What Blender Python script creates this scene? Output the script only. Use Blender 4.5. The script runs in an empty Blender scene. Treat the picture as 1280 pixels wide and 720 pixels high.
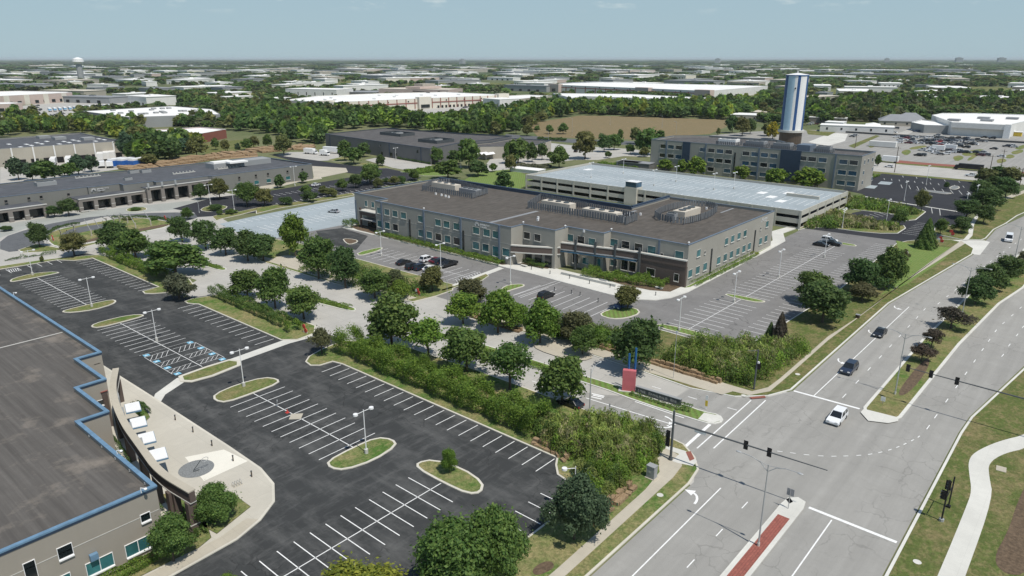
import bpy, bmesh, math, random
import numpy as np
from mathutils import Vector, Matrix
random.seed(7)
R = math.radians
D = bpy.data
SC = bpy.context.scene
HAZE = 4.2e-5
SKYTINT = (.98, 1, .93, 1)
COL = SC.collection

# ------------------------------------------------------------------ camera
# world: X runs along the main road away from the viewer, Y to the left of it, metres
CAMH = 55.0
PITCH = math.atan((360-73)/890.0)
cam = D.cameras.new('camera'); camo = D.objects.new('camera', cam); COL.objects.link(camo)
camo.location = (0, 0, CAMH)
camo.rotation_euler = (math.pi/2-PITCH, 0, R(-49.2))
cam.sensor_width = 36; cam.lens = 36*890/1280.0
cam.clip_start = 1; cam.clip_end = 200000
SC.camera = camo

# ------------------------------------------------------------------ sky and sun
SUN = Vector((-0.179*math.cos(R(62)), -0.984*math.cos(R(62)), math.sin(R(62)))).normalized()
w = D.worlds.new('World'); SC.world = w; w.use_nodes = True
nt = w.node_tree; nt.nodes.clear()
sky = nt.nodes.new('ShaderNodeTexSky'); sky.sky_type = 'NISHITA'; sky.sun_disc = False
sky.sun_elevation = math.asin(SUN.z); sky.sun_rotation = math.atan2(SUN.x, SUN.y)
sky.altitude = 300; sky.air_density = 1.0; sky.dust_density = 0.25; sky.ozone_density = 4.0
bg = nt.nodes.new('ShaderNodeBackground'); bg.inputs[1].default_value = 0.10
wo = nt.nodes.new('ShaderNodeOutputWorld')
# thin fair weather clouds in the sky itself
tc = nt.nodes.new('ShaderNodeTexCoord')
mp = nt.nodes.new('ShaderNodeMapping'); mp.inputs['Scale'].default_value = (9, 9, 34)
nt.links.new(tc.outputs['Generated'], mp.inputs[0])
nz = nt.nodes.new('ShaderNodeTexNoise'); nz.inputs['Scale'].default_value = 1.6; nz.inputs['Detail'].default_value = 6
nz.inputs['Roughness'].default_value = .6
nt.links.new(mp.outputs[0], nz.inputs['Vector'])
cr = nt.nodes.new('ShaderNodeValToRGB'); cr.color_ramp.elements[0].position = .575; cr.color_ramp.elements[1].position = .70
cr.color_ramp.elements[1].color = (.7, .7, .7, 1)
nt.links.new(nz.outputs[0], cr.inputs[0])
sp = nt.nodes.new('ShaderNodeSeparateXYZ'); nt.links.new(tc.outputs['Generated'], sp.inputs[0])
mr = nt.nodes.new('ShaderNodeMapRange'); mr.inputs[1].default_value = .052; mr.inputs[2].default_value = .08
nt.links.new(sp.outputs[2], mr.inputs[0])
mu = nt.nodes.new('ShaderNodeMath'); mu.operation = 'MULTIPLY'
flat = nt.nodes.new('ShaderNodeMixRGB'); flat.inputs[2].default_value = (3.45, 4.65, 5.8, 1)
lowm = nt.nodes.new('ShaderNodeMapRange'); lowm.inputs[1].default_value = .15; lowm.inputs[2].default_value = .45; lowm.inputs[3].default_value = .9; lowm.inputs[4].default_value = 0
nt.links.new(sp.outputs[2], lowm.inputs[0]); nt.links.new(lowm.outputs[0], flat.inputs[0]); nt.links.new(sky.outputs[0], flat.inputs[1])
nt.links.new(cr.outputs[0], mu.inputs[0]); nt.links.new(mr.outputs[0], mu.inputs[1])
mx = nt.nodes.new('ShaderNodeMixRGB'); mx.inputs[2].default_value = (7.6, 7.9, 8.2, 1)
nt.links.new(mu.outputs[0], mx.inputs[0]); nt.links.new(flat.outputs[0], mx.inputs[1])
tint = nt.nodes.new('ShaderNodeMixRGB'); tint.blend_type = 'MULTIPLY'; tint.inputs[0].default_value = 1; tint.inputs[2].default_value = SKYTINT
nt.links.new(mx.outputs[0], tint.inputs[1]); nt.links.new(tint.outputs[0], bg.inputs[0]); nt.links.new(bg.outputs[0], wo.inputs[0])

sl = D.lights.new('sun', 'SUN'); sl.energy = 3.9; sl.angle = R(.5); sl.color = (1, .95, .87)
so = D.objects.new('sun', sl); COL.objects.link(so)
so.rotation_euler = (-SUN).to_track_quat('-Z', 'Y').to_euler()
so.location = (0, 0, 80)

SC.render.engine = 'CYCLES'
SC.view_settings.view_transform = 'Standard'; SC.view_settings.look = 'None'
SC.view_settings.exposure = 0.12; SC.view_settings.gamma = 1
SC.render.resolution_x = 1280; SC.render.resolution_y = 720
SC.cycles.max_bounces = 5; SC.cycles.diffuse_bounces = 2; SC.cycles.glossy_bounces = 2
SC.cycles.transmission_bounces = 2; SC.cycles.volume_bounces = 0; SC.cycles.transparent_max_bounces = 4

# ------------------------------------------------------------------ surveying helpers
# the ground plan was measured as rays from the viewpoint to the level ground
def wp(px, py, z=0.0):
    dx = px-640; dz = 360-py; F = 890.0; c, s = math.cos(PITCH), math.sin(PITCH)
    vx, vy, vz = dx, F*c+dz*s, -F*s+dz*c
    k = (z-CAMH)/vz; x, y = vx*k, vy*k
    A = R(49.2)
    return (x*math.cos(A)+y*math.sin(A), -(x*math.sin(A)-y*math.cos(A)))
def tp(n, x, y):
    n -= 1
    return ((n % 4)*320+x/4.0, (60, 220, 380, 540)[n//4]+y/4.0)
def pt(n, x, y, z=0.0):
    return wp(*tp(n, x, y), z)
def on_x(n, x, y, X):
    a = pt(n, x, y); t = X/a[0]; return a[1]*t, CAMH*(1-t)
def on_y(n, x, y, Y):
    a = pt(n, x, y); t = Y/a[1]; return a[0]*t, CAMH*(1-t)
def hgt(n, bx, by, ty):
    a = tp(n, bx, by); g = wp(*a); top = tp(n, bx, ty)
    lo, hi = 0., 54.
    d = g[0]*math.sin(R(49.2))+g[1]*math.cos(R(49.2))
    F = 890.; c, s = math.cos(PITCH), math.sin(PITCH); dz = 360-top[1]
    return CAMH+d*(-F*s+dz*c)/(F*c+dz*s)
def dep(g):
    return g[0]*math.sin(R(49.2))+g[1]*math.cos(R(49.2))
def mpp(g):   # metres per photo pixel across the view, at ground point g
    return (dep(g)*math.cos(PITCH)+CAMH*math.sin(PITCH))/890.

# ------------------------------------------------------------------ mesh builder
class MB:
    def __init__(s): s.v = []; s.f = []; s.m = []; s.k = 0
    def mat(s, k): s.k = k; return s
    def poly(s, pts):
        i = len(s.v); s.v += [tuple(p) for p in pts]; s.f.append(list(range(i, i+len(pts)))); s.m.append(s.k); return s
    def sheet(s, poly, z):
        return s.poly([(p[0], p[1], z) for p in ccw(poly)])
    def prism(s, poly, z0, z1, bottom=False, side=None):
        poly = ccw(poly); n = len(poly); i = len(s.v)
        s.v += [(p[0], p[1], z0) for p in poly]+[(p[0], p[1], z1) for p in poly]
        s.f.append(list(range(i+n, i+2*n))); s.m.append(s.k)
        if bottom: s.f.append(list(range(i+n-1, i-1, -1))); s.m.append(s.k)
        for a in range(n):
            b = (a+1) % n; s.f.append([i+a, i+b, i+n+b, i+n+a]); s.m.append(s.k if side is None else side)
        return s
    def box(s, x0, y0, z0, x1, y1, z1):
        return s.prism([(min(x0, x1), min(y0, y1)), (max(x0, x1), min(y0, y1)), (max(x0, x1), max(y0, y1)), (min(x0, x1), max(y0, y1))], z0, z1, True)
    def obox(s, cx, cy, z0, z1, lx, ly, ang=0):
        c, q = math.cos(ang), math.sin(ang)
        P = [(cx+c*a-q*b, cy+q*a+c*b) for a, b in ((-lx/2, -ly/2), (lx/2, -ly/2), (lx/2, ly/2), (-lx/2, ly/2))]
        return s.prism(P, z0, z1, True)
    def tube(s, p0, p1, r0, r1=None, n=8, cap=True):
        r1 = r0 if r1 is None else r1
        p0 = Vector(p0); p1 = Vector(p1); d = (p1-p0).normalized()
        a = Vector((0, 0, 1)) if abs(d.z) < .9 else Vector((1, 0, 0))
        u = d.cross(a).normalized(); w_ = d.cross(u)
        i = len(s.v)
        for p, r in ((p0, r0), (p1, r1)):
            for k in range(n):
                t = 2*math.pi*k/n; s.v.append(tuple(p+(u*math.cos(t)+w_*math.sin(t))*r))
        for k in range(n):
            b = (k+1) % n; s.f.append([i+k, i+n+k, i+n+b, i+b]); s.m.append(s.k)
        if cap:
            s.f.append(list(range(i, i+n))); s.m.append(s.k)
            s.f.append(list(range(i+2*n-1, i+n-1, -1))); s.m.append(s.k)
        return s
    def ball(s, c, rx, ry, rz, n=8, m=5):
        i = len(s.v)
        for a in range(1, m):
            ph = math.pi*a/m
            for b in range(n):
                t = 2*math.pi*b/n
                s.v.append((c[0]+rx*math.sin(ph)*math.cos(t), c[1]+ry*math.sin(ph)*math.sin(t), c[2]+rz*math.cos(ph)))
        s.v += [(c[0], c[1], c[2]+rz), (c[0], c[1], c[2]-rz)]
        T_, B_ = len(s.v)-2, len(s.v)-1
        for a in range(m-2):
            for b in range(n):
                q = (b+1) % n; s.f.append([i+a*n+b, i+(a+1)*n+b, i+(a+1)*n+q, i+a*n+q]); s.m.append(s.k)
        for b in range(n):
            q = (b+1) % n
            s.f.append([T_, i+b, i+q]); s.m.append(s.k)
            s.f.append([B_, i+(m-2)*n+q, i+(m-2)*n+b]); s.m.append(s.k)
        return s
    def build(s, name, mats, parent=None, org=None, smooth=False):
        if not isinstance(mats, (list, tuple)): mats = [mats]
        o_ = org if org is not None else ((parent.get('_org') if parent else None) or (0, 0, 0))
        me = D.meshes.new(name)
        me.from_pydata([(x-o_[0], y-o_[1], z-o_[2]) for x, y, z in s.v], [], s.f)
        for m in mats: me.materials.append(m)
        if len(mats) > 1: me.polygons.foreach_set('material_index', s.m)
        if smooth: me.polygons.foreach_set('use_smooth', [True]*len(me.polygons))
        me.update()
        o = D.objects.new(name, me); COL.objects.link(o)
        if parent: o.parent = parent
        elif org is not None: o.location = org
        if parent: o['_org'] = tuple(o_)
        return o
def ccw(p):
    a = sum(p[i][0]*p[(i+1) % len(p)][1]-p[(i+1) % len(p)][0]*p[i][1] for i in range(len(p)))
    return list(p) if a > 0 else list(reversed(p))
def chaikin(p, n=2, closed=True):
    for _ in range(n):
        q = []
        m = len(p)
        rng = range(m) if closed else range(m-1)
        if not closed: q.append(p[0])
        for i in rng:
            a, b = p[i], p[(i+1) % m]
            q += [(a[0]*.75+b[0]*.25, a[1]*.75+b[1]*.25), (a[0]*.25+b[0]*.75, a[1]*.25+b[1]*.75)]
        if not closed: q.append(p[-1])
        p = q
    return p
def inset(p, d):
    p = ccw(p); n = len(p); out = []
    for i in range(n):
        a, b, c = Vector(p[i-1]).to_2d(), Vector(p[i]).to_2d(), Vector(p[(i+1) % n]).to_2d()
        e1 = (b-a); e2 = (c-b)
        if e1.length < 1e-6 or e2.length < 1e-6: out.append((b.x, b.y)); continue
        e1.normalize(); e2.normalize()
        n1 = Vector((-e1.y, e1.x)); n2 = Vector((-e2.y, e2.x)); m = n1+n2
        if m.length < .2: m = n1.copy()
        m.normalize(); k = d/max(.4, m.dot(n1)); out.append((b.x+m.x*k, b.y+m.y*k))
    return out
def strip(path, w):     # polygon along an open path
    L, Rr = [], []
    n = len(path)
    for i, p in enumerate(path):
        a = Vector(path[max(0, i-1)]); b = Vector(path[min(n-1, i+1)]); d = (b-a).to_2d().normalized(); nn = Vector((-d.y, d.x))
        L.append((p[0]+nn.x*w/2, p[1]+nn.y*w/2)); Rr.append((p[0]-nn.x*w/2, p[1]-nn.y*w/2))
    return L+Rr[::-1]
def tag(o, label=None, cat=None, group=None, kind=None):
    if label: o['label'] = label
    if cat: o['category'] = cat
    if group: o['group'] = group
    if kind: o['kind'] = kind
    return o
def thing(name, label, cat, loc=(0, 0, 0), group=None, rz=0, real=False):
    o = D.objects.new(name, None); COL.objects.link(o); o.location = loc; o.rotation_euler = (0, 0, rz)
    o.empty_display_size = .5
    o['_org'] = (0, 0, 0) if real else tuple(loc)
    return tag(o, label, cat, group)
def dup(root, loc, rz=0, label=None, group=None, scale=None, color=None):
    def cp(o, par):
        c = o.copy(); COL.objects.link(c); c.parent = par
        for ch in CH.get(o.name, []): cp(ch, c)
        if color is not None and o.type == 'MESH': c.color = color
        return c
    r = cp(root, None); r.location = loc; r.rotation_euler = (0, 0, rz)
    if scale: r.scale = scale
    if label: r['label'] = label
    if group: r['group'] = group
    return r
CH = {}
def register(root):
    for o in COL.objects:
        if o.parent is not None and (o.parent == root or o.parent.parent == root):
            CH.setdefault(o.parent.name, [])
            if o not in CH[o.parent.name]: CH[o.parent.name].append(o)

# ------------------------------------------------------------------ materials
class NT:
    def __init__(s, name, rough=.85, metal=0, spec=.3):
        s.m = D.materials.new(name); s.m.use_nodes = True; s.t = s.m.node_tree
        s.b = s.t.nodes['Principled BSDF']; s.b.inputs['Roughness'].default_value = rough
        s.b.inputs['Metallic'].default_value = metal; s.b.inputs['Specular IOR Level'].default_value = spec
        s.tc = None
    def n(s, k, **kw):
        x = s.t.nodes.new(k)
        for a, b in kw.items(): setattr(x, a, b)
        return x
    def l(s, a, b): s.t.links.new(a, b)
    def co(s, scale=(1, 1, 1), rot=(0, 0, 0)):
        if not s.tc: s.tc = s.n('ShaderNodeTexCoord')
        m = s.n('ShaderNodeMapping'); m.inputs['Scale'].default_value = scale; m.inputs['Rotation'].default_value = rot
        s.l(s.tc.outputs['Object'], m.inputs[0]); return m.outputs[0]
    def noise(s, sc, det=4, rough=.55, scale=(1, 1, 1), rot=(0, 0, 0), lo=.3, hi=.7):
        x = s.n('ShaderNodeTexNoise'); x.inputs['Scale'].default_value = sc; x.inputs['Detail'].default_value = det
        x.inputs['Roughness'].default_value = rough
        s.l(s.co(scale, rot), x.inputs['Vector'])
        r = s.n('ShaderNodeMapRange'); r.inputs[1].default_value = lo; r.inputs[2].default_value = hi
        s.l(x.outputs[0], r.inputs[0]); return r.outputs[0]
    def mix(s, f, a, b):
        x = s.n('ShaderNodeMixRGB')
        for i, q in ((0, f), (1, a), (2, b)):
            if isinstance(q, (int, float)): x.inputs[i].default_value = q
            elif isinstance(q, (tuple, list)): x.inputs[i].default_value = tuple(q[:3])+(1,)
            else: s.l(q, x.inputs[i])
        return x.outputs[0]
    def mul(s, a, k):
        x = s.n('ShaderNodeMath', operation='MULTIPLY')
        for i, q in ((0, a), (1, k)):
            if isinstance(q, (int, float)): x.inputs[i].default_value = q
            else: s.l(q, x.inputs[i])
        return x.outputs[0]
    def bump(s, h, strength=.3, dist=.05):
        x = s.n('ShaderNodeBump'); x.inputs['Strength'].default_value = strength; x.inputs['Distance'].default_value = dist
        s.l(h, x.inputs['Height']); s.l(x.outputs[0], s.b.inputs['Normal'])
    def end(s, c):
        if isinstance(c, (tuple, list)): s.b.inputs['Base Color'].default_value = tuple(c[:3])+(1,)
        else: s.l(c, s.b.inputs['Base Color'])
        return s.m
def scl(c, k): return tuple(x*k for x in c)
def plain(name, c, rough=.8, metal=0, var=.12, sc=.6, spec=.3):
    t = NT(name, rough, metal, spec); f = t.noise(sc, 4)
    return t.end(t.mix(f, scl(c, 1-var), scl(c, 1+var)))
def asphalt(name, c, scuff, streak=False, amt=.5, rot=0, crack=.5, csc=.22):
    t = NT(name, .9, 0, .2)
    a = t.noise(.06, 5, .6); b = t.noise(.35, 5, .65); g = t.noise(9, 3, .6)
    x = t.mix(a, scl(c, .86), scl(c, 1.14))
    x = t.mix(t.mul(b, .5), x, scl(c, .8))
    s1 = t.noise(.25, 7, .72, (1, .35, 1), (0, 0, .5+rot), .47, .74); s2 = t.noise(.5, 7, .75, (.3, 1.2, 1), (0, 0, .2+rot), .50, .78)
    x = t.mix(t.mul(s1, amt), x, scuff); x = t.mix(t.mul(s2, amt), x, scuff)
    if streak:
        st = t.noise(1.0, 4, .5, (.008, .55, 1), (0, 0, 0), .35, .7)
        x = t.mix(t.mul(st, .6), x, scl(c, .66))
        sk = t.noise(.22, 5, .7, (.25, 1.6, 1), (0, 0, .35), .60, .74); x = t.mix(t.mul(sk, .5), x, scl(c, .6))
    x = t.mix(t.mul(g, .25), x, scl(c, 1.25))
    if crack:
        vo = t.n('ShaderNodeTexVoronoi'); vo.feature = 'DISTANCE_TO_EDGE'; vo.inputs['Scale'].default_value = csc
        dn = t.n('ShaderNodeTexNoise'); dn.inputs['Scale'].default_value = .6; dn.inputs['Detail'].default_value = 5; t.l(t.co(), dn.inputs['Vector'])
        va = t.n('ShaderNodeVectorMath', operation='MULTIPLY_ADD'); t.l(dn.outputs['Color'], va.inputs[0]); va.inputs[1].default_value = (2.6, 2.6, 0); t.l(t.co(), va.inputs[2])
        t.l(va.outputs[0], vo.inputs['Vector'])
        cm = t.n('ShaderNodeMapRange'); cm.inputs[1].default_value = .018*csc/.22; cm.inputs[2].default_value = .006*csc/.22; t.l(vo.outputs['Distance'], cm.inputs[0])
        gate = t.noise(.05, 4, .6, lo=.48, hi=.56); x = t.mix(t.mul(t.mul(cm.outputs[0], gate), crack), x, scl(c, .35))
    return t.end(x)
def concrete(name, c, joint=4.5, jd=.72, jw=.012, rot=0, var=.12):
    t = NT(name, .85, 0, .25)
    a = t.noise(.12, 5, .6); b = t.noise(1.3, 5, .6)
    x = t.mix(a, scl(c, 1-var), scl(c, 1+var)); x = t.mix(t.mul(b, .35), x, scl(c, .84))
    if joint:
        br = t.n('ShaderNodeTexBrick'); br.offset = 0; br.inputs['Scale'].default_value = 1
        br.inputs['Brick Width'].default_value = joint; br.inputs['Row Height'].default_value = joint
        br.inputs['Mortar Size'].default_value = jw*joint; br.inputs['Mortar Smooth'].default_value = .2
        t.l(t.co(rot=(0, 0, rot)), br.inputs['Vector']); x = t.mix(t.mul(br.outputs['Fac'], 1-jd), x, scl(c, .35))
    return t.end(x)
def grass(name, g, d, dry=.5, stripe=0, srot=0):
    t = NT(name, .95, 0, .1)
    lo = .5+(.5-dry)*.5-.14
    a = t.noise(.13, 6, .7, lo=lo+.03, hi=lo+.22); b = t.noise(.75, 6, .72, (1, 1.4, 1), lo=.47, hi=.62); c = t.noise(2.8, 5, .75, lo=.42, hi=.66); e = t.noise(.4, 5, .7, (1.3, .8, 1), (0, 0, 1), lo=.5, hi=.66)
    x = t.mix(a, d, g); x = t.mix(t.mul(b, .55), x, scl(d, 1.05)); x = t.mix(t.mul(e, .5), x, scl(g, .8)); x = t.mix(t.mul(c, .6), x, scl(g, .42))
    if stripe:
        wv = t.n('ShaderNodeTexWave'); wv.inputs['Scale'].default_value = stripe; wv.inputs['Distortion'].default_value = .6
        t.l(t.co(rot=(0, 0, srot)), wv.inputs['Vector']); x = t.mix(t.mul(wv.outputs['Fac'], .4), x, scl(g, 1.7))
    t.bump(c, .6, .1)
    return t.end(x)
MT = {}
MT['lot_dark'] = asphalt('dark sealed asphalt', (.045, .047, .047), (.145, .145, .14), amt=.75)
MT['lot_dark2'] = asphalt('fresh dark asphalt', (.034, .035, .040), (.06, .06, .066), amt=.3)
MT['apron'] = concrete('greenish grey cloud shaded apron', (.34, .35, .32), 4.6, .8, .01)  # greenish grey concrete, with a cloud's shadow darkened into its colour
MT['lot_grey'] = asphalt('worn grey asphalt', (.19, .185, .178), (.27, .262, .25), amt=.5)
MT['drive_grey'] = asphalt('grey drive asphalt', (.115, .12, .126), (.16, .165, .17), amt=.5)
MT['road'] = asphalt('light road asphalt', (.318, .31, .287), (.42, .41, .385), streak=True, amt=.35, crack=.3)
MT['deck'] = asphalt('pale blue grey sealed deck', (.315, .36, .38), (.41, .45, .46), amt=.5)
MT['conc_road'] = concrete('concrete road', (.43, .415, .38), 4.6, .72, .010)
MT['conc_new'] = concrete('pale concrete', (.60, .59, .54), 1.8, .85, .012)
MT['walk'] = concrete('old concrete walk', (.46, .42, .34), 1.6, .8, .014)
MT['plaza'] = concrete('plaza concrete', (.50, .47, .40), 5.2, .8, .006, var=.08)
MT['plaza_pale'] = concrete('pale plaza concrete', (.74, .71, .62), 0, var=.05)
MT['kerb'] = concrete('kerb concrete', (.58, .55, .47), 3, .8, .01)
MT['kerb_white'] = concrete('white gutter concrete', (.62, .61, .56), 3, .8, .01)
MT['paint'] = plain('white road paint', (.78, .78, .76), .6, var=.10, sc=2)
MT['paint_dim'] = plain('worn white road paint', (.50, .50, .48), .7, var=.15, sc=1.5)
MT['blue_paint'] = plain('light blue parking paint', (.20, .46, .62), .6, var=.15, sc=3)
MT['grass'] = grass('lawn', (.095, .18, .038), (.31, .265, .13), .45)
MT['grass_green'] = grass('green lawn', (.11, .22, .045), (.19, .21, .075), .15, stripe=.32, srot=.9)
MT['grass_dry'] = grass('dry lawn', (.12, .155, .045), (.29, .225, .12), .62)
MT['grass_dull'] = grass('dull verge', (.105, .185, .040), (.27, .23, .11), .42)
MT['mulch'] = plain('brown mulch', (.12, .085, .055), .95, var=.35, sc=3)
MT['gravel'] = plain('grey pebble bed', (.20, .21, .21), .95, var=.4, sc=7)
MT['stripfield'] = grass('brown stubble', (.215, .175, .095), (.34, .24, .14), .75)
def fieldmat():
    t = NT('open land', .95, 0, .1)
    a = t.noise(.004, 7, .65, lo=.42, hi=.58); b = t.noise(.02, 6, .7, lo=.35, hi=.65); c = t.noise(.3, 5, .7)
    x = t.mix(a, (.15, .175, .075), (.085, .125, .05)); x = t.mix(t.mul(b, .6), x, (.25, .225, .14)); x = t.mix(t.mul(c, .4), x, (.04, .06, .02))
    # from about two kilometres out the land is wooded
    g = t.n('ShaderNodeSeparateXYZ'); t.l(t.co(), g.inputs[0])
    ln = t.n('ShaderNodeVectorMath', operation='LENGTH'); t.l(t.co(), ln.inputs[0])
    r = t.n('ShaderNodeMapRange'); r.inputs[1].default_value = 1500; r.inputs[2].default_value = 3500; t.l(ln.outputs['Value'], r.inputs[0])
    d = t.noise(.0012, 6, .7, lo=.50, hi=.62)
    y = t.mix(d, (.045, .075, .032), (.17, .18, .10))
    x = t.mix(r.outputs[0], x, y)
    return t.end(x)
MT['field'] = fieldmat()
def roofmat(name, c, light, rot=0, amt=.8, sc=(.06, 2.2, 1), seam=None):
    t = NT(name, .9, 0, .2)
    a = t.noise(1, 5, .6, sc, (0, 0, rot)); b = t.noise(.14, 6, .7, lo=.535, hi=.70); c2 = t.noise(.7, 5, .7)
    x = t.mix(a, scl(c, .72), scl(c, 1.25)); x = t.mix(t.mul(c2, .35), x, scl(c, .7)); x = t.mix(t.mul(b, amt), x, light)
    return t.end(x)
MT['roof_a'] = roofmat('weathered ballast roof', (.112, .104, .095), (.30, .26, .215), rot=0, amt=.5, sc=(1.5, .05, 1))
MT['roof_b'] = roofmat('brown membrane roof', (.105, .094, .082), (.15, .135, .12), rot=0, amt=.4, sc=(.3, .8, 1))
MT['roof_e'] = roofmat('slate grey membrane roof', (.095, .10, .11), (.14, .14, .15), amt=.4, sc=(.3, .6, 1))
MT['roof_f'] = roofmat('grey brown membrane roof', (.105, .10, .098), (.16, .15, .14), amt=.6, sc=(.3, .6, 1))
MT['roof_w'] = plain('white membrane roof', (.80, .79, .76), .7, var=.06, sc=.05)
MT['roof_tan'] = plain('pale tan roof', (.55, .50, .42), .8, var=.1, sc=.05)
MT['roof_grey'] = plain('grey roof', (.25, .26, .27), .8, var=.1, sc=.05)
def wallmat(name, c, px=0, pz=0, line=.7):
    t = NT(name, .85, 0, .2)
    a = t.noise(.15, 4); b = t.noise(1.5, 5, .6, (1, 1, .25))
    x = t.mix(a, scl(c, .93), scl(c, 1.07)); x = t.mix(t.mul(b, .25), x, scl(c, .86))
    return t.end(x)
MT['wall_a'] = wallmat('warm grey precast', (.32, .292, .248))
MT['wall_b'] = wallmat('grey precast', (.34, .325, .285))
MT['wall_b2'] = wallmat('grey precast upper band', (.25, .24, .22))
MT['wall_brown'] = wallmat('dark brown stone', (.115, .09, .078))
MT['wall_e'] = wallmat('grey green precast', (.20, .20, .185))
MT['wall_ston'] = wallmat('grey stone', (.22, .20, .18))
MT['wall_f'] = wallmat('slate precast', (.15, .15, .15))
MT['wall_tan'] = wallmat('tan precast', (.40, .37, .31))
MT['wall_cream'] = wallmat('cream tilt panel', (.66, .62, .53))
MT['wall_white'] = wallmat('white tilt panel', (.70, .69, .66))
MT['wall_pink'] = wallmat('pink beige panel', (.52, .42, .37))
MT['wall_grey'] = wallmat('grey metal siding', (.30, .31, .31))
MT['brick'] = wallmat('red brick', (.26, .10, .075))
MT['redband'] = wallmat('rust band', (.28, .11, .09))
MT['conc_gar'] = wallmat('garage precast', (.50, .48, .42))
MT['trim'] = plain('pale stone trim', (.52, .51, .47), .7, var=.05)
MT['blue_cope'] = plain('blue metal coping', (.135, .235, .34), .5, 0, .16, 1.0, .4)
MT['navy'] = plain('navy metal', (.035, .055, .09), .5, .1, .1)
MT['blue_cope2'] = plain('dark blue metal coping', (.07, .10, .16), .5, .1, .1)
MT['slatecol'] = plain('slate blue pilaster', (.13, .165, .21), .6, 0, .08)
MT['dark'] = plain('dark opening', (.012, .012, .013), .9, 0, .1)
MT['black'] = plain('black metal', (.02, .02, .022), .5, .2, .1)
MT['steel'] = plain('galvanised steel', (.42, .43, .43), .5, .3, .06)
MT['white_m'] = plain('white painted metal', (.78, .78, .77), .45, 0, .04)
MT['grey_m'] = plain('grey painted metal', (.30, .31, .32), .5, .1, .08)
MT['screen_m'] = plain('louvre metal', (.17, .18, .19), .5, .1, .08)
MT['dgrey_m'] = plain('dark grey metal', (.09, .10, .105), .5, .2, .1)
MT['bronze'] = plain('bronze metal', (.10, .075, .055), .5, .3, .1)
MT['red'] = plain('red paint', (.50, .06, .05), .5, 0, .08)
MT['redstone'] = plain('red pigmented wall', (.50, .135, .15), .75, 0, .10, .6)
MT['bluem'] = plain('blue painted post', (.02, .12, .32), .5, 0, .08)
MT['yellow'] = plain('yellow paint', (.70, .50, .06), .6, 0, .08)
MT['bluebox'] = plain('blue container paint', (.03, .13, .42), .5)
MT['skybox'] = plain('light blue trailer paint', (.16, .36, .55), .5)
MT['paleblue'] = plain('pale blue tower side', (.42, .58, .70), .45, 0, .06)
MT['bluestripe'] = plain('navy tower stripe', (.03, .09, .24), .5)
def glassm(name, c, rough=.12):
    t = NT(name, rough, 0, .7); f = t.noise(.35, 3); return t.end(t.mix(f, scl(c, .55), scl(c, 1.35)))
MT['glass'] = glassm('teal window glass', (.04, .15, .16))
MT['glass_d'] = glassm('dark window glass', (.010, .016, .018))
MT['glass_b'] = glassm('blue window glass', (.03, .085, .14))
def rockmat(name, c, d):
    t = NT(name, .95, 0, .1); a = t.noise(.9, 5, .7); b = t.noise(4, 4, .7)
    x = t.mix(a, c, d); x = t.mix(t.mul(b, .5), x, scl(d, .5)); t.bump(b, .8, .15); return t.end(x)
MT['rock'] = rockmat('tan limestone', (.48, .36, .22), (.30, .20, .12))
def pavermat():
    t = NT('red brick pavers', .9)
    br = t.n('ShaderNodeTexBrick'); br.inputs['Scale'].default_value = 1; br.inputs['Brick Width'].default_value = .6; br.inputs['Row Height'].default_value = .3
    br.inputs['Color1'].default_value = (.30, .095, .075, 1); br.inputs['Color2'].default_value = (.22, .075, .06, 1); br.inputs['Mortar'].default_value = (.14, .05, .04, 1)
    br.inputs['Mortar Size'].default_value = .03; t.l(t.co(), br.inputs['Vector']); a = t.noise(1.4, 5, .7)
    return t.end(t.mix(t.mul(a, .45), br.outputs['Color'], (.40, .15, .11)))
MT['paver'] = pavermat()
def tinted(name, rough, spec=.5, metal=0, coat=0):
    t = NT(name, rough, metal, spec); oi = t.n('ShaderNodeObjectInfo')
    t.b.inputs['Coat Weight'].default_value = coat; t.l(oi.outputs['Color'], t.b.inputs['Base Color']); return t.m
MT['carpaint'] = tinted('car paint', .35, .5, 0, .5)
MT['tyre'] = plain('tyre rubber', (.02, .02, .02), .9)
MT['carglass'] = plain('car glass', (.015, .018, .02), .12, 0, .05, spec=.7)
MT['headlamp'] = plain('headlamp lens', (.75, .75, .72), .2)
MT['taillamp'] = plain('tail lamp lens', (.35, .02, .02), .3)
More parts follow.
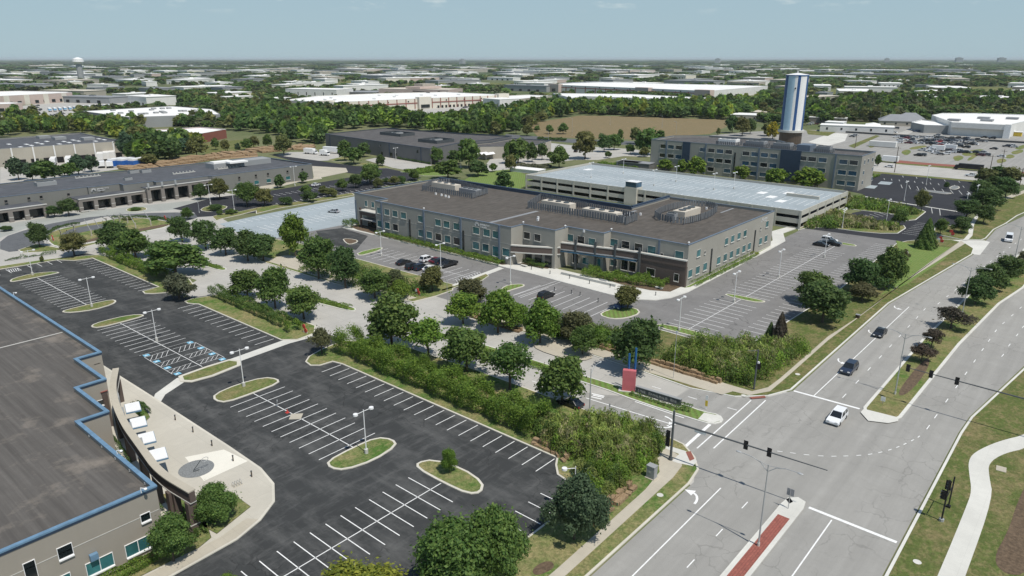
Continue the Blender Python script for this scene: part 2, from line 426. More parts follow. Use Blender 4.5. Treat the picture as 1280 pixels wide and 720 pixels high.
def leafmat(name, attr=False):
    t = NT(name, .6, 0, .25)
    if attr:
        a = t.n('ShaderNodeAttribute'); a.attribute_name = 'tint'; c = a.outputs['Color']
    else:
        c = t.n('ShaderNodeObjectInfo').outputs['Color']
    g = t.n('ShaderNodeNewGeometry')
    hv = t.n('ShaderNodeHueSaturation'); t.l(c, hv.inputs['Color'])
    r = t.n('ShaderNodeMapRange'); t.l(g.outputs['Random Per Island'], r.inputs[0]); r.inputs[3].default_value = .68; r.inputs[4].default_value = 1.4
    pn = t.noise(.45, 4, .6, lo=.3, hi=.7); pm = t.n('ShaderNodeMapRange'); t.l(pn, pm.inputs[0]); pm.inputs[3].default_value = .72; pm.inputs[4].default_value = 1.3; t.l(t.mul(r.outputs[0], pm.outputs[0]), hv.inputs['Value'])
    r2 = t.n('ShaderNodeMapRange'); t.l(g.outputs['Random Per Island'], r2.inputs[0]); r2.inputs[3].default_value = .515; r2.inputs[4].default_value = .475
    t.l(r2.outputs[0], hv.inputs['Hue'])
    t.l(hv.outputs[0], t.b.inputs['Base Color'])
    tr = t.n('ShaderNodeBsdfTranslucent'); t.l(hv.outputs[0], tr.inputs[0])
    ms = t.n('ShaderNodeMixShader'); ms.inputs[0].default_value = .45
    t.l(t.b.outputs[0], ms.inputs[1]); t.l(tr.outputs[0], ms.inputs[2])
    t.l(ms.outputs[0], t.t.nodes['Material Output'].inputs[0])
    return t.m
MT['leaf'] = leafmat('foliage'); MT['leaf_f'] = leafmat('woodland foliage', True)
MT['bark'] = plain('bark', (.10, .08, .06), .95, 0, .25, 3)
# ================================================================== the ground
def struct(o): return tag(o, kind='structure')
def sheet(name, poly, z, m, sm=0):
    if sm: poly = chaikin(poly, sm)
    return struct(MB().sheet(poly, z).build(name, MT[m]))
def raised(name, poly, m, h=.13, k=.22, km='kerb', sm=0):
    if sm: poly = chaikin(poly, sm)
    b = MB(); b.mat(0).prism(poly, -.02, h); b.mat(1).sheet(inset(poly, k), h+.02)
    return struct(b.build(name, [MT[km], MT[m]]))
b = MB()
rr = [0, 600, 2000, 8000, 30000, 90000]
n = 48
b.poly([(rr[1]*math.cos(2*math.pi*i/n), rr[1]*math.sin(2*math.pi*i/n), -.04) for i in range(n)])
for q in range(1, 5):
    for i in range(n):
        a0, a1 = 2*math.pi*i/n, 2*math.pi*(i+1)/n
        b.poly([(rr[q]*math.cos(a0), rr[q]*math.sin(a0), -.04), (rr[q+1]*math.cos(a0), rr[q+1]*math.sin(a0), -.04), (rr[q+1]*math.cos(a1), rr[q+1]*math.sin(a1), -.04), (rr[q]*math.cos(a1), rr[q]*math.sin(a1), -.04)])
struct(b.build('ground', MT['field']))

# --- paving
sheet('parking_lot', [(-30, 40), (74, 40), (74, 108), (82, 108), (81, 122), (74, 122), (73, 160), (81, 160), (81, 174), (74, 178), (73, 229), (-30, 229)], 0.0, 'lot_dark')
sheet('parking_lot', [(100, 42), (246, 42), (246, 79.5), (190, 79.5), (144.5, 79.5), (144.5, 205), (100, 205)], 0.0, 'lot_grey')
sheet('dark_forecourt', [pt(6, 300, 275), pt(6, 430, 260), pt(6, 560, 300), pt(6, 500, 370), pt(6, 400, 350), pt(6, 330, 330)], .006, 'lot_dark')
sheet('side_road', [(79, 36), (116, 36), (112, 60), (108.5, 108), (112, 112), (112, 121), (104, 123), (103, 190), (112, 206), (119, 228), (124, 250), (150, 262), (150, 300), (20, 300), (20, 229), (72, 229), (79, 200), (80.5, 178), (73, 172), (73, 165), (80, 162), (80, 124), (80.5, 108), (84, 60)], .004, 'conc_road')
# the asphalt apron of the side road before the crossing
sheet('road_apron', [pt(11, 885, 425), pt(11, 815, 470), pt(11, 470, 455), pt(11, 350, 440), pt(11, 340, 480), pt(11, 330, 520), pt(11, 480, 585), (84, 50), (80, 40), (112, 40), (110, 50)], .008, 'road')
sheet('main_road', [(-10, 36.3), (80, 36.3), (86, 39), (88.5, 46), (108, 46), (112, 38.6), (117, 36.4), (178, 36.2), (242, 29.5), (285, 29.8), (317, 25.5), (420, 14), (600, -10), (600, -60), (420, -24), (300, -6), (213, 3), (195, 5.5), (156, 7.4), (126, 11.4), (119, 11.7), (-10, 11.7)], .010, 'road')
sheet('pale_parking_deck', [(119, 203), (143, 202.5), (148.9, 200.8), (189, 201), (196, 246), (181, 243), (133, 239), (117.6, 236.5), (114.5, 217)], .012, 'deck')
sheet('far_parking_lot', [(228, 45), (253, 41), (392, 42), (392, 93), (330, 93), (326, 84), (300, 70), (262, 80), (244, 80), (246, 50)], .010, 'lot_dark2')
sheet('apron', [pt(5, *p) for p in [(-60, 330), (-60, 230), (60, 235), (250, 205), (400, 180), (700, 150), (1060, 112), (1080, 118), (1000, 140), (880, 168), (700, 182), (300, 232), (130, 262)]], .009, 'apron')
sheet('drive_loop', [pt(5, *p) for p in [(0, 385), (0, 312), (150, 262), (300, 228), (500, 198), (850, 180), (1000, 188), (1000, 205), (900, 235), (840, 250), (840, 225), (700, 200), (560, 195), (400, 232), (250, 270), (205, 310), (230, 345), (180, 365)]], .010, 'drive_grey', 1)
sheet('forecourt', [(118, 253), (121, 262), (119, 275), (140, 285), (168, 282), (232, 287), (236, 270), (232, 258), (190, 250), (160, 247), (136, 244), (126, 248)], .014, 'lot_dark2')
sheet('access_drive', [pt(2, *p) for p in [(60, 530), (130, 540), (300, 562), (480, 588), (640, 598), (790, 630), (760, 655), (640, 648), (440, 622), (280, 592)]], .016, 'lot_dark2')
sheet('loading_yard', [pt(2, *p) for p in [(100, 535), (170, 520), (420, 520), (430, 560), (300, 565)]], .012, 'conc_road')
sheet('pale_lot', [pt(2, *p) for p in [(280, 590), (450, 600), (460, 620), (290, 655)]], .018, 'walk')
sheet('pale_lot', [pt(2, *p) for p in [(545, 560), (620, 545), (700, 545), (880, 585), (870, 600), (760, 612), (690, 600)]], .020, 'conc_road')
sheet('service_yard', [pt(3, *p) for p in [(10, 455), (330, 490), (600, 505), (690, 520), (690, 545), (560, 540), (430, 560), (310, 560), (60, 590), (20, 640), (-160, 620), (-80, 520), (-60, 440)]], .012, 'conc_road')
sheet('yard_road', [pt(3, *p) for p in [(-30, 430), (300, 455), (700, 470), (690, 488), (300, 474), (-40, 448)]], .016, 'drive_grey')
sheet('brown_field', [pt(3, *p) for p in [(90, 400), (120, 372), (340, 338), (500, 340), (1100, 360), (1070, 395), (990, 430), (620, 458), (130, 445)]], .0, 'stripfield')
sheet('back_road', [(396, 140), (398, 92), (398, 30), (396, -60), (434, -60), (434, 60), (436, 110), (436, 190)], .010, 'conc_road')
sheet('dealer_lot', [(446, 118), (440, 96), (446, 40), (448, 0), (560, -20), (670, 50), (760, 60), (720, 150), (640, 170), (560, 230), (480, 250), (440, 150)], .006, 'road')
sheet('warehouse_yard', [pt(1, *p) for p in [(0, 345), (100, 290), (330, 265), (740, 262), (740, 285), (560, 300), (400, 310), (400, 370), (0, 375)]], .006, 'conc_road')
sheet('truck_yard', [pt(1, *p) for p in [(0, 560), (600, 530), (700, 575), (640, 600), (0, 690)]], .008, 'conc_road')
sheet('warehouse_apron', [pt(2, *p) for p in [(480, 330), (820, 300), (1150, 285), (1160, 300), (980, 330), (860, 355), (820, 330)]], .006, 'conc_road')
sheet('pale_drive', [pt(4, *p) for p in [(200, 470), (300, 430), (345, 425), (400, 430), (385, 465), (300, 490)]], .012, 'conc_new')

# --- parking lot verges and islands
raised('verge', [(-10, 36.5), (79.2, 36.5), pt(15, 935, 190), pt(15, 915, 125), pt(15, 860, 62), pt(11, 750, 650), pt(11, 600, 590), (87.6, 56), (87.2, 84), (86.2, 103), (84, 109), (79.7, 114.7), (74, 114.0), (70.5, 112.9), (68.6, 111.2), (68.2, 109), (69.4, 107.6), (72.0, 107.3), (72.5, 105), (72.6, 54.2), (71, 53.2), (69.2, 51.5), (68.8, 49.5), (68.6, 46.4), (60, 46), (-10, 46)], 'grass', .13, .3)
raised('verge', [(71.7, 124.5), (71.4, 159.0), (70, 161.5), (70.2, 163.4), (72.5, 164), (78.5, 162), (80.5, 155), (80.8, 140), (81.2, 126), (78.5, 122.4), (74, 122.0)], 'grass', .13, .3)
raised('verge', [(70.9, 221.5), (71.2, 181), (71.2, 179.5), (67, 178.8), (66.6, 176.6), (68, 174.8), (71.5, 172.6), (77.5, 172.8), (79.6, 180), (80, 194), (77.5, 212), (73.5, 224), (66, 228.3), (60, 230.5), (51, 231.8), (30, 234), (30, 228.6), (49.6, 228.2), (63.6, 227.0), (66.5, 222.5), (69, 221.6)], 'grass', .13, .3)
def island(y0, y1, x0, x1, m='grass_dull', name='traffic_island', dirx=True):
    r = (y1-y0)/2 if dirx else (x1-x0)/2
    P = []
    for i in range(7):
        a = math.pi/2+math.pi*i/6; P.append((x0+r+r*math.cos(a), (y0+y1)/2+r*math.sin(a)))
    for i in range(7):
        a = -math.pi/2+math.pi*i/6; P.append((x1-r+r*math.cos(a), (y0+y1)/2+r*math.sin(a)))
    raised(name, P, m, .13, .32)
def isl(pts, m='grass_dull', sm=1, k=.35): raised('traffic_island', pts, m, .13, k, sm=sm)
isl([(48.0, 213.2), (49.5, 215.8), (54, 217), (58, 215.5), (59.9, 212.4), (58, 212.1), (49, 212.1)])
isl([(48.4, 176.9), (50, 174.8), (54, 173.2), (58.3, 174.0), (60.0, 175.9), (59.6, 178.0), (55, 178.4), (49.2, 178.2)])
isl([(49.0, 162.0), (50.3, 163.6), (54, 164.0), (58, 163.4), (59.9, 161.6), (59.6, 160.2), (55, 159.9), (50, 160.0)])
raised('traffic_island', [(49.0, 120.5), (49.8, 123.0), (55, 123.4), (59.8, 123.2), (60.9, 121.0), (59.8, 119.0), (54, 118.2), (50.2, 118.8)], 'grass_dull', .13, .7)
isl([(49.2, 108.9), (50.3, 111.2), (55, 111.9), (59.8, 111.0), (61.1, 108.4), (60.3, 106.6), (55, 106.4), (50.2, 106.6)])
isl([(49.5, 76.7), (50.3, 78.6), (55, 78.9), (59.4, 78.6), (60.7, 76.2), (59.9, 74.2), (55, 73.5), (50.6, 74.6)], 'grass')
isl([(57.5, 67.4), (58.6, 68.6), (60.8, 67.4), (61.9, 62.5), (61.2, 57.8), (59.2, 56.4), (57.7, 57.6), (57.4, 62)], 'grass')
b = MB(); b.obox(55.2, 93.7, .0, .02, 1.9, 1.9, math.pi/4); struct(b.build('concrete_patch', MT['walk']))
# walk over the lot from the plaza to the side road
sheet('footpath', [(42.6, 117.0), (44, 119.2), (49.3, 122.6), (60.5, 123.4), (72.6, 124.2), (78, 122.6), (78, 120.9), (72, 121.7), (61, 121.0), (60, 119.3), (49.5, 120), (45, 117.6), (42.6, 114.6)], .006, 'conc_new')

# --- plaza in front of the near building
PL = [(-12, 71.6), (25.1, 71.6), (33, 72.0), (36.9, 73.3), (40.2, 75.5), (42.4, 79.2), (43.3, 84), (43.4, 93), (43.2, 118), (42.8, 142), (24, 142), (22, 76), (-12, 76)]
raised('plaza', PL, 'plaza', .13, .35)
sheet('sidewalk', [(-12, 71.9), (25.1, 71.9), (33, 72.3), (36.7, 73.6), (35.8, 74.9), (32, 73.9), (25, 73.8), (-12, 73.6)], .158, 'walk')
sheet('pale_paving', [pt(13, 925, 130), pt(13, 1120, 92), pt(13, 1240, 150), pt(13, 1020, 250)], .156, 'plaza_pale')
cx, cy = 37.2, 90.7
sheet('pebble_circle', [(cx+2.35*math.cos(2*math.pi*i/28), cy+2.35*math.sin(2*math.pi*i/28)) for i in range(28)], .165, 'gravel')
raised('planting_bed', [pt(13, 1085, 515), pt(13, 1020, 480), pt(13, 975, 400), pt(13, 1050, 330), pt(13, 1190, 330), pt(13, 1255, 378)], 'grass', .15, .05)
raised('planting_bed', [(-12, 77.3), (-12, 74.0), (24, 74.1), (29.2, 73.9), (31.1, 74.6), (32.2, 78), (33.2, 88), (31, 88), (30, 80), (27, 77.3)], 'grass', .15, .05)
raised('planting_bed', [(38.5, 110), (38.8, 119), (41, 117), (39.6, 111)], 'grass', .15, .05)

# --- side road medians, far verge
def median(pts, m='grass_green', sm=1): raised('road_median', pts, m, .14, .3, 'kerb_white', sm)
median([pt(11, 1062, 590), pt(11, 1000, 606), pt(11, 900, 578), pt(11, 620, 488), (96.0, 63), (94.6, 84), (93.6, 100), (94.5, 104), (96.6, 102), (97.5, 84), (98.4, 62), pt(11, 850, 500), pt(11, 960, 540), pt(11, 1040, 555)])
sheet('median_nose', [pt(11, 1050, 585), pt(11, 1000, 600), pt(11, 930, 580), pt(11, 960, 547), pt(11, 1035, 562)], .168, 'conc_new')
median([(92.9, 127.3), (91.6, 128.0), (89.6, 142), (88.8, 157), (90.0, 159.2), (91.6, 157), (92.9, 142), (94.0, 129)])
median([(90.3, 180.6), (88.6, 181.5), (87.9, 192), (88.6, 203), (90.2, 204), (90.6, 195), (91.2, 183)])
raised('verge', [(112, 38.8), (117, 36.7), (178, 36.4), (242, 29.8), (250, 30.6), (256.5, 34.2), (258, 38), (255, 44), (247, 48.6), (242, 50.2), (183, 48.8), (136, 50.5), (128.5, 53), (127.6, 62), (127.8, 72), (122, 76), (116, 82), (115, 96), (117, 104), (115, 108.8), (110.5, 107.5), (108.9, 102), (107.4, 92), (106.6, 60), (106, 50.4), (108, 43)], 'grass_dry', .13, .3, 'kerb_white')
raised('verge', [(112, 121), (105.5, 122.0), (103.2, 130), (102.6, 138), (101.5, 160), (101, 182), (104, 194), (111, 206), (118, 203), (120, 190), (120.5, 168), (121.0, 140), (121.5, 124.5), (118, 121.2)], 'grass', .13, .3)
raised('traffic_island', [pt(6, *p) for p in [(925, 570), (1010, 545), (1150, 490), (1165, 500), (1130, 525), (1090, 540), (1040, 545), (925, 580)]], 'grass_dull', .13, .2)
sheet('footpath', [pt(6, *p) for p in [(915, 568), (1215, 455), (1240, 462), (960, 572)]], .02, 'conc_new')
isl([pt(6, *p) for p in [(500, 385), (620, 357), (640, 362), (600, 380), (515, 402)]], 'grass_green')
isl([pt(6, *p) for p in [(430, 312), (500, 318), (515, 330), (470, 345), (445, 335)]], 'mulch')
isl([pt(6, *p) for p in [(1220, 565), (1260, 545), (1330, 540), (1350, 550), (1300, 565), (1230, 588)]], 'grass_green')
isl([(126.2, 80), (126.6, 83.6), (130, 84.2), (134.6, 82.8), (136.4, 79.6), (133.8, 76.9), (129, 77.6)], 'grass_green')
isl([(128.4, 70.2), (128.8, 59.0), (130.4, 58.4), (131.9, 61), (131.5, 69), (130, 71)], 'grass_green')
isl([pt(7, *p) for p in [(1058, 598), (1080, 588), (1268, 625), (1262, 634), (1200, 632)]], 'grass_green')
isl([(229.2, 68.5), (231.3, 68.8), (232, 60), (230, 58.2), (228.8, 60)], 'grass_green')
# around the main office building: walk, beds
raised('sidewalk', [(142.0, 199), (141.8, 128), (141.6, 124.8), (141.9, 118), (141.0, 101), (140.6, 90), (141.2, 83.5), (144.0, 79.2), (148, 77.2), (155, 76.2), (207.8, 77.0), (222, 77.5), (232, 82), (244, 81), (244, 84), (232, 86), (220, 80.8), (158.6, 78.7), (150, 90), (150, 198), (146, 201)], 'conc_new', .13, .15, 'kerb_white')
sheet('planting_bed', [(144.2, 126), (144.2, 183.4), (148.9, 183.5), (148.9, 199), (144.4, 198), (143, 192), (142.9, 127)], .162, 'mulch')
sheet('planting_bed', [(157.4, 79.5), (152, 79.6), (149.8, 84), (149.2, 92), (150.8, 101), (156.8, 100)], .162, 'mulch')
sheet('planting_bed', [(150, 115), (148, 115), (146.5, 124), (149, 124)], .162, 'mulch')
sheet('planting_bed', [(157, 78.5), (159, 77.7), (190, 77.9), (197, 78.0), (214, 78.5)], .162, 'grass_green')
# reed bank between the garage and the far lot
raised('verge', [pt(8, *p) for p in [(150, 272), (200, 258), (330, 262), (460, 280), (560, 288), (650, 288), (690, 262), (680, 248), (600, 240), (520, 240), (440, 205), (380, 180), (400, 165), (650, 195), (690, 225), (740, 220), (790, 180), (770, 170), (640, 148), (480, 112), (350, 90), (300, 120), (180, 190)]], 'grass_dull', .13, .3, 'kerb_white')
isl([pt(8, *p) for p in [(770, 68), (900, 82), (925, 88), (880, 92), (780, 76)]], 'gravel')
isl([pt(8, *p) for p in [(900, 62), (925, 48), (955, 52), (960, 62), (930, 70)]], 'gravel')
sheet('median_strip', strip([pt(8, 470, 100), pt(8, 640, 130), pt(8, 950, 178)], 1.2), .02, 'conc_new')
sheet('entrance_apron', [pt(8, *p) for p in [(820, 318), (950, 320), (1080, 322), (1110, 330), (1060, 395), (1030, 392), (985, 362), (930, 352), (900, 345), (820, 335)]], .014, 'conc_new')
raised('verge', [pt(8, *p) for p in [(830, 290), (880, 300), (960, 318), (1070, 320), (1090, 312), (1130, 268), (1190, 238), (1245, 200), (1290, 180), (1290, 70), (1200, 110), (1120, 150), (1060, 180), (1030, 230), (900, 250), (830, 262)]], 'grass_dry', .13, .3, 'kerb_white')
sheet('footpath', [pt(8, *p) for p in [(972, 325), (1000, 322), (1022, 300), (1030, 245), (1055, 200), (1045, 195), (1015, 225), (1000, 262), (1003, 290)]], .16, 'conc_new')
sheet('footpath', strip([pt(8, 1055, 197), pt(8, 1150, 128), pt(8, 1280, 80), pt(8, 1400, 40)], 2.4), .161, 'walk')
struct(MB().sheet([pt(8, 640, 325), pt(8, 740, 345), pt(8, 925, 362), pt(8, 880, 420), pt(8, 700, 540), pt(8, 560, 600), pt(8, 640, 520), pt(8, 660, 400)], .156).build('lawn', MT['grass_green']))

# --- walks beside the main road
sheet('sidewalk', [(-10, 38.3), (54, 38.4), (79, 38.9), (82.5, 39.4), (84.6, 41), (86.0, 44.5), (85.0, 45.6), (82.5, 43.4), (79, 41.0), (74, 40.3), (54, 39.8), (-10, 39.8)], .160, 'walk')
sheet('corner_ramp', [pt(15, 740, 60), pt(15, 868, 100), pt(15, 925, 150), pt(15, 905, 175), pt(15, 830, 160), pt(15, 800, 150), pt(15, 835, 115), pt(15, 740, 75)], .165, 'conc_new')
sheet('tactile_pad', [pt(15, 868, 105), pt(15, 893, 100), pt(15, 912, 140), pt(15, 888, 150)], .170, 'brick')
sheet('sidewalk', [pt(11, 640, 310), pt(11, 800, 350), pt(11, 1040, 425), pt(11, 1185, 460), pt(12, 10, 440), pt(12, 110, 355), pt(12, 300, 185), pt(12, 545, 0), pt(8, 640, 560), pt(8, 985, 340), pt(8, 965, 325), pt(8, 800, 440), pt(8, 440, 715), pt(12, 300, 165), pt(12, 60, 375), pt(12, 0, 420), pt(11, 1200, 440), pt(11, 1080, 405), pt(11, 900, 350), pt(11, 700, 300)], .160, 'walk')
sheet('tactile_pad', [pt(11, 1185, 470), pt(11, 1200, 478), pt(12, -10, 472), pt(11, 1262, 462)], .166, 'brick')
# --- main road medians
MW = [(118.2, 25.3), (159, 25.1), (200, 23.4), (242, 20), (285, 18), (317, 15), (420, 3), (600, -22), (600, -28), (420, -4), (317, 9.5), (213.3, 13.9), (194.9, 16.5), (160, 18.6), (118.5, 19.6), (116.2, 20.3), (115.3, 22.4), (116.2, 24.6)]
raised('road_median', MW, 'grass_dull', .14, .5, 'kerb_white')
sheet('median_nose', [pt(12, 478, 528), pt(12, 462, 545), pt(12, 500, 588), pt(12, 600, 600), pt(12, 650, 590), pt(12, 652, 572)], .167, 'conc_new')
sheet('mulch_bed', chaikin([(126, 22.4), (140, 22.6), (150, 22), (142, 20.6), (128, 20.8)], 2), .166, 'mulch')
raised('road_median', [(-10, 25.3), (82.8, 25.4), (84.6, 25.2), (85.6, 24.2), (85.2, 23.1), (83.6, 22.8), (-10, 22.8)], 'conc_new', .14, .25, 'kerb_white')
sheet('red_paving', [(-10, 24.7), (80.2, 24.8), (80.2, 23.3), (-10, 23.3)], .168, 'paver')
# --- grass beyond the main road and its curving path
raised('verge', [(-10, 11.5), (119, 11.5), (126, 11.2), (156, 7.1), (195, 5.2), (213, 2.7), (300, -6.3), (420, -24.3), (600, -60.5), (600, -300), (-10, -200)], 'grass_dry', .13, .35, 'kerb_white')
sheet('footpath', chaikin([(40, 4.8), pt(16, 990, 720), pt(16, 1125, 330), pt(16, 1105, 230), pt(16, 1100, 160), pt(16, 1180, 110), pt(16, 1300, 85), (135, -1), (160, -5), (160, -2.8), (135, 1.6), pt(16, 1300, 15), pt(16, 1150, 50), pt(16, 1030, 105), pt(16, 1000, 150), pt(16, 1005, 215), pt(16, 1018, 300), pt(16, 990, 380), pt(16, 850, 720), (40, 7.2)], 2), .160, 'conc_new')
sheet('mulch_ring', chaikin([pt(15, *p) for p in [(100, 690), (150, 655), (200, 650), (215, 680), (170, 710), (110, 725)]], 2), .155, 'mulch')
sheet('bare_earth', chaikin([pt(16, *p) for p in [(1300, 240), (1240, 370), (1200, 500), (1120, 640), (1180, 720), (1300, 720), (1400, 500)]], 2), .158, 'mulch')
for p in ((16, 1165, 190, 'grass_dull', 1.2),): b = MB(); g = pt(*p[:3]); b.obox(g[0], g[1], .1, .2, 1.5, 1.2, .1); struct(b.build('utility_pad', MT['walk']))
# --- north: oval island of the drive loop and strips
raised('loop_island', [pt(5, *p) for p in [(225, 305), (250, 345), (300, 358), (420, 340), (530, 318), (700, 285), (855, 252), (860, 232), (800, 220), (700, 210), (600, 212), (480, 232), (380, 250), (290, 268), (240, 290)]], 'grass', .14, .5, 'kerb_white', 1)
sheet('inner_drive', [pt(5, *p) for p in [(305, 290), (370, 262), (480, 245), (620, 235), (640, 245), (560, 260), (450, 275), (380, 290), (320, 300)]], .17, 'drive_grey', 1)
sheet('flower_bed', [pt(5, *p) for p in [(350, 345), (520, 300), (700, 265), (840, 240), (846, 250), (700, 280), (520, 318), (420, 338)]], .172, 'mulch', 1)
raised('traffic_island', [pt(5, *p) for p in [(90, 372), (180, 340), (240, 350), (300, 362), (470, 335), (510, 322), (520, 330), (400, 362), (200, 382), (110, 385)]], 'grass_dull', .13, .3)
raised('traffic_island', [pt(5, *p) for p in [(1000, 165), (1060, 145), (1140, 150), (1130, 165), (1080, 180), (1010, 178)]], 'grass_dull', .13, .3, sm=1)
raised('verge', [pt(5, *p) for p in [(1060, 205), (1100, 190), (1200, 178), (1285, 160), (1290, 172), (1200, 195), (1110, 215), (1080, 225)]], 'grass_dull', .13, .3, sm=0)
raised('verge', [pt(6, *p) for p in [(0, 160), (200, 130), (480, 85), (495, 96), (300, 130), (100, 165), (0, 190)]], 'grass_dull', .13, .3)
raised('verge', [pt(6, *p) for p in [(-60, 85), (60, 40), (200, 20), (320, 5), (330, 14), (200, 34), (90, 60), (-40, 100)]], 'walk', .13, .3)
raised('planting_island', [pt(5, *p) for p in [(630, 165), (680, 155), (735, 158), (735, 172), (670, 180), (632, 178)]], 'grass', .13, .3, sm=1)
raised('verge', [pt(2, *p) for p in [(360, 560), (430, 545), (500, 550), (470, 565), (400, 570)]], 'grass', .13, .2)
raised('verge', [pt(2, *p) for p in [(500, 580), (560, 575), (690, 600), (600, 602)]], 'grass', .13, .2)
raised('verge', [pt(2, *p) for p in [(720, 620), (800, 605), (900, 600), (960, 640), (840, 640)]], 'grass_green', .13, .2)
struct(MB().sheet([pt(2, *p) for p in [(1040, 660), (1120, 620), (1290, 605), (1400, 660), (1300, 715), (1120, 690)]], .02).build('lawn', MT['grass_green']))
struct(MB().sheet([pt(1, *p) for p in [(1000, 480), (1280, 450), (1280, 500), (1030, 530)]], .0).build('lawn', MT['grass_dry']))
struct(MB().sheet([pt(2, *p) for p in [(860, 350), (960, 330), (1090, 335), (1100, 380), (900, 400)]], .0).build('lawn', MT['grass_dry']))
struct(MB().sheet([pt(3, *p) for p in [(-10, 215), (160, 200), (140, 165), (60, 160), (-10, 180)]], .0).build('lawn', MT['grass']))
for q in ([(200, 235), (330, 210), (480, 200), (700, 215), (760, 245), (420, 260)], [(830, 195), (1000, 190), (1270, 200), (1270, 245), (1000, 215)], [(190, 410), (340, 420), (300, 440), (200, 432)], [(400, 490), (540, 435), (560, 440), (430, 500)], ):
    struct(MB().sheet([pt(4, *p) for p in q], .014).build('lawn', MT['grass_dry']))
struct(MB().sheet([pt(4, *p) for p in [(640, 560), (960, 590), (1090, 600), (1080, 615), (940, 605), (640, 580)]], .016).build('lawn', MT['grass_dry']))
for q in ([(660, 520), (700, 505), (720, 520), (690, 540)], [(700, 500), (780, 485), (800, 495), (720, 510)], [(920, 545), (960, 535), (985, 550), (940, 570)], [(960, 530), (1010, 510), (1080, 505), (1070, 520), (1000, 545)], [(990, 560), (1040, 525), (1060, 530), (1010, 565)], [(1180, 540), (1215, 530), (1240, 545), (1200, 555)], [(1230, 500), (1290, 480), (1290, 500), (1250, 510)], [(1140, 560), (1175, 550), (1200, 565), (1150, 580)], [(1210, 520), (1270, 505), (1280, 520), (1230, 535)], [(500, 480), (530, 475), (535, 495), (505, 500)], [(850, 500), (920, 495), (915, 503), (850, 508)]):
    struct(MB().sheet(chaikin([pt(4, *p) for p in q], 1), .05).build('lawn', MT['grass_dull']))
sheet('footpath', [(236.5, 205), (236.5, 118), (239.0, 118), (239.0, 205)], .02, 'conc_new')
sheet('pale_lane', [pt(4, *p) for p in [(640, 430), (800, 372), (830, 378), (700, 432)]], .05, 'conc_road')
sheet('red_earth_strip', [pt(4, *p) for p in [(640, 560), (760, 572), (940, 585), (940, 595), (640, 574)]], .03, 'brick')
struct(MB().sheet([(393, 150), (393, 40), (397, 40), (397, 150)], .02).build('lawn', MT['grass_dull']))
# a strip of tan rubble behind the left office building
sheet('rubble_strip', [pt(1, *p) for p in [(600, 605), (780, 590), (900, 560), (1060, 530), (1280, 512), (1290, 545), (1060, 560), (900, 590), (780, 615)]], .03, 'rock')

# ================================================================== road and parking markings
def lines(name, segs, w=.11, m='paint', z=.018):
    b = MB()
    for (x0, y0, x1, y1) in segs:
        b.sheet(strip([(x0, y0), (x1, y1)], w), z)
    return struct(b.build(name, MT[m]))
def combx(y0, y1, n, xa, xb):   # n+1 stall lines along X between xa and xb
    return [(xa, y0+(y1-y0)*i/n, xb, y0+(y1-y0)*i/n) for i in range(n+1)]
W_ = .13
lines('stall_lines', combx(220.8, 180.1, 16, 66.5, 70.6), W_)
lines('stall_lines', combx(159.7, 126.3, 13, 66.9, 71.2), W_)
lines('stall_lines', combx(105.0, 54.3, 20, 68.0, 72.3), W_)
lines('stall_lines', [(x, 46.4, x, 50.5) for x in (64.3, 61.75, 59.15, 56.6, 54.0, 51.5)], W_)
lines('stall_lines', combx(209.0, 180.0, 13, 49.2, 58.9)+[(54.0, 211.6, 54.2, 178.3)], W_)
hp = combx(158.8, 138.2, 9, 49.3, 59.5)
lines('stall_lines', hp+[(54.3, 159.8, 54.8, 124.0)], W_)
# accessible bays: striped aisles and blue pads
ac = []
ys = [(136.6, 134.1), (131.7, 129.7), (127.2, 125.4)]
for ya, yb in ys:
    for side in ((49.6, 54.5), (55.1, 59.7)):
        ac += [(side[0], ya, side[1], ya), (side[0], yb, side[1], yb)]
        k = 0
        while side[0]+k*1.0 < side[1]-1.3:
            x = side[0]+k*1.0; ac.append((x, yb, x+1.6, ya)); k += 1
ac += [(49.6, 136.6, 49.6, 124.9), (59.7, 136.6, 59.7, 124.9), (49.5, 138.2, 59.5, 138.2)]
lines('accessible_bay_lines', ac, .08)
b = MB()
for yc in (137.4, 132.9, 128.4, 124.4):
    for xc in (50.3, 59.0): b.sheet([(xc-.55, yc-.55), (xc+.55, yc-.55), (xc+.55, yc+.55), (xc-.55, yc+.55)], .021)
struct(b.build('accessible_bay_pads', MT['blue_paint']))
b = MB()
for yc in (137.4, 132.9, 128.4, 124.4):
    for xc in (50.3, 59.0):
        b.obox(xc, yc, .022, .023, .12, .7); b.obox(xc-.2, yc-.1, .0225, .0235, .4, .14, .6)
struct(b.build('accessible_bay_symbols', MT['paint']))
lines('stall_lines', combx(104.7, 79.8, 10, 49.9, 60.1)+[(55.1, 106.4, 55.3, 94.9), (55.3, 92.4, 55.3, 78.9)], W_)
lines('stall_lines', [(x, 57.9, x, 66.6) for x in [55.3-2.26*i for i in range(17)]]+[(57.3, 62.2, 15, 62.2)], W_)
lines('stall_lines', [(x, 223.1, x, 227.2) for x in (63.6, 61.2, 58.6, 56.2)]+[(51, 222, 51, 227), (48.4, 222, 48.4, 227), (46, 222, 46, 227)]+[(51+.5*i, 223, 51.5+.5*i, 226.5) for i in range(5)]+[(51, 223, 53.6, 223), (51, 226.5, 53.6, 226.5), (53.6, 223, 53.6, 226.5)], W_)
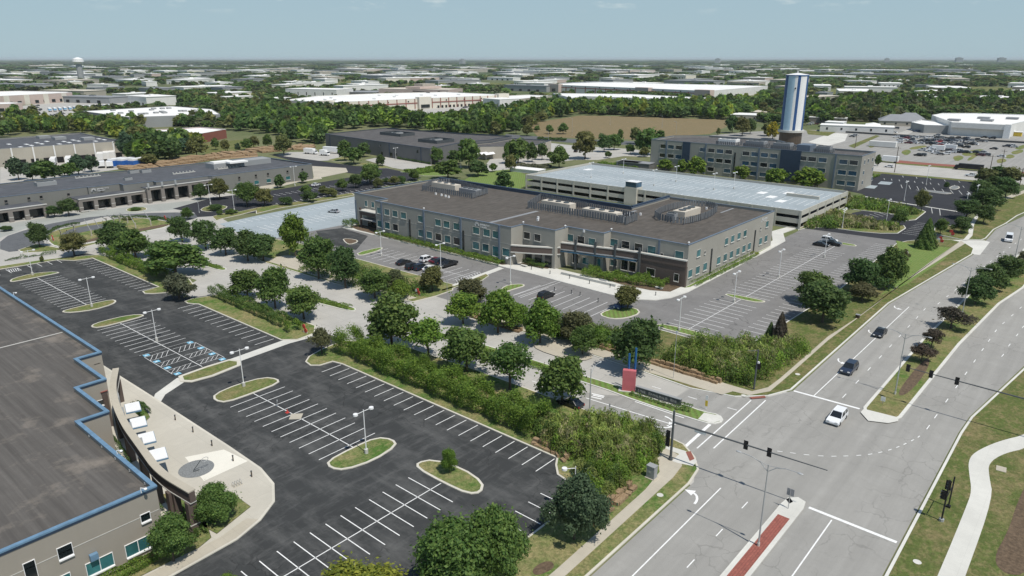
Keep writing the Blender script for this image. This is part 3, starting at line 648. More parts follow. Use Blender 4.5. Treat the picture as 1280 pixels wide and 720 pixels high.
# grey lot in front of the main building
WB = .12
lines('stall_lines', combx(165.4, 128.6, 14, 123.5, 134.0)+[(128.3, 167, 128.6, 125)], WB)
lines('stall_lines', combx(107.4, 84.6, 9, 124.6, 135.6)+[(124.3, 107.3, 142, 106.5), (124.8, 105.8, 141.6, 105.2)], WB)
lines('stall_lines', combx(127.4, 125.8, 1, 124, 134)+[(124+i, 125.8, 125+i, 127.4) for i in range(0, 10)], .1)
lines('stall_lines', [(x, 58.7, x, 69.4) for x in np.arange(132.8, 156.2, 2.42)]+[(x, 58.5, x, 69.2) for x in np.arange(162.0, 219, 2.45)]+[(131, 64.2, 228, 63.6)], WB)
lines('stall_lines', [(x, 50.6, x, 55.2) for x in np.arange(137, 238, 2.45)], WB)
# far dark lot
fl = []
for i in range(14): fl.append((372+0*i, 44+3.3*i, 377, 44+3.3*i+1.5))
for i in range(9): fl.append((352, 48+3.3*i, 362, 51+3.3*i))
for i in range(7): fl.append((386, 46+6*i, 391, 47.5+6*i))
for i in range(9): fl.append((272+2.6*i, 62-.9*i+6, 275.5+2.6*i, 66-.9*i+6))
for i in range(8): fl.append((258+3*i, 48, 258+3*i, 52.5))
fl += [(340, 60, 352, 69), (298, 49, 312, 52), (300, 52, 313, 55)]
lines('stall_lines', fl, .22, 'paint_dim', .03)
b = MB(); b.obox(362, 84, .02, .034, 9, 5, .1); b.obox(347, 86, .02, .034, 9, 4, .1); struct(b.build('hatched_bays', MT['deck']))
# pale deck beside the main building
lines('stall_lines', [(x, 231, x, 236) for x in np.arange(122, 186, 2.6)]+[(x, 213, x, 223) for x in np.arange(124, 182, 2.6)]+[(122, 218, 184, 218)], .16, 'paint', .026)
lines('stall_lines', [(x, 250.5, x+1, 255) for x in np.arange(150, 226, 2.8)]+[(x, 268, x, 273) for x in np.arange(150, 226, 2.8)], .16, 'paint', .026)
# main road
mk = []
for x in (119.8, 127.1, 134.4, 141.8, 149.1, 156.4, 163.6, 170.9, 178): mk.append((x, 29.05, x+1.9, 29.05))
for k in range(22):
    x = 185+k*7.3; y = 27.6-(x-185)*.062-(max(0, x-240)*.02); mk.append((x, y, x+1.9, y-.12))
for x in (117.0, 121.8, 129.3, 136.6, 144, 151.5, 159.1, 165.6, 172.8): mk.append((x, 15.6-(x-120)*.022, x+1.8, 15.6-(x-118)*.022))
for k in range(12): x = 179.5+7.2*k; mk.append((x, 14-(x-179.5)*.10, x+1.8, 13.8-(x-179.5)*.10))
for x, y in ((158.2, 11.3), (165.3, 11.1), (173, 10.7), (179.4, 10.4), (187, 9.8), (194, 9), (201, 8.1)): mk.append((x, y, x+1.8, y-.1))
for k in range(9): mk.append((80.4-7.4*k, 28.85, 78.6-7.4*k, 28.85)); mk.append((72.4-7.4*k, 15.8, 70.6-7.4*k, 15.8))
A_ = [(95.4, 30.8), (96.2, 29.2), (97.0, 27.5), (98.0, 25.8), (99.1, 24.3), (100.3, 23.0), (101.7, 21.6), (103.1, 20.4), (104.6, 19.4), (106.3, 18.5), (107.9, 17.8), (109.6, 17.2), (111.5, 16.6), (113.3, 16.1)]
for i, a in enumerate(A_):
    c = A_[min(i+1, len(A_)-1)] if i < len(A_)-1 else (115.2, 15.8); d = Vector((c[0]-a[0], c[1]-a[1])).normalized()
    mk.append((a[0], a[1], a[0]+d.x*.75, a[1]+d.y*.75))
lines('lane_dashes', mk, .13, 'paint', .022)
lines('lane_lines', [(117.4, 33.0, 178.7, 32.2), (14, 32.6, 81.1, 32.9), (10, 19.3, 83.6, 19.3)], .16, 'paint', .022)
lines('stop_lines', [(117.0, 36.3, 117.4, 25.6), (84.4, 22.4, 84.2, 12.0)], .5, 'paint', .022)
lines('crossing_lines', [(*pt(11, 1195, 482), *pt(11, 925, 722)), (*pt(11, 1268, 482), *pt(11, 1008, 722))], .2, 'paint', .022)
lines('stop_lines', [(*pt(11, 990, 602), *pt(11, 868, 712))], .5, 'paint', .022)
lines('lane_lines', [(*pt(11, 370, 470), *pt(11, 800, 602)), (*pt(11, 615, 488), *pt(11, 860, 570))], .2, 'paint', .022)
lines('lane_dashes', [(*pt(11, 880, 463), *pt(11, 925, 477)), (*pt(11, 1077, 518), *pt(11, 1125, 531)), (*pt(11, 700, 412), *pt(11, 745, 425)), (*pt(11, 480, 350), *pt(11, 530, 366)), (*pt(11, 270, 294), *pt(11, 320, 308)), (*pt(11, 60, 240), *pt(11, 100, 250)), (*pt(11, 100, 385), *pt(11, 150, 402))], .16, 'paint', .022)
lines('stop_lines', [(*pt(11, 398, 448), *pt(11, 462, 462)), (*pt(11, 404, 456), *pt(11, 458, 468)), (*pt(11, 396, 464), *pt(11, 448, 476))], .35, 'paint', .022)
def arrow(x, y, ang, flip=1, s=1.0):
    c, q = math.cos(ang), math.sin(ang)
    def tr(P): return [(x+s*(c*a-q*b*flip), y+s*(q*a+c*b*flip)) for a, b in P]
    b = MB()
    arc = [(-1.5+1.9*math.sin(t), 1.2*(1-math.cos(t))) for t in (0, .3, .6, .9, 1.2, 1.5)]
    b.sheet(strip(tr(arc), .28*s), .022)
    b.sheet(tr([(-.25, 1.05), (.95, 1.05), (.35, 2.2)]), .0225)
    struct(b.build('turn_arrow', MT['paint']))
arrow(77.2, 33.9, 0, 1, 1.15)
for x in (135.3, 155.3, 175.8): arrow(x, 34.9, math.pi, 1, .95)
for g, an, fl in ((pt(11, 760, 625), -math.pi/2, 1), (pt(11, 810, 578), -math.pi/2, -1)): arrow(g[0], g[1], an, fl, 1.1)
for n_, x_, y_ in ((15, 740, 320), (12, 148, 355), (16, 745, 655), (11, 1158, 462)):
    g = pt(n_, x_, y_)
    b = MB(); b.sheet([(g[0]+.45*math.cos(i*math.pi/6), g[1]+.45*math.sin(i*math.pi/6)) for i in range(12)], .172); struct(b.build('manhole_cover', MT['conc_new']))
# ================================================================== buildings
def win(root, face, c, a, z, w_, h_, gm='glass', fm='trim', sill=True, mull=0, t=.055):
    """window on a wall: face 'x' looks to -X at X=c (a is Y), 'y' looks to -Y at Y=c (a is X)"""
    def B(mb, a0, z0, a1, z1, d0, d1):
        if face == 'x': mb.box(c-d1, a0, z0, c-d0, a1, z1)
        else: mb.box(a0, c-d1, z0, a1, c-d0, z1)
    f = MB(); x0, x1, z0, z1 = a-w_/2, a+w_/2, z-h_/2, z+h_/2
    B(f, x0-t, z0-t, x1+t, z0, .0, .10); B(f, x0-t, z1, x1+t, z1+t, .0, .10)
    B(f, x0-t, z0, x0, z1, .0, .10); B(f, x1, z0, x1+t, z1, .0, .10)
    for k in range(mull):
        xm = x0+(x1-x0)*(k+1)/(mull+1); B(f, xm-.04, z0, xm+.04, z1, .0, .09)
    if sill: B(f, x0-t, z0-t-.16, x1+t, z0-t, .0, .22)
    fo = f.build('window', MT[fm], root)
    p = MB(); B(p, x0, z0, x1, z1, .012, .03); po = p.build('pane', MT[gm], fo)
    return fo
def cope_along(b, poly, z, w_=.45, h=.16, out=.06):
    poly = ccw(poly); inn = inset(poly, w_); ou = inset(poly, -out)
    n = len(poly)
    for i in range(n):
        j = (i+1) % n
        q = [ou[i], ou[j], inn[j], inn[i]]
        b.prism(q, z, z+h, True)
def shell(root, poly, h, wall, roof, cope, deck=.6, cw=.45, ch=.16, name='wall'):
    b = MB(); poly = ccw(poly); inn = inset(poly, .35); n = len(poly)
    for i in range(n):
        j = (i+1) % n
        b.poly([(*poly[i], -.05), (*poly[j], -.05), (*poly[j], h), (*poly[i], h)])
        b.poly([(*poly[i], h), (*poly[j], h), (*inn[j], h), (*inn[i], h)])
        b.poly([(*inn[i], h), (*inn[j], h), (*inn[j], h-deck), (*inn[i], h-deck)])
    b.build(name, MT[wall], root)
    MB().sheet(inn, h-deck).build('roof', MT[roof], root)
    if cope:
        c = MB(); cope_along(c, poly, h+.003, cw, ch); c.build('coping', MT[cope], root)
def blank(face, c, xs, z0, z1, m, root, name, th=.06):
    b = MB()
    for a0, a1 in xs:
        if face == 'x': b.box(c-th, a0, z0, c, a1, z1)
        else: b.box(a0, c-th, z0, a1, c, z1)
    return b.build(name, MT[m], root)

# ---- A: flat roofed building at the left edge ----------------------------------
A_ = thing('office_building', 'near grey office building with brown weathered flat roof, stepped corner and light blue coping', 'building', (27, 77.5, 0))
PA = [(-14, 77.5), (27, 77.5), (27, 101), (30.8, 101), (30.8, 112.5), (34.8, 112.5), (34.8, 124.3), (38.5, 124.3), (38.5, 185), (38.5, 215), (-14, 215)]
shell(A_, PA, 8, 'wall_a', 'roof_a', None, .55)
c = MB(); cope_along(c, PA, 8.004, .42, .20, .10); c.build('coping', MT['blue_cope'], A_)
c = MB(); cope_along(c, PA, 7.72, .05, .28, .07); c.build('fascia', MT['navy'], A_)
MB().box(1, 77.47, 5.02, 26.9, 77.50, 5.10).build('wall_joint', MT['trim'], A_)
for (x, y, w_, h_, z, g, s, mu) in ((25.3, 0, 1.0, .95, 4.85, 'glass_d', 1, 0), (17.0, 0, 1.35, 1.35, 5.1, 'glass_d', 1, 0), (13.7, 0, 1.0, 2.3, 4.6, 'glass_d', 1, 0)):
    win(A_, 'y', 77.5, x, z, w_, h_, g, 'white_m', bool(s), mu, .06)
for x in (24.0, 19.9, 15.6, 11.3, 7.0): win(A_, 'y', 77.5, x, 1.65, 2.7, 1.55, 'glass', 'white_m', True, 1, .06)
win(A_, 'y', 112.5, 33.4, 4.6, .9, .8, 'glass_d', 'white_m', True, 0, .05)
b = MB(); b.box(19.0, 76.9, 2.75, 19.8, 77.4, 3.5); b.build('wall_lamp_box', MT['blue_cope'], A_)
for (x, y) in ((25.3, 77.35), (38.6, 170), (26.9, 88)):
    b = MB(); b.tube((x, y, 8.1), (x, y, 8.75), .05); b.tube((x, y, 8.75), (x+.25, y-.5, 8.8), .05); b.ball((x+.3, y-.6, 8.75), .2, .2, .14); b.build('parapet_lamp', MT['white_m'], A_)
b = MB(); b.box(3, 141.0, 7.46, 38.1, 141.25, 7.52); b.build('expansion_strip', MT['trim'], A_)
for i in range(5):
    b = MB(); y = 79.5+4.2*i; b.box(26.5, y, 7.6, 26.66, y+.15, 7.9); b.build('scupper', MT['steel'], A_)
for y in (113, 125):
    x = 33.6 if y < 120 else 37
    MB().box(x+.2, y-.6, .1, x+1.0, y+.2, 6.2).build('brown_pier', MT['wall_brown'], A_)
    MB().box(x+.1, y-.7, 6.2, x+1.1, y+.3, 6.32).build('pier_cap', MT['redband'], A_)

# ---- curved entrance screen with little canopies --------------------------------
SCR = thing('entrance_screen', 'curved brown stone entrance screen on columns in front of the near office building', 'screen wall', (31, 95, 0))
arc = chaikin([(30.6, 76.9), (29.9, 84), (31.0, 91.5), (32.4, 101.5), (35.3, 112.6), (39.2, 121.0)], 3, False)
b = MB(); b.prism(strip(arc, .72), 4.35, 5.75, True); b.build('beam', MT['wall_brown'], SCR)
b = MB(); b.prism(strip(arc, .95), 5.753, 5.92, True); b.build('beam_cap', MT['walk'], SCR)
b = MB(); b.prism(strip(arc, .84), 4.22, 4.347, True); b.build('beam_foot', MT['trim'], SCR)
for g in ((30.5, 77.5), (30.0, 81.5)):
    c_ = MB(); c_.box(g[0]-.55, g[1]-.45, .13, g[0]+.55, g[1]+.45, 4.21); c_.box(g[0]-.62, g[1]-.52, .13, g[0]+.62, g[1]+.52, .5); co = c_.build('column', MT['wall_brown'], SCR)
    MB().box(g[0]-.6, g[1]-.5, 1.15, g[0]+.6, g[1]+.5, 1.27).build('column_band', MT['trim'], co)
for i in range(8, len(arc), 6):
    g = arc[i]; c_ = MB(); c_.box(g[0]-.4, g[1]-.4, .13, g[0]+.4, g[1]+.4, 4.21); c_.build('column', MT['wall_brown'], SCR)
for i, (px, py) in enumerate(((36.9, 109.7), (35.4, 104.1), (34.2, 98.4), (33.3, 92.7))):
    cn = thing('entrance_canopy', ['small white flat canopy farthest along the curved entrance screen', 'white flat canopy second from the far end of the curved entrance screen', 'white flat canopy third from the far end of the curved entrance screen', 'white flat canopy nearest the round pebble bed on the curved entrance screen'][i], 'canopy', (px, py, 0), 'flat canopies on the curved entrance screen')
    b = MB(); b.obox(px, py, 3.42, 3.5, 2.0, 3.2, -.3); b.build('canopy_top', MT['white_m'], cn)
    b = MB(); b.obox(px, py, 3.20, 3.418, 2.12, 3.32, -.3); b.build('canopy_fascia', MT['blue_cope'], cn)
    b = MB(); b.obox(px-1.15, py+1.9, .2, 5.3, .3, 2.0, -.3); b.build('fin', MT['wall_grey'], cn)
for (x, y) in ((41.8, 106.9), (41.8, 101.0), (41.7, 94.9), (41.6, 88.6), (41.2, 82.9)):
    t = thing('bollard_light', 'short bronze bollard light along the plaza edge', 'bollard', (x, y, .15), 'bollard lights along the plaza edge')
    MB().tube((x, y, .15), (x, y, .95), .09).build('post', MT['bronze'], t)
    MB().tube((x, y, .95), (x, y, 1.1), .12).build('cap', MT['dgrey_m'], t)
sc = thing('plaza_sculpture', 'thin dark metal sculpture with a hoop standing on the round pebble bed', 'sculpture', (36.8, 90.2, .16))
b = MB(); b.tube((36.7, 90.5, .18), (37.6, 89.9, 1.6), .05); b.tube((36.5, 90.2, .2), (37.3, 90.0, .24), .09); b.build('arm', MT['dgrey_m'], sc)
b = MB()
for i in range(14):
    t0, t1 = 2*math.pi*i/14, 2*math.pi*(i+1)/14
    b.tube((38.1+.5*math.cos(t0), 89.7, 1.6+.32*math.sin(t0)), (38.1+.5*math.cos(t1), 89.7, 1.6+.32*math.sin(t1)), .04, n=5)
b.build('hoop', MT['steel'], sc)
g = pt(13, 1185, 270)
br_ = thing('bike_rack', 'small wire bike rack on the plaza beside the round shrub', 'bike rack', (*g, .15))
for i in range(4):
    b = MB()
    for k in range(6):
        a0, a1 = math.pi*k/6, math.pi*(k+1)/6
        b.tube((g[0]+.35*i-.5, g[1]+.35*math.cos(a0), .15+.7*math.sin(a0)), (g[0]+.35*i-.5, g[1]+.35*math.cos(a1), .15+.7*math.sin(a1)), .03, n=5)
    b.build('hoop', MT['steel'], br_)
MB().box(g[0]-.6, g[1]-.4, .15, g[0]+.7, g[1]+.4, .2).build('base_plate', MT['walk'], br_)

# ---- B: main two storey office ---------------------------------------------------
B_ = thing('office_building', 'long two storey grey office building with brown flat roof in the middle of the view', 'building', (158.3, 78.7, 0))
PB = [(158.3, 78.7), (158.3, 101.6), (155.0, 101.6), (155.0, 113.4), (149.2, 113.4), (149.2, 124.8), (144.2, 124.8), (144.2, 183.4), (149.0, 183.4), (149.0, 200.5), (189.4, 200.5), (189.4, 114.3), (213.0, 114.3), (213.0, 78.7)]
shell(B_, PB, 10.85, 'wall_b', 'roof_b', None, .6)
c = MB(); cope_along(c, PB, 10.853, .45, .16, .06); c.build('coping', MT['slatecol'], B_)
# thicker navy parapet at the back
for (x0, y0, x1, y1) in ((188.9, 114.3, 189.9, 200.5), (189.4, 114.0, 213.0, 114.8)): MB().box(x0, y0, 10.2, x1, y1, 11.45).build('rear_parapet', MT['navy'], B_)
def ys_at(n, xs, yy, X): return [on_x(n, x, yy, X)[0] for x in xs]
ups = [(551, 255), (585, 260)]
for y in ys_at(6, (551, 585), 140, 149.0): win(B_, 'x', 149.0, y, 8.0, 1.5, 1.9)
up = ys_at(6, (620, 657, 697, 739, 824, 910, 953, 1002, 1100, 1153, 1200), 215, 144.2)
lo = ys_at(6, (625, 661, 701, 827, 868, 913, 958, 1004, 1100, 1148, 1200, 1250), 315, 144.2)
for y in up: win(B_, 'x', 144.2, y, 8.05, 2.5, 1.95)
for i, y in enumerate(lo): win(B_, 'x', 144.2, y, 3.6 if i != 10 else 3.2, 2.5, 2.1 if i != 10 else 2.8, 'glass' if i not in (2, 5, 7) else 'glass_d')
pil = ys_at(6, (632, 840, 1024, 1217), 210, 144.2)
for y in pil: MB().box(143.9, y-.28, 0, 144.19, y+.28, 10.86).build('pilaster', MT['slatecol'], B_)
for y in ys_at(6, (771, 1037), 280, 144.2): MB().box(144.05, y-.3, .6, 144.19, y+.3, 7.2).build('slot_window', MT['glass_d'], B_)
MB().box(148.7, 199.6, 0, 148.99, 200.2, 8.5).build('pilaster', MT['slatecol'], B_)
# side entrance with balcony band at the far left bay
b = MB(); b.box(146.2, 184.2, 4.6, 148.98, 194.5, 5.9); b.build('balcony_band', MT['wall_brown'], B_)
b = MB(); b.box(146.0, 184.0, 5.9, 148.98, 194.8, 6.15); b.build('balcony_cap', MT['trim'], B_)
b = MB(); b.box(145.6, 185.0, 3.2, 148.9, 193.5, 3.4); b.build('entrance_canopy', MT['steel'], B_)
b = MB(); b.box(148.8, 184.6, .1, 148.97, 193.8, 3.1); b.build('entrance_glass', MT['glass_d'], B_)
for y in (184.6, 194.2): MB().box(146.1, y-.3, 0, 146.6, y+.3, 7).build('pier', MT['wall_brown'], B_)
# pale upper band joint and logo
for (X, a, b_) in ((144.2, 124.9, 183.3),): MB().box(X-.03, a, 6.05, X-.001, b_, 6.12).build('wall_joint', MT['trim'], B_)
def logo(root, face, c, a, z, s, nglyph, d=1, m='white_m'):
    b = MB()
    def q(a0, z0, a1, z1, th=.06):
        a0, a1 = a+d*a0*s, a+d*a1*s; z0, z1 = z+z0*s, z+z1*s
        if face == 'x': b.box(c-th-.02, min(a0, a1), z0, c-.02, max(a0, a1), z1)
        else: b.box(min(a0, a1), c-th-.02, z0, max(a0, a1), c-.02, z1)
    for r, th in ((1.0, .14), (.62, .22)):
        n = 12
        for k in range(n):
            t = math.pi*1.15*k/(n-1)-.1; q(r*math.cos(t)-th/2, r*math.sin(t)-th/2, r*math.cos(t)+th/2, r*math.sin(t)+th/2)
    b.build('sign_emblem', MT[m], root)
    b2 = MB()
    def q2(a0, z0, a1, z1, th=.06):
        a0, a1 = a+d*a0*s, a+d*a1*s; z0, z1 = z+z0*s, z+z1*s
        if face == 'x': b2.box(c-th-.02, min(a0, a1), z0, c-.02, max(a0, a1), z1)
        else: b2.box(min(a0, a1), c-th-.02, z0, max(a0, a1), c-.02, z1)
    rnd = random.Random(3)
    for row, (zz, hh, n, wd) in enumerate(((.15, .55, nglyph, .5), (-.55, .42, int(nglyph*1.0), .33))):
        x = 1.5
        for k in range(n):
            q2(x, zz, x+.1, zz+hh)
            if rnd.random() < .7: q2(x+.1, zz+hh-.1, x+wd*.6, zz+hh)
            if rnd.random() < .6: q2(x+.1, zz, x+wd*.6, zz+.1)
            if rnd.random() < .5: q2(x+wd*.6-.02, zz+.1, x+wd*.6+.08, zz+hh-.1)
            x += wd+.05
    b2.build('sign_letters', MT[m], root)
yl, zl = on_x(6, 1105, 240, 144.2)
logo(B_, 'x', 144.2, yl, 9.7, .85, 8, -1)
# entrance front: brown screen with piers
yr = ys_at(7, (65, 75, 130), 300, 149.2)
for x_, c_, zz in ((75, 149.2, 302), (128, 149.2, 310)): win(B_, 'x', 149.2, on_x(7, x_, zz, 149.2)[0], 8.0, 2.2, 1.9, 'glass_d')
for x_ in (290, 345, 400): win(B_, 'x', 155.0, on_x(7, x_, 325, 155.0)[0], 8.0, 2.2, 1.9, 'glass' if x_ != 345 else 'glass_d')
for x_ in (510, 568, 633, 700, 840): win(B_, 'x', 158.3, on_x(7, x_, 355, 158.3)[0], 8.0, 2.3, 1.9, 'glass_d' if x_ in (568, 633) else 'glass')
win(B_, 'x', 158.3, on_x(7, 750, 388, 158.3)[0], 7.2, .7, .8, 'glass_d')
MB().box(158.1, on_x(7, 733, 400, 158.3)[0]-.25, 6.6, 158.29, on_x(7, 733, 400, 158.3)[0]+.25, 10.85).build('pilaster', MT['slatecol'], B_)
for y in (115.5, 119, 122.5): MB().box(148.9, y-1.1, .1, 149.15, y+1.1, 3.6).build('entrance_glass', MT['glass_d'], B_)
RB = [(157.6, 78.5), (157.2, 85), (156.8, 92), (155.9, 98), (154.3, 103.5), (153.2, 109.3), (151.8, 114.6)]
LB = [(144.3, 124.9), (147.0, 119.2), (149.6, 114.4), (151.2, 113.2)]
for P_, zt, dz in ((RB, 7.25, 0), (LB, 6.1, 0)):
    MB().prism(strip(P_, .7), zt-1.9, zt-.3, True).build('stone_band', MT['wall_brown'], B_)
    MB().prism(strip(P_, .95), zt-.298, zt, True).build('band_cap', MT['trim'], B_)
    MB().prism(strip(P_ if P_ is LB else P_[2:], 1.0), zt-2.2, zt-1.902, True).build('band_foot', MT['steel' if P_ is RB else 'trim'], B_)
MB().prism(strip(RB[2:], 2.2), 4.7, 4.85, True).build('glass_awning', MT['glass_b'], B_)
b = MB(); b.prism([(158.25, 78.55), (157.4, 78.55), (157.0, 85), (156.6, 91.2), (158.25, 91.2)], 0, 5.34, True); b.build('brown_base', MT['wall_brown'], B_)
for g in ((151.5, 114.4), (153.0, 109.1), (154.2, 103.5), (155.6, 98.2), (156.4, 91.3)):
    MB().box(g[0]-.45, g[1]-.26, .1, g[0]+.15, g[1]+.26, 8.5).build('pier', MT['dgrey_m'], B_)
for xx, gm_ in ((283, 'glass'), (348, 'glass_d'), (398, 'glass'), (458, 'glass'), (505, 'glass'), (560, 'glass_d'), (600, 'glass_d')):
    y = on_x(7, xx, 425, 157.9)[0]; win(B_, 'x', 158.3 if y < 101.5 else 155.0, y, 2.4, 2.1, 2.7 if xx not in (398, 505) else 1.7, gm_)
for xx in (695, 825): y = on_x(7, xx, 465, 156.6)[0]; win(B_, 'x', 156.58, y, 2.6, 2.4 if xx == 695 else 1.3, 1.9, 'glass_d')
# right hand side wall
for x_, y_ in ((932, 387), (1071, 330), (1102, 316), (1134, 303), (1164, 290), (1275, 240)):
    a, z = on_y(7, x_, y_, 78.7); win(B_, 'y', 78.7, a, 7.75, 2.0, 1.8)
for x_, y_ in ((890, 487), (927, 471), (964, 456), (1032, 424), (1065, 407), (1096, 393), (1128, 380), (1158, 367), (1185, 353), (1241, 330), (1268, 318)):
    a, z = on_y(7, x_, y_, 78.7); win(B_, 'y', 78.7, a, 3.2, 2.1, 1.95)
for x_ in (995, 1213): a, z = on_y(7, x_, 410 if x_ < 1100 else 305, 78.7); MB().box(a-.35, 78.55, .6, a+.35, 78.69, 7.4).build('slot_window', MT['glass_d'], B_)
for x_, y_ in ((964, 377), (1243, 258)): a, z = on_y(7, x_, y_, 78.7); win(B_, 'y', 78.7, a, 7.2, .7, .7, 'glass_d')
a, z = on_y(7, 1252, 225, 78.7); logo(B_, 'y', 78.7, a, 9.4, .85, 6, 1)
# roof plant screens
def louvre(root, poly, z0, z1, name='plant_screen'):
    b = MB(); n = len(poly)
    for i in range(n):
        p, q = Vector(poly[i]), Vector(poly[(i+1) % n]); L = (q-p).length; m = max(1, int(L/.9))
        for k in range(m):
            a0 = p.lerp(q, k/m); a1 = p.lerp(q, (k+.66)/m)
            b.prism(strip([tuple(a0), tuple(a1)], .08), z0+.35, z1, True)
            if k % 3 == 0: b.prism(strip([tuple(a0), tuple(p.lerp(q, (k+.12)/m))], .22), z0, z1+.05, True)
    b.build(name, MT['screen_m'], root)
def rtu(x, y, lx, ly, z, h, label, m='roof_tan', ang=0, grp='rooftop air units on the middle office building'):
    t = thing('rooftop_unit', label, 'rooftop unit', (x, y, z), grp)
    b = MB(); b.obox(x, y, z, z+h, lx, ly, ang); b.build('casing', MT[m], t)
    b = MB()
    for k in range(3):
        q = (k-1)*.28*max(lx, ly); xx, yy = (x, y+q) if ly > lx else (x+q, y)
        b.tube((xx, yy, z+h), (xx, yy, z+h+.25), min(lx, ly)*.28, n=12)
    b.build('fan', MT['dgrey_m'], t)
rz = 10.25
S1 = [(169.6, 163.9), (168.9, 187.8), (181, 195.0), (185.7, 190.5), (180, 166.5)]
louvre(B_, S1, rz, rz+2.1)
rtu(177, 184, 3, 12, rz+.2, 2.0, 'long beige rooftop unit inside the far left louvred screen on the middle office')
rtu(176, 171, 3, 8, rz+.2, 1.7, 'dark topped rooftop unit at the near end of the far left louvred screen', 'roof_grey')
S2 = [(169.6, 104.0), (169.2, 139.5), (182.5, 145.0), (180.5, 128), (176.5, 104.6)]
louvre(B_, S2, rz, rz+2.4)
rtu(175, 132, 3.2, 11, rz+.2, 2.2, 'long beige rooftop unit at the left end of the middle louvred screen')
rtu(173, 114.5, 3.2, 12, rz+.2, 2.2, 'long beige rooftop unit at the right end of the middle louvred screen')
rtu(171.8, 107, 1.6, 2, rz+.2, 1.6, 'small grey rooftop unit at the tip of the middle louvred screen', 'roof_grey')
S3 = chaikin([(181.4, 102.3), (178.8, 92.4), (186, 90.6), (195, 90.6), (205.5, 93.2), (208.5, 100.0), (200, 104.5), (190, 104.5)], 1)
louvre(B_, S3, rz, rz+2.2)
rtu(192, 97, 10, 4, rz+.2, 2.0, 'broad pinkish beige rooftop unit inside the curved louvred screen')
rtu(184, 97.5, 2, 2.6, rz+.2, 1.9, 'dark square rooftop unit beside the beige one in the curved louvred screen', 'roof_grey')
b = MB(); b.box(145, 134.5, rz+.01, 168.5, 135.8, rz+.05); b.box(178, 112, rz+.01, 189, 113, rz+.05); b.box(203, 91, rz+.01, 212, 91.6, rz+.05); b.build('roof_walkway', MT['roof_grey'], B_)
for x, y in ((160, 128), (158, 126.5), (167, 176), (166.5, 173.5), (166, 171.5), (167.2, 179), (181, 110), (184, 108), (196, 101), (205, 97), (155, 108)):
    MB().box(x-.25, y-.25, rz, x+.25, y+.25, rz+.7).build('roof_vent', MT['white_m'], B_)
for x, y in ((144.3, 160), (149.3, 124.7), (153.4, 113.2), (158.4, 78.8), (158.3, 101.5)):
    b = MB(); b.tube((x, y, 11), (x, y, 11.5), .06); b.ball((x, y, 11.6), .3, .3, .2, 6, 4); b.build('parapet_lamp', MT['white_m'], B_)

# planters, ramps and bollards before the entrance
for i, (n_, x_, y_) in enumerate(((7, 60, 455), (7, 475, 490), (7, 577, 513), (7, 683, 537), (7, 735, 567), (7, 455, 530))):
    g = pt(n_, x_, y_)
    t = thing('bench', 'pale stone bench on the entrance walk of the middle office', 'bench', (*g, .15), 'stone benches on the office entrance walk')
    MB().box(g[0]-.35, g[1]-1.0, .45, g[0]+.35, g[1]+1.0, .62).build('seat', MT['conc_new' if i % 2 == 0 else 'grey_m'], t)
    MB().box(g[0]-.3, g[1]-.8, .15, g[0]+.3, g[1]-.6, .45).build('leg', MT['conc_new'], t)
    MB().box(g[0]-.3, g[1]+.6, .15, g[0]+.3, g[1]+.8, .45).build('leg', MT['conc_new'], t)
RW = thing('ramp_wall', 'long low pale retaining wall of the ramp before the middle office entrance', 'wall', (146, 101, .1))
MB().box(146.3, 92, .1, 146.7, 109, .75).build('ramp_side', MT['kerb_white'], RW)
MB().box(146.25, 91.9, .75, 146.75, 109.1, .86).build('ramp_coping', MT['conc_new'], RW)
for i, (n_, x_, y_) in enumerate(((7, 97, 470), (7, 190, 492), (7, 288, 515), (7, 387, 542), (7, 490, 560), (7, 718, 600), (7, 297, 590), (7, 340, 600), (7, 430, 632), (7, 212, 575))):
    g = pt(n_, x_, y_); t = thing('bollard', 'short dark bollard before the middle office entrance', 'bollard', (*g, 0), 'dark bollards before the office entrance')
    MB().tube((*g, 0), (*g, .95), .1).build('post', MT['dgrey_m'], t); MB().tube((*g, .95), (*g, 1.05), .13).build('cap', MT['black'], t)
fl_ = pt(7, 250, 385, 3); t = thing('red_flag', 'small red flag hanging by the entrance pier of the middle office', 'flag', (155.3, 109.0, 3.4))
MB().tube((155.2, 109.0, 5.1), (154.3, 109.0, 4.9), .03).build('pole', MT['white_m'], t); MB().box(154.35, 108.7, 4.1, 155.1, 108.74, 4.85).build('cloth', MT['red'], t)

# ---- C: parking garage -----------------------------------------------------------
C_ = thing('parking_garage', 'low open two level parking garage with pale blue top deck behind the middle office', 'parking garage', (243.5, 80.5, 0))
gx, gy0, gy1, gx1 = 241.5, 80.3, 200.0, 291.0
MB().box(gx+.4, gy0+.4, 2.4, gx1-.4, gy1-.4, 2.7).build('lower_deck', MT['lot_grey'], C_)
b = MB()
for z0, z1 in ((4.6, 6.35), (1.9, 3.5), (-.1, .5)):
    b.box(gx-.2, gy0, z0, gx, gy1, z1); b.box(gx, gy0-.2, z0, gx1, gy0, z1); b.box(gx1, gy0, z0, gx1+.2, gy1, z1); b.box(gx, gy1, z0, gx1, gy1+.2, z1)
b.build('spandrel', MT['conc_gar'], C_)
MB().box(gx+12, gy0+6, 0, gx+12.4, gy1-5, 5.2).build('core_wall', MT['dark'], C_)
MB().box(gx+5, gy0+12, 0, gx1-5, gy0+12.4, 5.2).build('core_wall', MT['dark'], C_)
for y in np.arange(gy0, gy1+1, 8.55): MB().box(gx-.32, y-.35, 0, gx+.1, y+.35, 6.3).build('pier', MT['conc_gar'], C_)
for x in np.arange(gx+8.2, gx1, 8.2): MB().box(x-.35, gy0-.32, 0, x+.35, gy0+.1, 6.3).build('pier', MT['conc_gar'], C_)
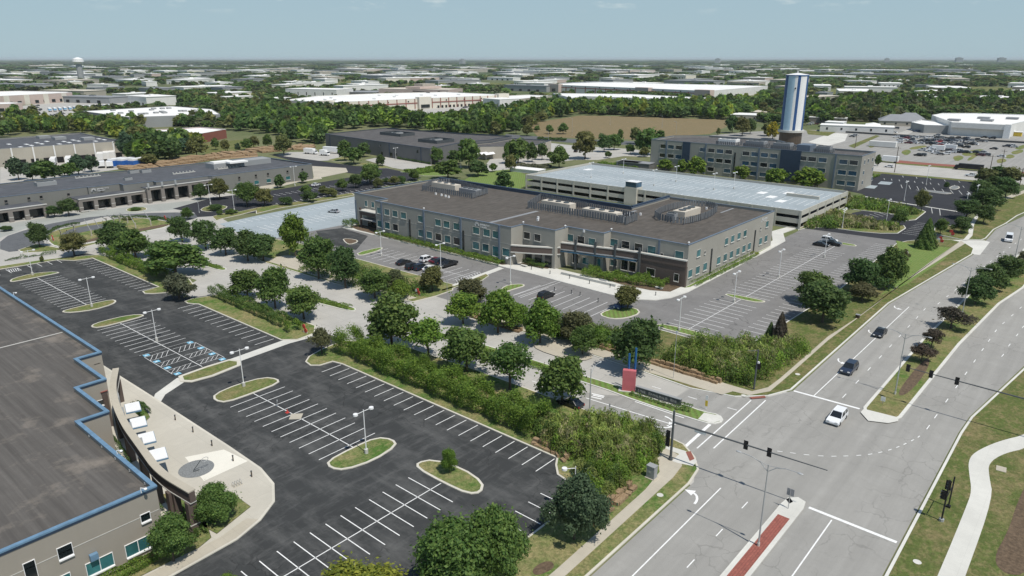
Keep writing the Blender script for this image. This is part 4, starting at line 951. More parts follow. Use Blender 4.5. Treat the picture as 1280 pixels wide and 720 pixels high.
st = MB(); st.box(gx-1.0, 143.5, 0, gx+3.5, 149.0, 6.9); st.build('stair_tower', MT['conc_gar'], C_)
MB().box(gx-.8, 143.8, 6.9, gx+3.2, 148.7, 8.9).build('stair_lantern', MT['glass_b'], C_)
MB().box(gx-.9, 143.7, 8.9, gx+3.3, 148.8, 9.05).build('stair_roof', MT['white_m'], C_)
MB().box(270, 84, 5.5, 271, 96, 6.6).build('ramp_parapet', MT['conc_gar'], C_)
b = MB(); b.mat(0).box(gx+.2, gy0+.2, 5.2, gx1-.2, gy1-.2, 5.5); b.mat(1)
for y in np.arange(84, 198, 2.7):
    for x0, x1 in ((243, 248), (255.5, 266), (273.5, 284)): b.box(x0, y, 5.503, x1, y+.14, 5.512)
for x0, y0 in ((262, 98), (256, 92), (268, 104), (274, 96), (274, 190)): b.box(x0, y0, 5.503, x0+5, y0+3, 5.514)
b.build('top_deck', [MT['deck'], MT['paint']], C_)

# ---- D: three storey office and the cylindrical water tower ------------------------
D_ = thing('office_building', 'three storey grey office block with navy glass bays below the blue and white tower', 'building', (332, 87, 0))
PD = [(331.5, 87.5), (331.5, 190.5), (355, 190.5), (368, 176), (371, 140), (352, 122), (352, 87.5)]
shell(D_, PD, 15, 'wall_b', 'roof_f', 'slatecol', .7)
def dy(n, x, y): return on_x(n, x, y, 331.5)[0]
for z_, xs in ((12.0, [(3, 756), (3, 794), (3, 834), (3, 955), (3, 996), (3, 1040), (3, 1083), (3, 1170), (3, 1214), (3, 1262), (4, 28), (4, 174), (4, 222), (4, 275), (4, 380), (4, 432)]),
               (7.4, [(3, 750), (3, 792), (3, 830), (3, 992), (3, 1035), (3, 1077), (3, 1166), (3, 1210), (3, 1257), (4, 22), (4, 218), (4, 266), (4, 371), (4, 424)]),
               (2.9, [(3, 990), (3, 1073), (3, 1205), (3, 1252), (4, 364), (4, 416)])):
    for n_, x_ in xs:
        yy = {12.0: 505, 7.4: 568, 2.9: 625}[z_]+(0 if n_ == 3 else 45)+((x_-750)*.06 if n_ == 3 else 0)
        win(D_, 'x', 331.5, dy(n_, x_, yy), z_, 3.4, 1.9, 'glass_b' if (x_ % 3) else 'glass_d', 'trim', True, 0, .12)
for n_, x_ in ((3, 873), (4, 112)):
    y = dy(n_, x_, 500 if n_ == 3 else 560); w2 = 2.0 if n_ == 3 else 4.6
    MB().box(330.9, y-w2, 1 if n_ == 4 else 3.5, 331.49, y+w2, 15.2).build('glass_bay', MT['navy'], D_)
for n_, x_ in ((3, 768), (3, 965), (3, 1232), (4, 338), (4, 70)):
    y = dy(n_, x_, 560); MB().box(331.2, y-.35, 0, 331.49, y+.35, 15.0).build('pilaster', MT['slatecol'], D_)
for n_, x_ in ((3, 1113),): y = dy(n_, x_, 560); MB().box(331.3, y-.35, 0, 331.49, y+.35, 12).build('slot_window', MT['glass_d'], D_)
for x_, y_, z_ in ((482, 575, 12), (500, 570, 12), (522, 563, 12), (476, 630, 7.4), (520, 620, 7.4), (468, 690, 3), (515, 680, 3)):
    a, z = on_y(4, x_, y_, 87.5); win(D_, 'y', 87.5, a, z_, 1.7, 1.7, 'glass_b', 'trim', False, 0, .2)
for i, (x, y, lx, ly) in enumerate(((340, 138, 5, 9), (340, 152, 5, 9), (340, 125, 5, 8), (339, 106, 4, 6))):
    rtu(x, y, lx, ly, 14.5, 2.8, 'large pale rooftop unit behind the parapet of the three storey office', 'roof_grey' if i != 1 else 'roof_w', 0, 'rooftop units on the three storey office')
    louvre(D_, [(x-lx/2-.8, y-ly/2-.8), (x+lx/2+.8, y-ly/2-.8), (x+lx/2+.8, y+ly/2+.8), (x-lx/2-.8, y+ly/2+.8)], 14.3, 16.2)
MB().box(338, 112, 14.3, 346, 118, 17.2).build('stair_penthouse', MT['slatecol'], D_)
TW = thing('water_tower', 'tall cylindrical blue and white striped tower with white domed cap behind the three storey office', 'water tower', (477, 171.5, 0))
th = 44.6
def ringstripe(a0, a1, r, z0, z1, n=10):
    b = MB()
    for k in range(n):
        t0 = a0+(a1-a0)*k/n; t1 = a0+(a1-a0)*(k+1)/n
        b.poly([(477+r*math.cos(t0), 171.5+r*math.sin(t0), z0), (477+r*math.cos(t1), 171.5+r*math.sin(t1), z0), (477+r*math.cos(t1), 171.5+r*math.sin(t1), z1), (477+r*math.cos(t0), 171.5+r*math.sin(t0), z1)])
    return b
MB().tube((477, 171.5, 0), (477, 171.5, 10), 7.0, n=28).build('brown_base', MT['bronze'], TW)
MB().tube((477, 171.5, 9.5), (477, 171.5, 10.8), 8.2, n=28).build('base_ring', MT['trim'], TW)
t_ = MB(); t_.tube((477, 171.5, 10.8), (477, 171.5, th), 6.8, n=36); t_.build('shaft', MT['white_m'], TW, smooth=False)
def tang(px): # angle on the cylinder seen at photo column px
    return math.atan2(-171.5, -477)+math.asin(max(-1, min(1, px)))
for p0, p1 in ((-1, -.74), (.10, .34), (.86, 1)):
    ringstripe(tang(p0), tang(p1), 6.86, 10.9, th-.05, 6).build('blue_stripe', MT['bluestripe'], TW)
ringstripe(tang(-.74), tang(-.15), 6.84, 10.9, th-.06, 8).build('pale_blue_panel', MT['paleblue'], TW)  # pale blue over the left part of the shaft, white beyond it
ringstripe(tang(1), tang(1)+math.pi, 6.86, 10.9, th-.05, 16).build('blue_stripe', MT['bluem'], TW)
MB().tube((477, 171.5, th), (477, 171.5, th+.5), 7.15, n=32).build('cap_rim', MT['bluem'], TW)
MB().tube((477, 171.5, th+.5), (477, 171.5, th+1.6), 7.2, 1.0, n=32).build('cap', MT['white_m'], TW)
b = MB(); b.tube((477, 171.5, th+1.5), (477, 171.5, th+3), .3); b.build('finial', MT['white_m'], TW)
b = MB(); b.ball((470.4, 169.5, 37), .5, .5, .5, 6, 4); b.build('shaft_lamp', MT['dark'], TW)

# ---- E: long low office on the left --------------------------------------------------
E_ = thing('office_building', 'long low grey office building with slate roof and stone colonnade on the left', 'building', (98, 298, 0))
PE = [(20, 307), (100.8, 306), (100.8, 304.8), (112.2, 304.5), (112.2, 300.8), (123.7, 300.4), (123.7, 297.6), (145, 296.6), (146, 294.6), (195.5, 294.4), (194, 337), (129, 338), (122, 341), (20, 340)]
shell(E_, PE, 7.2, 'wall_e', 'roof_e', 'slatecol', .5)
def colon(x0, x1, Y, ztop, cols, zt=1.2):
    MB().box(x0, Y-.6, ztop-zt, x1, Y, ztop-.25).build('stone_beam', MT['wall_ston'], E_)
    MB().box(x0-.1, Y-.75, ztop-.25, x1+.1, Y+.1, ztop).build('beam_cap', MT['trim'], E_)
    MB().box(x0, Y, ztop-.6, x1, 304.5 if x1 < 120 else 298, ztop-.3).build('arcade_roof', MT['roof_e'], E_)
    for x in cols:
        c_ = MB(); c_.box(x-.7, Y-.8, 0, x+.7, Y+.2, ztop-zt-.01); co = c_.build('column', MT['wall_ston'], E_)
        MB().box(x-.75, Y-.85, 1.6, x+.75, Y-.79, 1.8).build('column_band', MT['trim'], co)
    MB().box(x0+.5, Y+3, .1, x1-.5, Y+3.3, ztop-zt-.3).build('recessed_glazing', MT['glass_d'], E_)
colon(20, 82.8, 295.0, 4.8, [24, 30, 36, 42, 48, 53.6, 59.4, 65.4, 71.2, 76.2, 82.2])
colon(93.5, 118, 295.2, 4.9, [93.9, 99.2, 105.3, 111.4, 117.2])
colon(117.6, 146, 292.9, 6.3, [118.2, 123.6, 129, 134.8, 141, 145.6])
for x in (118.2, 123.6, 129): MB().box(x-.35, 291.8, 6.3, x+.35, 292.3, 8.0).build('mast', MT['steel'], E_)
for x_, y_ in ((35, 150), (148, 132), (210, 126)):
    a, z = on_y(5, x_, y_, 306.2); win(E_, 'y', 306.2, a, 5.6, .9, .9, 'glass_d', 'wall_ston')
for x_, y_ in ((345, 107), (510, 87)): a, z = on_y(5, x_, y_, 304.7); win(E_, 'y', 304.7, a, 5.5, .9, .9, 'glass_d', 'wall_ston')
for x in (150, 158, 166, 172, 182, 190):
    win(E_, 'y', 294.4, x, 2.2, 2.2, 1.6, 'glass', 'trim'); win(E_, 'y', 294.4, x, 5.2, .9, .9, 'glass_d', 'wall_ston')
MB().box(175.5, 293.4, .1, 178.5, 294.39, 3.0).build('entrance', MT['glass_d'], E_)
a, z = on_y(5, 466, 66, 304.5); logo(E_, 'y', 304.4, a, 5.9, .9, 9, 1)
for i, (x_, y_, lx, ly, hz) in enumerate(((226, 172, 7, 4, 1.5), (668, 115, 4, 3, 1.2), (728, 112, 4, 3, 1.2), (640, 150, 3, 2, 1.0))):
    g = pt(1, x_, y_+ (500 if i == 0 else 510), 7.8) if i == 0 else pt(1, x_, y_+510, 6.7)
    rtu(g[0], g[1], lx, ly, 6.7, hz, 'grey rooftop unit on the long low left office', 'wall_grey', 0, 'rooftop units on the long low left office')
g = pt(1, 1090, 590, 7.8); h_ = MB(); h_.box(g[0]-3, g[1]-2, 6.7, g[0]+26, g[1]+6, 9.0); h_.build('plant_penthouse', MT['wall_grey'], E_)
for x_ in (1110, 1190): g = pt(1, x_, 572, 9.0); MB().box(g[0]-5, g[1]-2, 9.0, g[0]+4, g[1]+2, 9.7).build('plant_penthouse_hood', MT['roof_w'], E_)
for x_, y_ in ((440, 642), (920, 622), (1140, 598)):
    g = pt(1, x_, y_, 7); b = MB(); b.box(g[0]-5, g[1]-.4, 6.7, g[0]+5, g[1]+.4, 6.9)
    for k in range(7): b.box(g[0]-5+1.5*k, g[1]-.4, 6.9, g[0]-4.7+1.5*k, g[1]+.4, 7.5)
    b.build('pipe_rack', MT['trim'], E_)

# ---- F: dark office further back -----------------------------------------------------
F_ = thing('office_building', 'dark slate office box with sunken roof wells beyond the access road', 'building', (266, 287, 0))
PF = [(276, 398), (266, 288), (302, 297), (318, 293), (345, 298), (336, 330), (329, 400)]
shell(F_, PF, 8.5, 'wall_f', 'roof_f', 'navy', .6)
b = MB()
def onF(x_, y_):  # on the front wall line between the first two corners
    a = pt(2, x_, y_); p, q = Vector((276, 398)), Vector((266, 288)); d = q-p
    den = a[0]*d.y-a[1]*d.x; s_ = (p.x*d.y-p.y*d.x)/den; return a[0]*s_, a[1]*s_
for x_, y_, w3, z0, z1 in ((622, 495, .7, 5.2, 6.8), (808, 520, .7, 5.2, 6.8), (630, 522, .7, 1, 2.8), (675, 530, 1.4, .1, 3.2), (700, 532, 1.0, .1, 3.2), (560, 515, .7, 1, 2.8), (498, 505, .7, 1, 2.8)):
    g = onF(x_, y_); b = MB(); b.obox(g[0]-.05, g[1], z0, z1, .25, w3*2, -.09); b.build('window', MT['glass_d'], F_)
for x_ in (668, 375, 825): g = onF(x_, 520); b = MB(); b.obox(g[0]-.05, g[1], 0, 8.4, .3, .5, -.09); b.build('pilaster', MT['navy'], F_)
for i, (x0, y0, x1, y1) in enumerate(((300, 352, 312, 372), (288, 306, 302, 322))):
    b = MB(); b.prism(strip([(x0, y0), (x1, y0), (x1, y1), (x0, y1), (x0, y0)], .3), 7.9, 9.7, True); b.build('plant_screen', MT['dgrey_m'], F_)
    rtu((x0+x1)/2, (y0+y1)/2, 6, 5, 8.0, 1.6, 'pale rooftop unit in a roof well of the dark slate office', 'wall_grey', 0, 'rooftop units on the dark slate office')
W2 = thing('warehouse', 'small tan flat roofed annex at the right end of the dark slate office', 'building', (330, 270, 0))
shell(W2, [(302, 296.5), (296, 288), (322, 262), (352, 272), (346, 297), (318, 292.5)], 7.0, 'wall_tan', 'roof_f', 'navy', .5)
g = pt(2, 1195, 495, 4); MB().obox(g[0]-1.5, g[1]-1.0, 3.2, 5, .3, 4.5, -.7).build('wall_sign', MT['black'], W2)

# ---- other big sheds -------------------------------------------------------------------
def shed(label, poly, h, wall, roof, cope=None, name='warehouse', cat='warehouse', deck=.4, feats=None):
    t = thing(name, label, cat, (poly[0][0], poly[0][1], 0)); shell(t, poly, h, wall, roof, cope, deck)
    if feats: feats(t)
    return t
def bays(t, p, q, n, z0, z1, wd, m='dark', name='dock_door', off=.15, frac=(0, 1)):
    p, q = Vector(p), Vector(q); d = (q-p); ang = math.atan2(d.y, d.x)
    nrm = Vector((d.y, -d.x)).normalized()
    if nrm.dot(-p) < 0: nrm = -nrm
    for k in range(n):
        f = frac[0]+(frac[1]-frac[0])*(k+.5)/n; g = p.lerp(q, f)+nrm*off*.5
        b = MB(); b.obox(g.x, g.y, z0, z1, wd, off, ang); b.build(name, MT[m], t)
def fG(t):
    bays(t, (111, 453), (169, 444), 10, 0, 3.2, 3.6, 'dark', 'dock_door', .3); bays(t, (111, 453), (169, 444), 6, 0, 9.6, .7, 'wall_white', 'buttress', .9)
    for i in range(16):
        g = (122+ (i % 8)*6.3, 458+12*(i//8)+(i % 3)*4); MB().box(g[0]-.8, g[1]-2, 9.1, g[0]+.8, g[1]+2, 9.3).build('skylight', MT['white_m'], t)
    for x, y in ((146, 500), (150, 486), (160, 470)): MB().box(x-3, y-3, 9.1, x+3, y+3, 10.6).build('roof_plant', MT['wall_grey'], t)
shed('pale walled warehouse with dark skylit roof behind the long left office', [(60, 461), (111, 453), (169, 444), (171, 513), (126, 512), (60, 512)], 9.5, 'wall_tan', 'roof_e', 'roof_grey', feats=fG)
def fH(t):
    bays(t, (250, 632), (315, 607), 8, 0, 3.5, 4.5, 'dark', 'dock_door', .3, (.45, 1))
    rd = random.Random(4)
    for i in range(16): x, y = rd.uniform(258, 325), rd.uniform(650, 730); MB().box(x-1.8, y-1.8, 8.6, x+1.8, y+1.8, 10.0).build('roof_plant', MT['wall_grey'], t)
shed('white roofed grey warehouse far left beyond the trees', [(251, 738), (249, 632), (315, 607), (342, 674), (338, 748)], 9, 'wall_grey', 'roof_w', None, feats=fH)
def fI(t): bays(t, (224, 520), (230, 502), 1, 4.5, 5.4, 16, 'brick', 'brick_band', .2)
shed('low red brick building with white roof left of centre', [(222, 534), (228, 504), (236, 483), (262, 499), (258, 528)], 6.3, 'brick', 'roof_w', 'roof_w', 'brick_building', 'building')
shed('cream and pink warehouse at the far left edge', [(245, 1090), (262, 1040), (359, 1080), (362, 1110), (330, 1190), (260, 1200)], 12, 'wall_pink', 'roof_w', 'roof_w', feats=lambda t: (bays(t, (262, 1040), (359, 1080), 9, 1.5, 5, 5, 'glass_d', 'window', .3), bays(t, (262, 1040), (359, 1080), 4, 0, 12.2, 7, 'wall_cream', 'pale_panel', .6)))
shed('small pink beige unit below the cream warehouse at the left edge', [(225, 950), (245, 935), (262, 945), (258, 975), (230, 985)], 8, 'wall_pink', 'roof_w', 'roof_w', feats=lambda t: bays(t, (225, 950), (245, 935), 2, 0, 3.5, 5, 'glass_d', 'window', .3))
def fK(t):
    bays(t, (457, 640), (695, 610), 1, 6.3, 7.3, 238, 'redband', 'rust_band', .3)
    bays(t, (457, 640), (695, 610), 20, .6, 11.4, .9, 'redband', 'pilaster', .5); bays(t, (457, 640), (695, 610), 16, 0, 3.0, 2.6, 'dark', 'dock_door', .3, (.55, .93)); bays(t, (457, 640), (695, 610), 9, 8.2, 9.3, 1.7, 'dark', 'clerestory_window', .3)
    for a_, b_ in (((449, 655), (457, 640)), ((560, 627), (580, 624.5)), ((680, 612), (697, 610))):
        x, y = (a_[0]+b_[0])/2, (a_[1]+b_[1])/2; MB().obox(x, y, 0, 13.2, 17, 8, -.13).build('corner_block', MT['wall_cream'], t); MB().obox(x-1, y-4.2, 1.5, 5, 12, .5, -.13).build('window', MT['glass_d'], t)
    rd = random.Random(9)
    for i in range(10): x, y = rd.uniform(480, 680), rd.uniform(650, 720); MB().box(x-3, y-3, 11, x+3, y+3, 12.6).build('roof_plant', MT['roof_w'], t)
shed('very long white warehouse with rust coloured band in the middle distance', [(447, 716), (450, 652), (457, 640), (697, 610), (701, 724), (620, 760), (522, 765)], 11.5, 'wall_cream', 'roof_w', 'roof_w', feats=fK)
def fM(t):
    p, q = (953, 462), (1010, 780)
    bays(t, p, q, 14, 0, 9.5, 1.6, 'redband', 'pilaster', .5); bays(t, p, q, 1, 7.6, 8.8, 310, 'redband', 'rust_band', .3); bays(t, p, q, 10, 9.4, 10.8, 2.4, 'dark', 'clerestory_window', .3)
    for f in (.02, .36, .97):
        g = Vector(p).lerp(Vector(q), f); MB().obox(g.x-2, g.y, 0, 13.5, 10, 26, -.18).build('corner_block', MT['wall_pink'], t); MB().obox(g.x-7.2, g.y, 1, 6, .6, 8, -.18).build('window', MT['glass_d'], t)
shed('widest white warehouse behind the tree belt right of centre', [(953, 462), (1010, 780), (1060, 800), (1180, 790), (1190, 474)], 12, 'wall_white', 'roof_w', 'roof_w', feats=fM)
shed('low white shed roofs just above the tree belt right of centre', [(745, 545), (790, 560), (800, 440), (790, 370), (850, 360), (880, 540), (830, 640)], 8, 'wall_white', 'roof_w', 'roof_w')
shed('pale long shed just left of the white shed roofs', [(640, 600), (700, 660), (790, 650), (790, 610), (690, 590)], 7, 'wall_tan', 'roof_w', 'roof_w')
def fO(t):
    MB().box(700, 775, 14, 742, 805, 17).build('setback_storey', MT['wall_pink'], t); MB().box(712, 782, 17, 736, 800, 20.5).build('penthouse', MT['wall_tan'], t)
    for z in (3, 7, 11): MB().obox(690, 779, z, z+1.4, .6, 116, -.33).build('ribbon_window', MT['glass_d'], t)
    for z in (3, 7, 11): MB().obox(726, 743, z, z+1.4, 55, .6, .19).build('ribbon_window', MT['glass_d'], t)
shed('stepped beige office block with ribbon windows behind the long white warehouse', [(671, 830), (708, 727), (755, 745), (752, 830), (700, 850)], 14, 'wall_pink', 'roof_tan', 'roof_tan', 'office_block', 'building', feats=fO)
shed('low grey roofed wing beside the stepped beige office block', [(650, 870), (665, 830), (700, 850), (720, 880), (690, 905)], 9, 'wall_f', 'roof_grey', 'roof_grey', 'office_block', 'building')
def fN(t):
    MB().box(631.6, 78, .2, 632.2, 104, 5.6).build('showroom_glass', MT['glass_d'], t)
    MB().box(627, 70, 5.9, 634, 107, 9.6).build('canopy_fascia', MT['wall_white'], t); MB().box(626.5, 69.5, 0, 630, 73.5, 9.6).build('canopy_pier', MT['white_m'], t)
    MB().box(637, 71.6, .2, 676, 72.2, 5.6).build('showroom_glass', MT['glass_b'], t)
    for x, y in ((652, 110), (665, 90), (690, 96), (700, 78)): MB().box(x-4, y-4, 9.1, x+4, y+4, 10.4).build('roof_plant', MT['roof_grey'], t)
shed('white car dealership with deep flat canopy and glazed showroom', [(630, 107), (630, 72), (690, 66), (760, 60), (750, 110), (732, 133), (700, 135)], 9.3, 'wall_white', 'roof_w', 'white_m', 'car_dealership', 'car dealership', feats=fN)
shed('low grey workshop wing joined left of the car dealership', [(634, 126), (640, 109), (662, 109), (690, 140), (655, 140)], 6, 'wall_grey', 'roof_w', 'white_m', 'workshop', 'building')
g = pt(4, 1235, 440); t = thing('car_display_shelter', 'small yellow shelter beside the glazed showroom', 'shelter', (*g, 0)); MB().box(g[0]-2, g[1]-4, 0, g[0]+2, g[1]+4, 3).build('yellow_wall', MT['yellow'], t); MB().box(g[0]-2.5, g[1]-4.5, 3, g[0]+2.5, g[1]+4.5, 3.3).build('flat_top', MT['white_m'], t)
# smaller buildings in the right distance
def house(label, n, x, y, lx, ly, h, wall, roof, ang=.2, pitch=1.6, cat='house', name='house', wins=4):
    g = pt(n, x, y); t = thing(name, label, cat, (*g, 0)); c, q = math.cos(ang), math.sin(ang)
    def tr(a, b, z): return (g[0]+c*a-q*b, g[1]+q*a+c*b, z)
    b = MB(); b.obox(g[0], g[1], 0, h, lx, ly, ang); b.build('wall', MT[wall], t)
    if pitch:
        b = MB(); X, Y = lx/2+.4, ly/2+.4; r = [tr(-X, -Y, h+.01), tr(X, -Y, h+.01), tr(X, Y, h+.01), tr(-X, Y, h+.01)]
        if ly > lx: r0, r1 = tr(0, -Y+X*.7, h+pitch), tr(0, Y-X*.7, h+pitch); F_ = [[r[0], r[1], r0], [r[1], r[2], r1, r0], [r[2], r[3], r1], [r[3], r[0], r0, r1]]
        else: r0, r1 = tr(-X+Y*.7, 0, h+pitch), tr(X-Y*.7, 0, h+pitch); F_ = [[r[0], r[1], r1, r0], [r[1], r[2], r1], [r[2], r[3], r0, r1], [r[3], r[0], r0]]
        for f in F_: b.poly(f)
        b.poly(r[::-1]); b.build('roof', MT[roof], t)
    else: b = MB(); b.obox(g[0], g[1], h, h+.25, lx+.4, ly+.4, ang); b.build('roof', MT[roof], t)
    for k in range(wins):
        p = tr(-lx/2-.03, -ly/2+ly*(k+.5)/wins, 0); b = MB(); b.obox(p[0], p[1], h*.35, h*.7, .1, min(1.4, ly/wins*.5), ang); b.build('window', MT['glass_d'], t)
    return t
house('long pale blue white shed with small square windows left of the car dealership', 4, 440, 420, 16, 52, 5, 'wall_white', 'roof_w', .25, 0, 'shed', 'shed', 5)
house('white gabled shed end at the right end of the pale blue white shed', 4, 520, 415, 18, 10, 5, 'wall_white', 'roof_w', .25, 1.2, 'shed', 'shed', 2)
house('red and white small shop beside the pale blue white shed', 4, 335, 400, 14, 14, 5, 'wall_white', 'roof_w', .1, 0, 'shop', 'shop', 2)
house('grey hipped roof house among the trees above the dealership lot', 4, 660, 385, 24, 34, 4, 'wall_tan', 'roof_grey', .3, 5)
house('second grey roofed house wing right behind the hipped roof house', 4, 705, 375, 20, 22, 4.5, 'wall_cream', 'roof_grey', .3, 4.5)
house('small grey cottage at the wood edge right of the striped tower', 4, 285, 338, 14, 18, 4, 'wall_tan', 'roof_grey', .1, 3)
house('small brown cottage under the trees above the pale blue white shed', 4, 478, 362, 12, 14, 4, 'wall_tan', 'roof_grey', .1, 3)
house('flat white canopy like fuel station roof right of the striped tower', 4, 265, 372, 12, 42, 4.6, 'wall_ston', 'roof_w', .2, 0, 'canopy', 'shed', 3)
house('low tan building behind the brown field edge', 4, 30, 345, 30, 50, 5, 'wall_tan', 'roof_tan', .2, 0, 'building', 'low_building', 5)
house('low tan building left of the striped tower behind the yellow tree', 3, 1225, 360, 26, 44, 5, 'wall_tan', 'roof_w', .2, 0, 'building', 'low_building', 5)
house('white garden wall box in the lawn behind the middle office', 3, 78, 620, 7, 17, 1.6, 'wall_white', 'roof_w', .1, 0, 'enclosure', 'white_enclosure', 0)
house('brown mesh enclosure beyond the parking garage deck', 3, 622, 600, 8, 18, 3, 'wall_f', 'roof_grey', .1, 0, 'enclosure', 'plant_enclosure', 0)
house('grey metal generator box beyond the parking garage deck', 3, 585, 598, 6, 12, 3, 'wall_grey', 'wall_grey', .1, 0, 'generator', 'generator', 0)
house('low white villa peeping over trees far left of the dark slate office', 2, 105, 390, 14, 44, 4, 'wall_white', 'roof_w', .1, 0, 'building', 'low_building', 3)
house('white cubic office with glazed corner right of the long white warehouse', 2, 1225, 320, 26, 30, 14, 'wall_white', 'roof_w', -.2, 0, 'building', 'low_building', 4)
house('white flat roofed hall behind the long white warehouse', 2, 320, 250, 40, 90, 13, 'wall_white', 'roof_w', .3, 0, 'hall', 'hall', 6)
house('pale teal glazed hall end at the left tip of the long white warehouse', 2, 100, 292, 30, 22, 10, 'wall_white', 'roof_w', .1, 0, 'hall', 'hall', 3)
for i, (x_, y_, l) in enumerate(((1212, 505, 'white awning tent beside the tan annex'),)):
    g = pt(2, x_-70, y_+50); t = thing('awning', l, 'awning', (*g, 0)); b = MB()
    for k in range(3): b.poly([(g[0]-4, g[1]-5+3.3*k, 3), (g[0]+4, g[1]-5+3.3*k, 3), (g[0]+4, g[1]-3.4+3.3*k, 4), (g[0]-4, g[1]-3.4+3.3*k, 4)]); b.poly([(g[0]-4, g[1]-3.4+3.3*k, 4), (g[0]+4, g[1]-3.4+3.3*k, 4), (g[0]+4, g[1]-1.8+3.3*k, 3), (g[0]-4, g[1]-1.8+3.3*k, 3)])
    b.build('canvas', MT['white_m'], t)
    b = MB()
    for dx in (-3.8, 3.8):
        for dy_ in (-4.8, 4.6): b.tube((g[0]+dx, g[1]+dy_, 0), (g[0]+dx, g[1]+dy_, 3), .08)
    b.build('posts', MT['steel'], t)
# far mushroom water tower
WT = thing('water_tower', 'distant white water tower with fluted grey shaft on the left horizon', 'water tower', (640, 1850, 0))
wx, wy = wp(102, 101)
WT.location = (wx, wy, 0); WT['_org'] = (wx, wy, 0)
k_ = mpp((wx, wy))
MB().tube((wx, wy, 0), (wx, wy, 20*k_), 3.8*k_, 3.3*k_, n=14).build('shaft', MT['wall_grey'], WT)
MB().tube((wx, wy, 20*k_), (wx, wy, 22.5*k_), 3.3*k_, 6.2*k_, n=18).build('bowl', MT['white_m'], WT)
MB().tube((wx, wy, 22.5*k_), (wx, wy, 26*k_), 6.4*k_, 6.0*k_, n=18).build('tank', MT['white_m'], WT)
MB().tube((wx, wy, 26*k_), (wx, wy, 28*k_), 6.0*k_, 1*k_, n=18).build('dome', MT['white_m'], WT)
# ================================================================== vegetation
def leafcards(cen, nrm, size, rng, up=0.0, aspect=1.0):
    n = len(cen)
    nrm = nrm/np.maximum(1e-6, np.linalg.norm(nrm, axis=1))[:, None]
    r = rng.normal(size=(n, 3)); 
    if up: r = r*(1-up)+np.array([0, 0, up*3])
    u = r-(r*nrm).sum(1)[:, None]*nrm; u /= np.maximum(1e-6, np.linalg.norm(u, axis=1))[:, None]
    v = np.cross(nrm, u)
    s = (size*(.6+.8*rng.random(n)))[:, None]
    a = u*s*aspect; b = v*s*.62
    V = np.stack([cen-a, cen-b*.9+a*.1, cen+a, cen+b*1.1-a*.1], 1).reshape(-1, 3)
    return V
def mesh_from(V, name, mat, k=4, col=None):
    me = D.meshes.new(name); nf = len(V)//k
    me.vertices.add(len(V)); me.vertices.foreach_set('co', V.astype(np.float32).ravel())
    me.loops.add(len(V)); me.loops.foreach_set('vertex_index', np.arange(len(V), dtype=np.int32))
    me.polygons.add(nf); me.polygons.foreach_set('loop_start', np.arange(0, len(V), k, dtype=np.int32))
    me.polygons.foreach_set('loop_total', np.full(nf, k, dtype=np.int32))
    me.materials.append(mat)
    if col is not None:
        a = me.color_attributes.new('tint', 'FLOAT_COLOR', 'POINT')
        a.data.foreach_set('color', col.astype(np.float32).ravel())
    me.update(calc_edges=True); me.validate(); return me
def crown_pts(seed, kind, n):
    rng = np.random.default_rng(seed)
    C, N = [], []
    if kind in ('broad', 'shrub', 'sparse', 'oval', 'full'):
        zc, rz_, r0 = {'broad': (.54, .44, .37), 'shrub': (.46, .42, .38), 'sparse': (.62, .33, .36), 'oval': (.56, .42, .36), 'full': (.47, .46, .42)}[kind]
        nl = {'broad': 26, 'shrub': 20, 'sparse': 17, 'oval': 26, 'full': 34}[kind]; lean = rng.normal(size=2)*.04
        L = []
        for i in range(nl):
            ph = rng.random()*2*math.pi; ct = rng.uniform(-.8, 1); st = math.sqrt(1-ct*ct)*(1-.38*max(0, ct)+.12*(ct < 0)); rr_ = rng.uniform(.35, 1.12)
            L.append((r0*.85*rr_*st*math.cos(ph), r0*.85*rr_*st*math.sin(ph), zc+rz_*.78*rr_*ct, rng.uniform(.075, .175)*(1.15-.3*rr_)*(0.85 if kind == 'sparse' else 1)))
        L.append((0, 0, zc, .22)); L.append((lean[0], lean[1], zc+rz_*.45, .16)); L.append((-.08, .05, zc-rz_*.3, .2)); L.append((.1, -.06, zc-rz_*.25, .19))
        w_ = np.array([l[3]**2 for l in L]); w_ /= w_.sum()
        idx = rng.choice(len(L), n, p=w_); L = np.array(L)[idx]
        d = rng.normal(size=(n, 3)); d /= np.linalg.norm(d, axis=1)[:, None]
        d[:, 2] = np.where((d[:, 2] < -.3) & (rng.random(n) < .6), -d[:, 2], d[:, 2])
        rad = L[:, 3]*(1-.45*rng.random(n)**2)*(1+.16*rng.normal(size=n)); rad *= np.where(rng.random(n) < .13, 1+.6*rng.random(n), 1)
        cen = L[:, :3]+d*rad[:, None]; cen[:, 2] = np.maximum(cen[:, 2], .02)
        nrm = d+.65*rng.normal(size=(n, 3))+np.array([0, 0, .3])
    elif kind == 'conifer':
        z = 1-(1-.05)*np.sqrt(rng.random(n)); tier = .5+.5*np.abs(np.sin(z*34+rng.normal(size=n)*.35))
        ph = rng.random(n)*2*math.pi
        lob = 1+.14*np.sin(ph*5+seed)+.10*np.sin(ph*9+z*20)
        r = (.50*(1-z)**.8+.015)*(.72+.28*tier)*lob*(1-.35*rng.random(n)**2)
        cen = np.stack([r*np.cos(ph), r*np.sin(ph), z-.05*r], 1)
        nrm = np.stack([np.cos(ph), np.sin(ph), .9+0*ph], 1)+.6*rng.normal(size=(n, 3))
    return cen, nrm, rng
def crown_mesh(seed, kind, n, size, name):
    cen, nrm, rng = crown_pts(seed, kind, n)
    return mesh_from(leafcards(cen, nrm, np.full(n, size), rng), name, MT['leaf'])
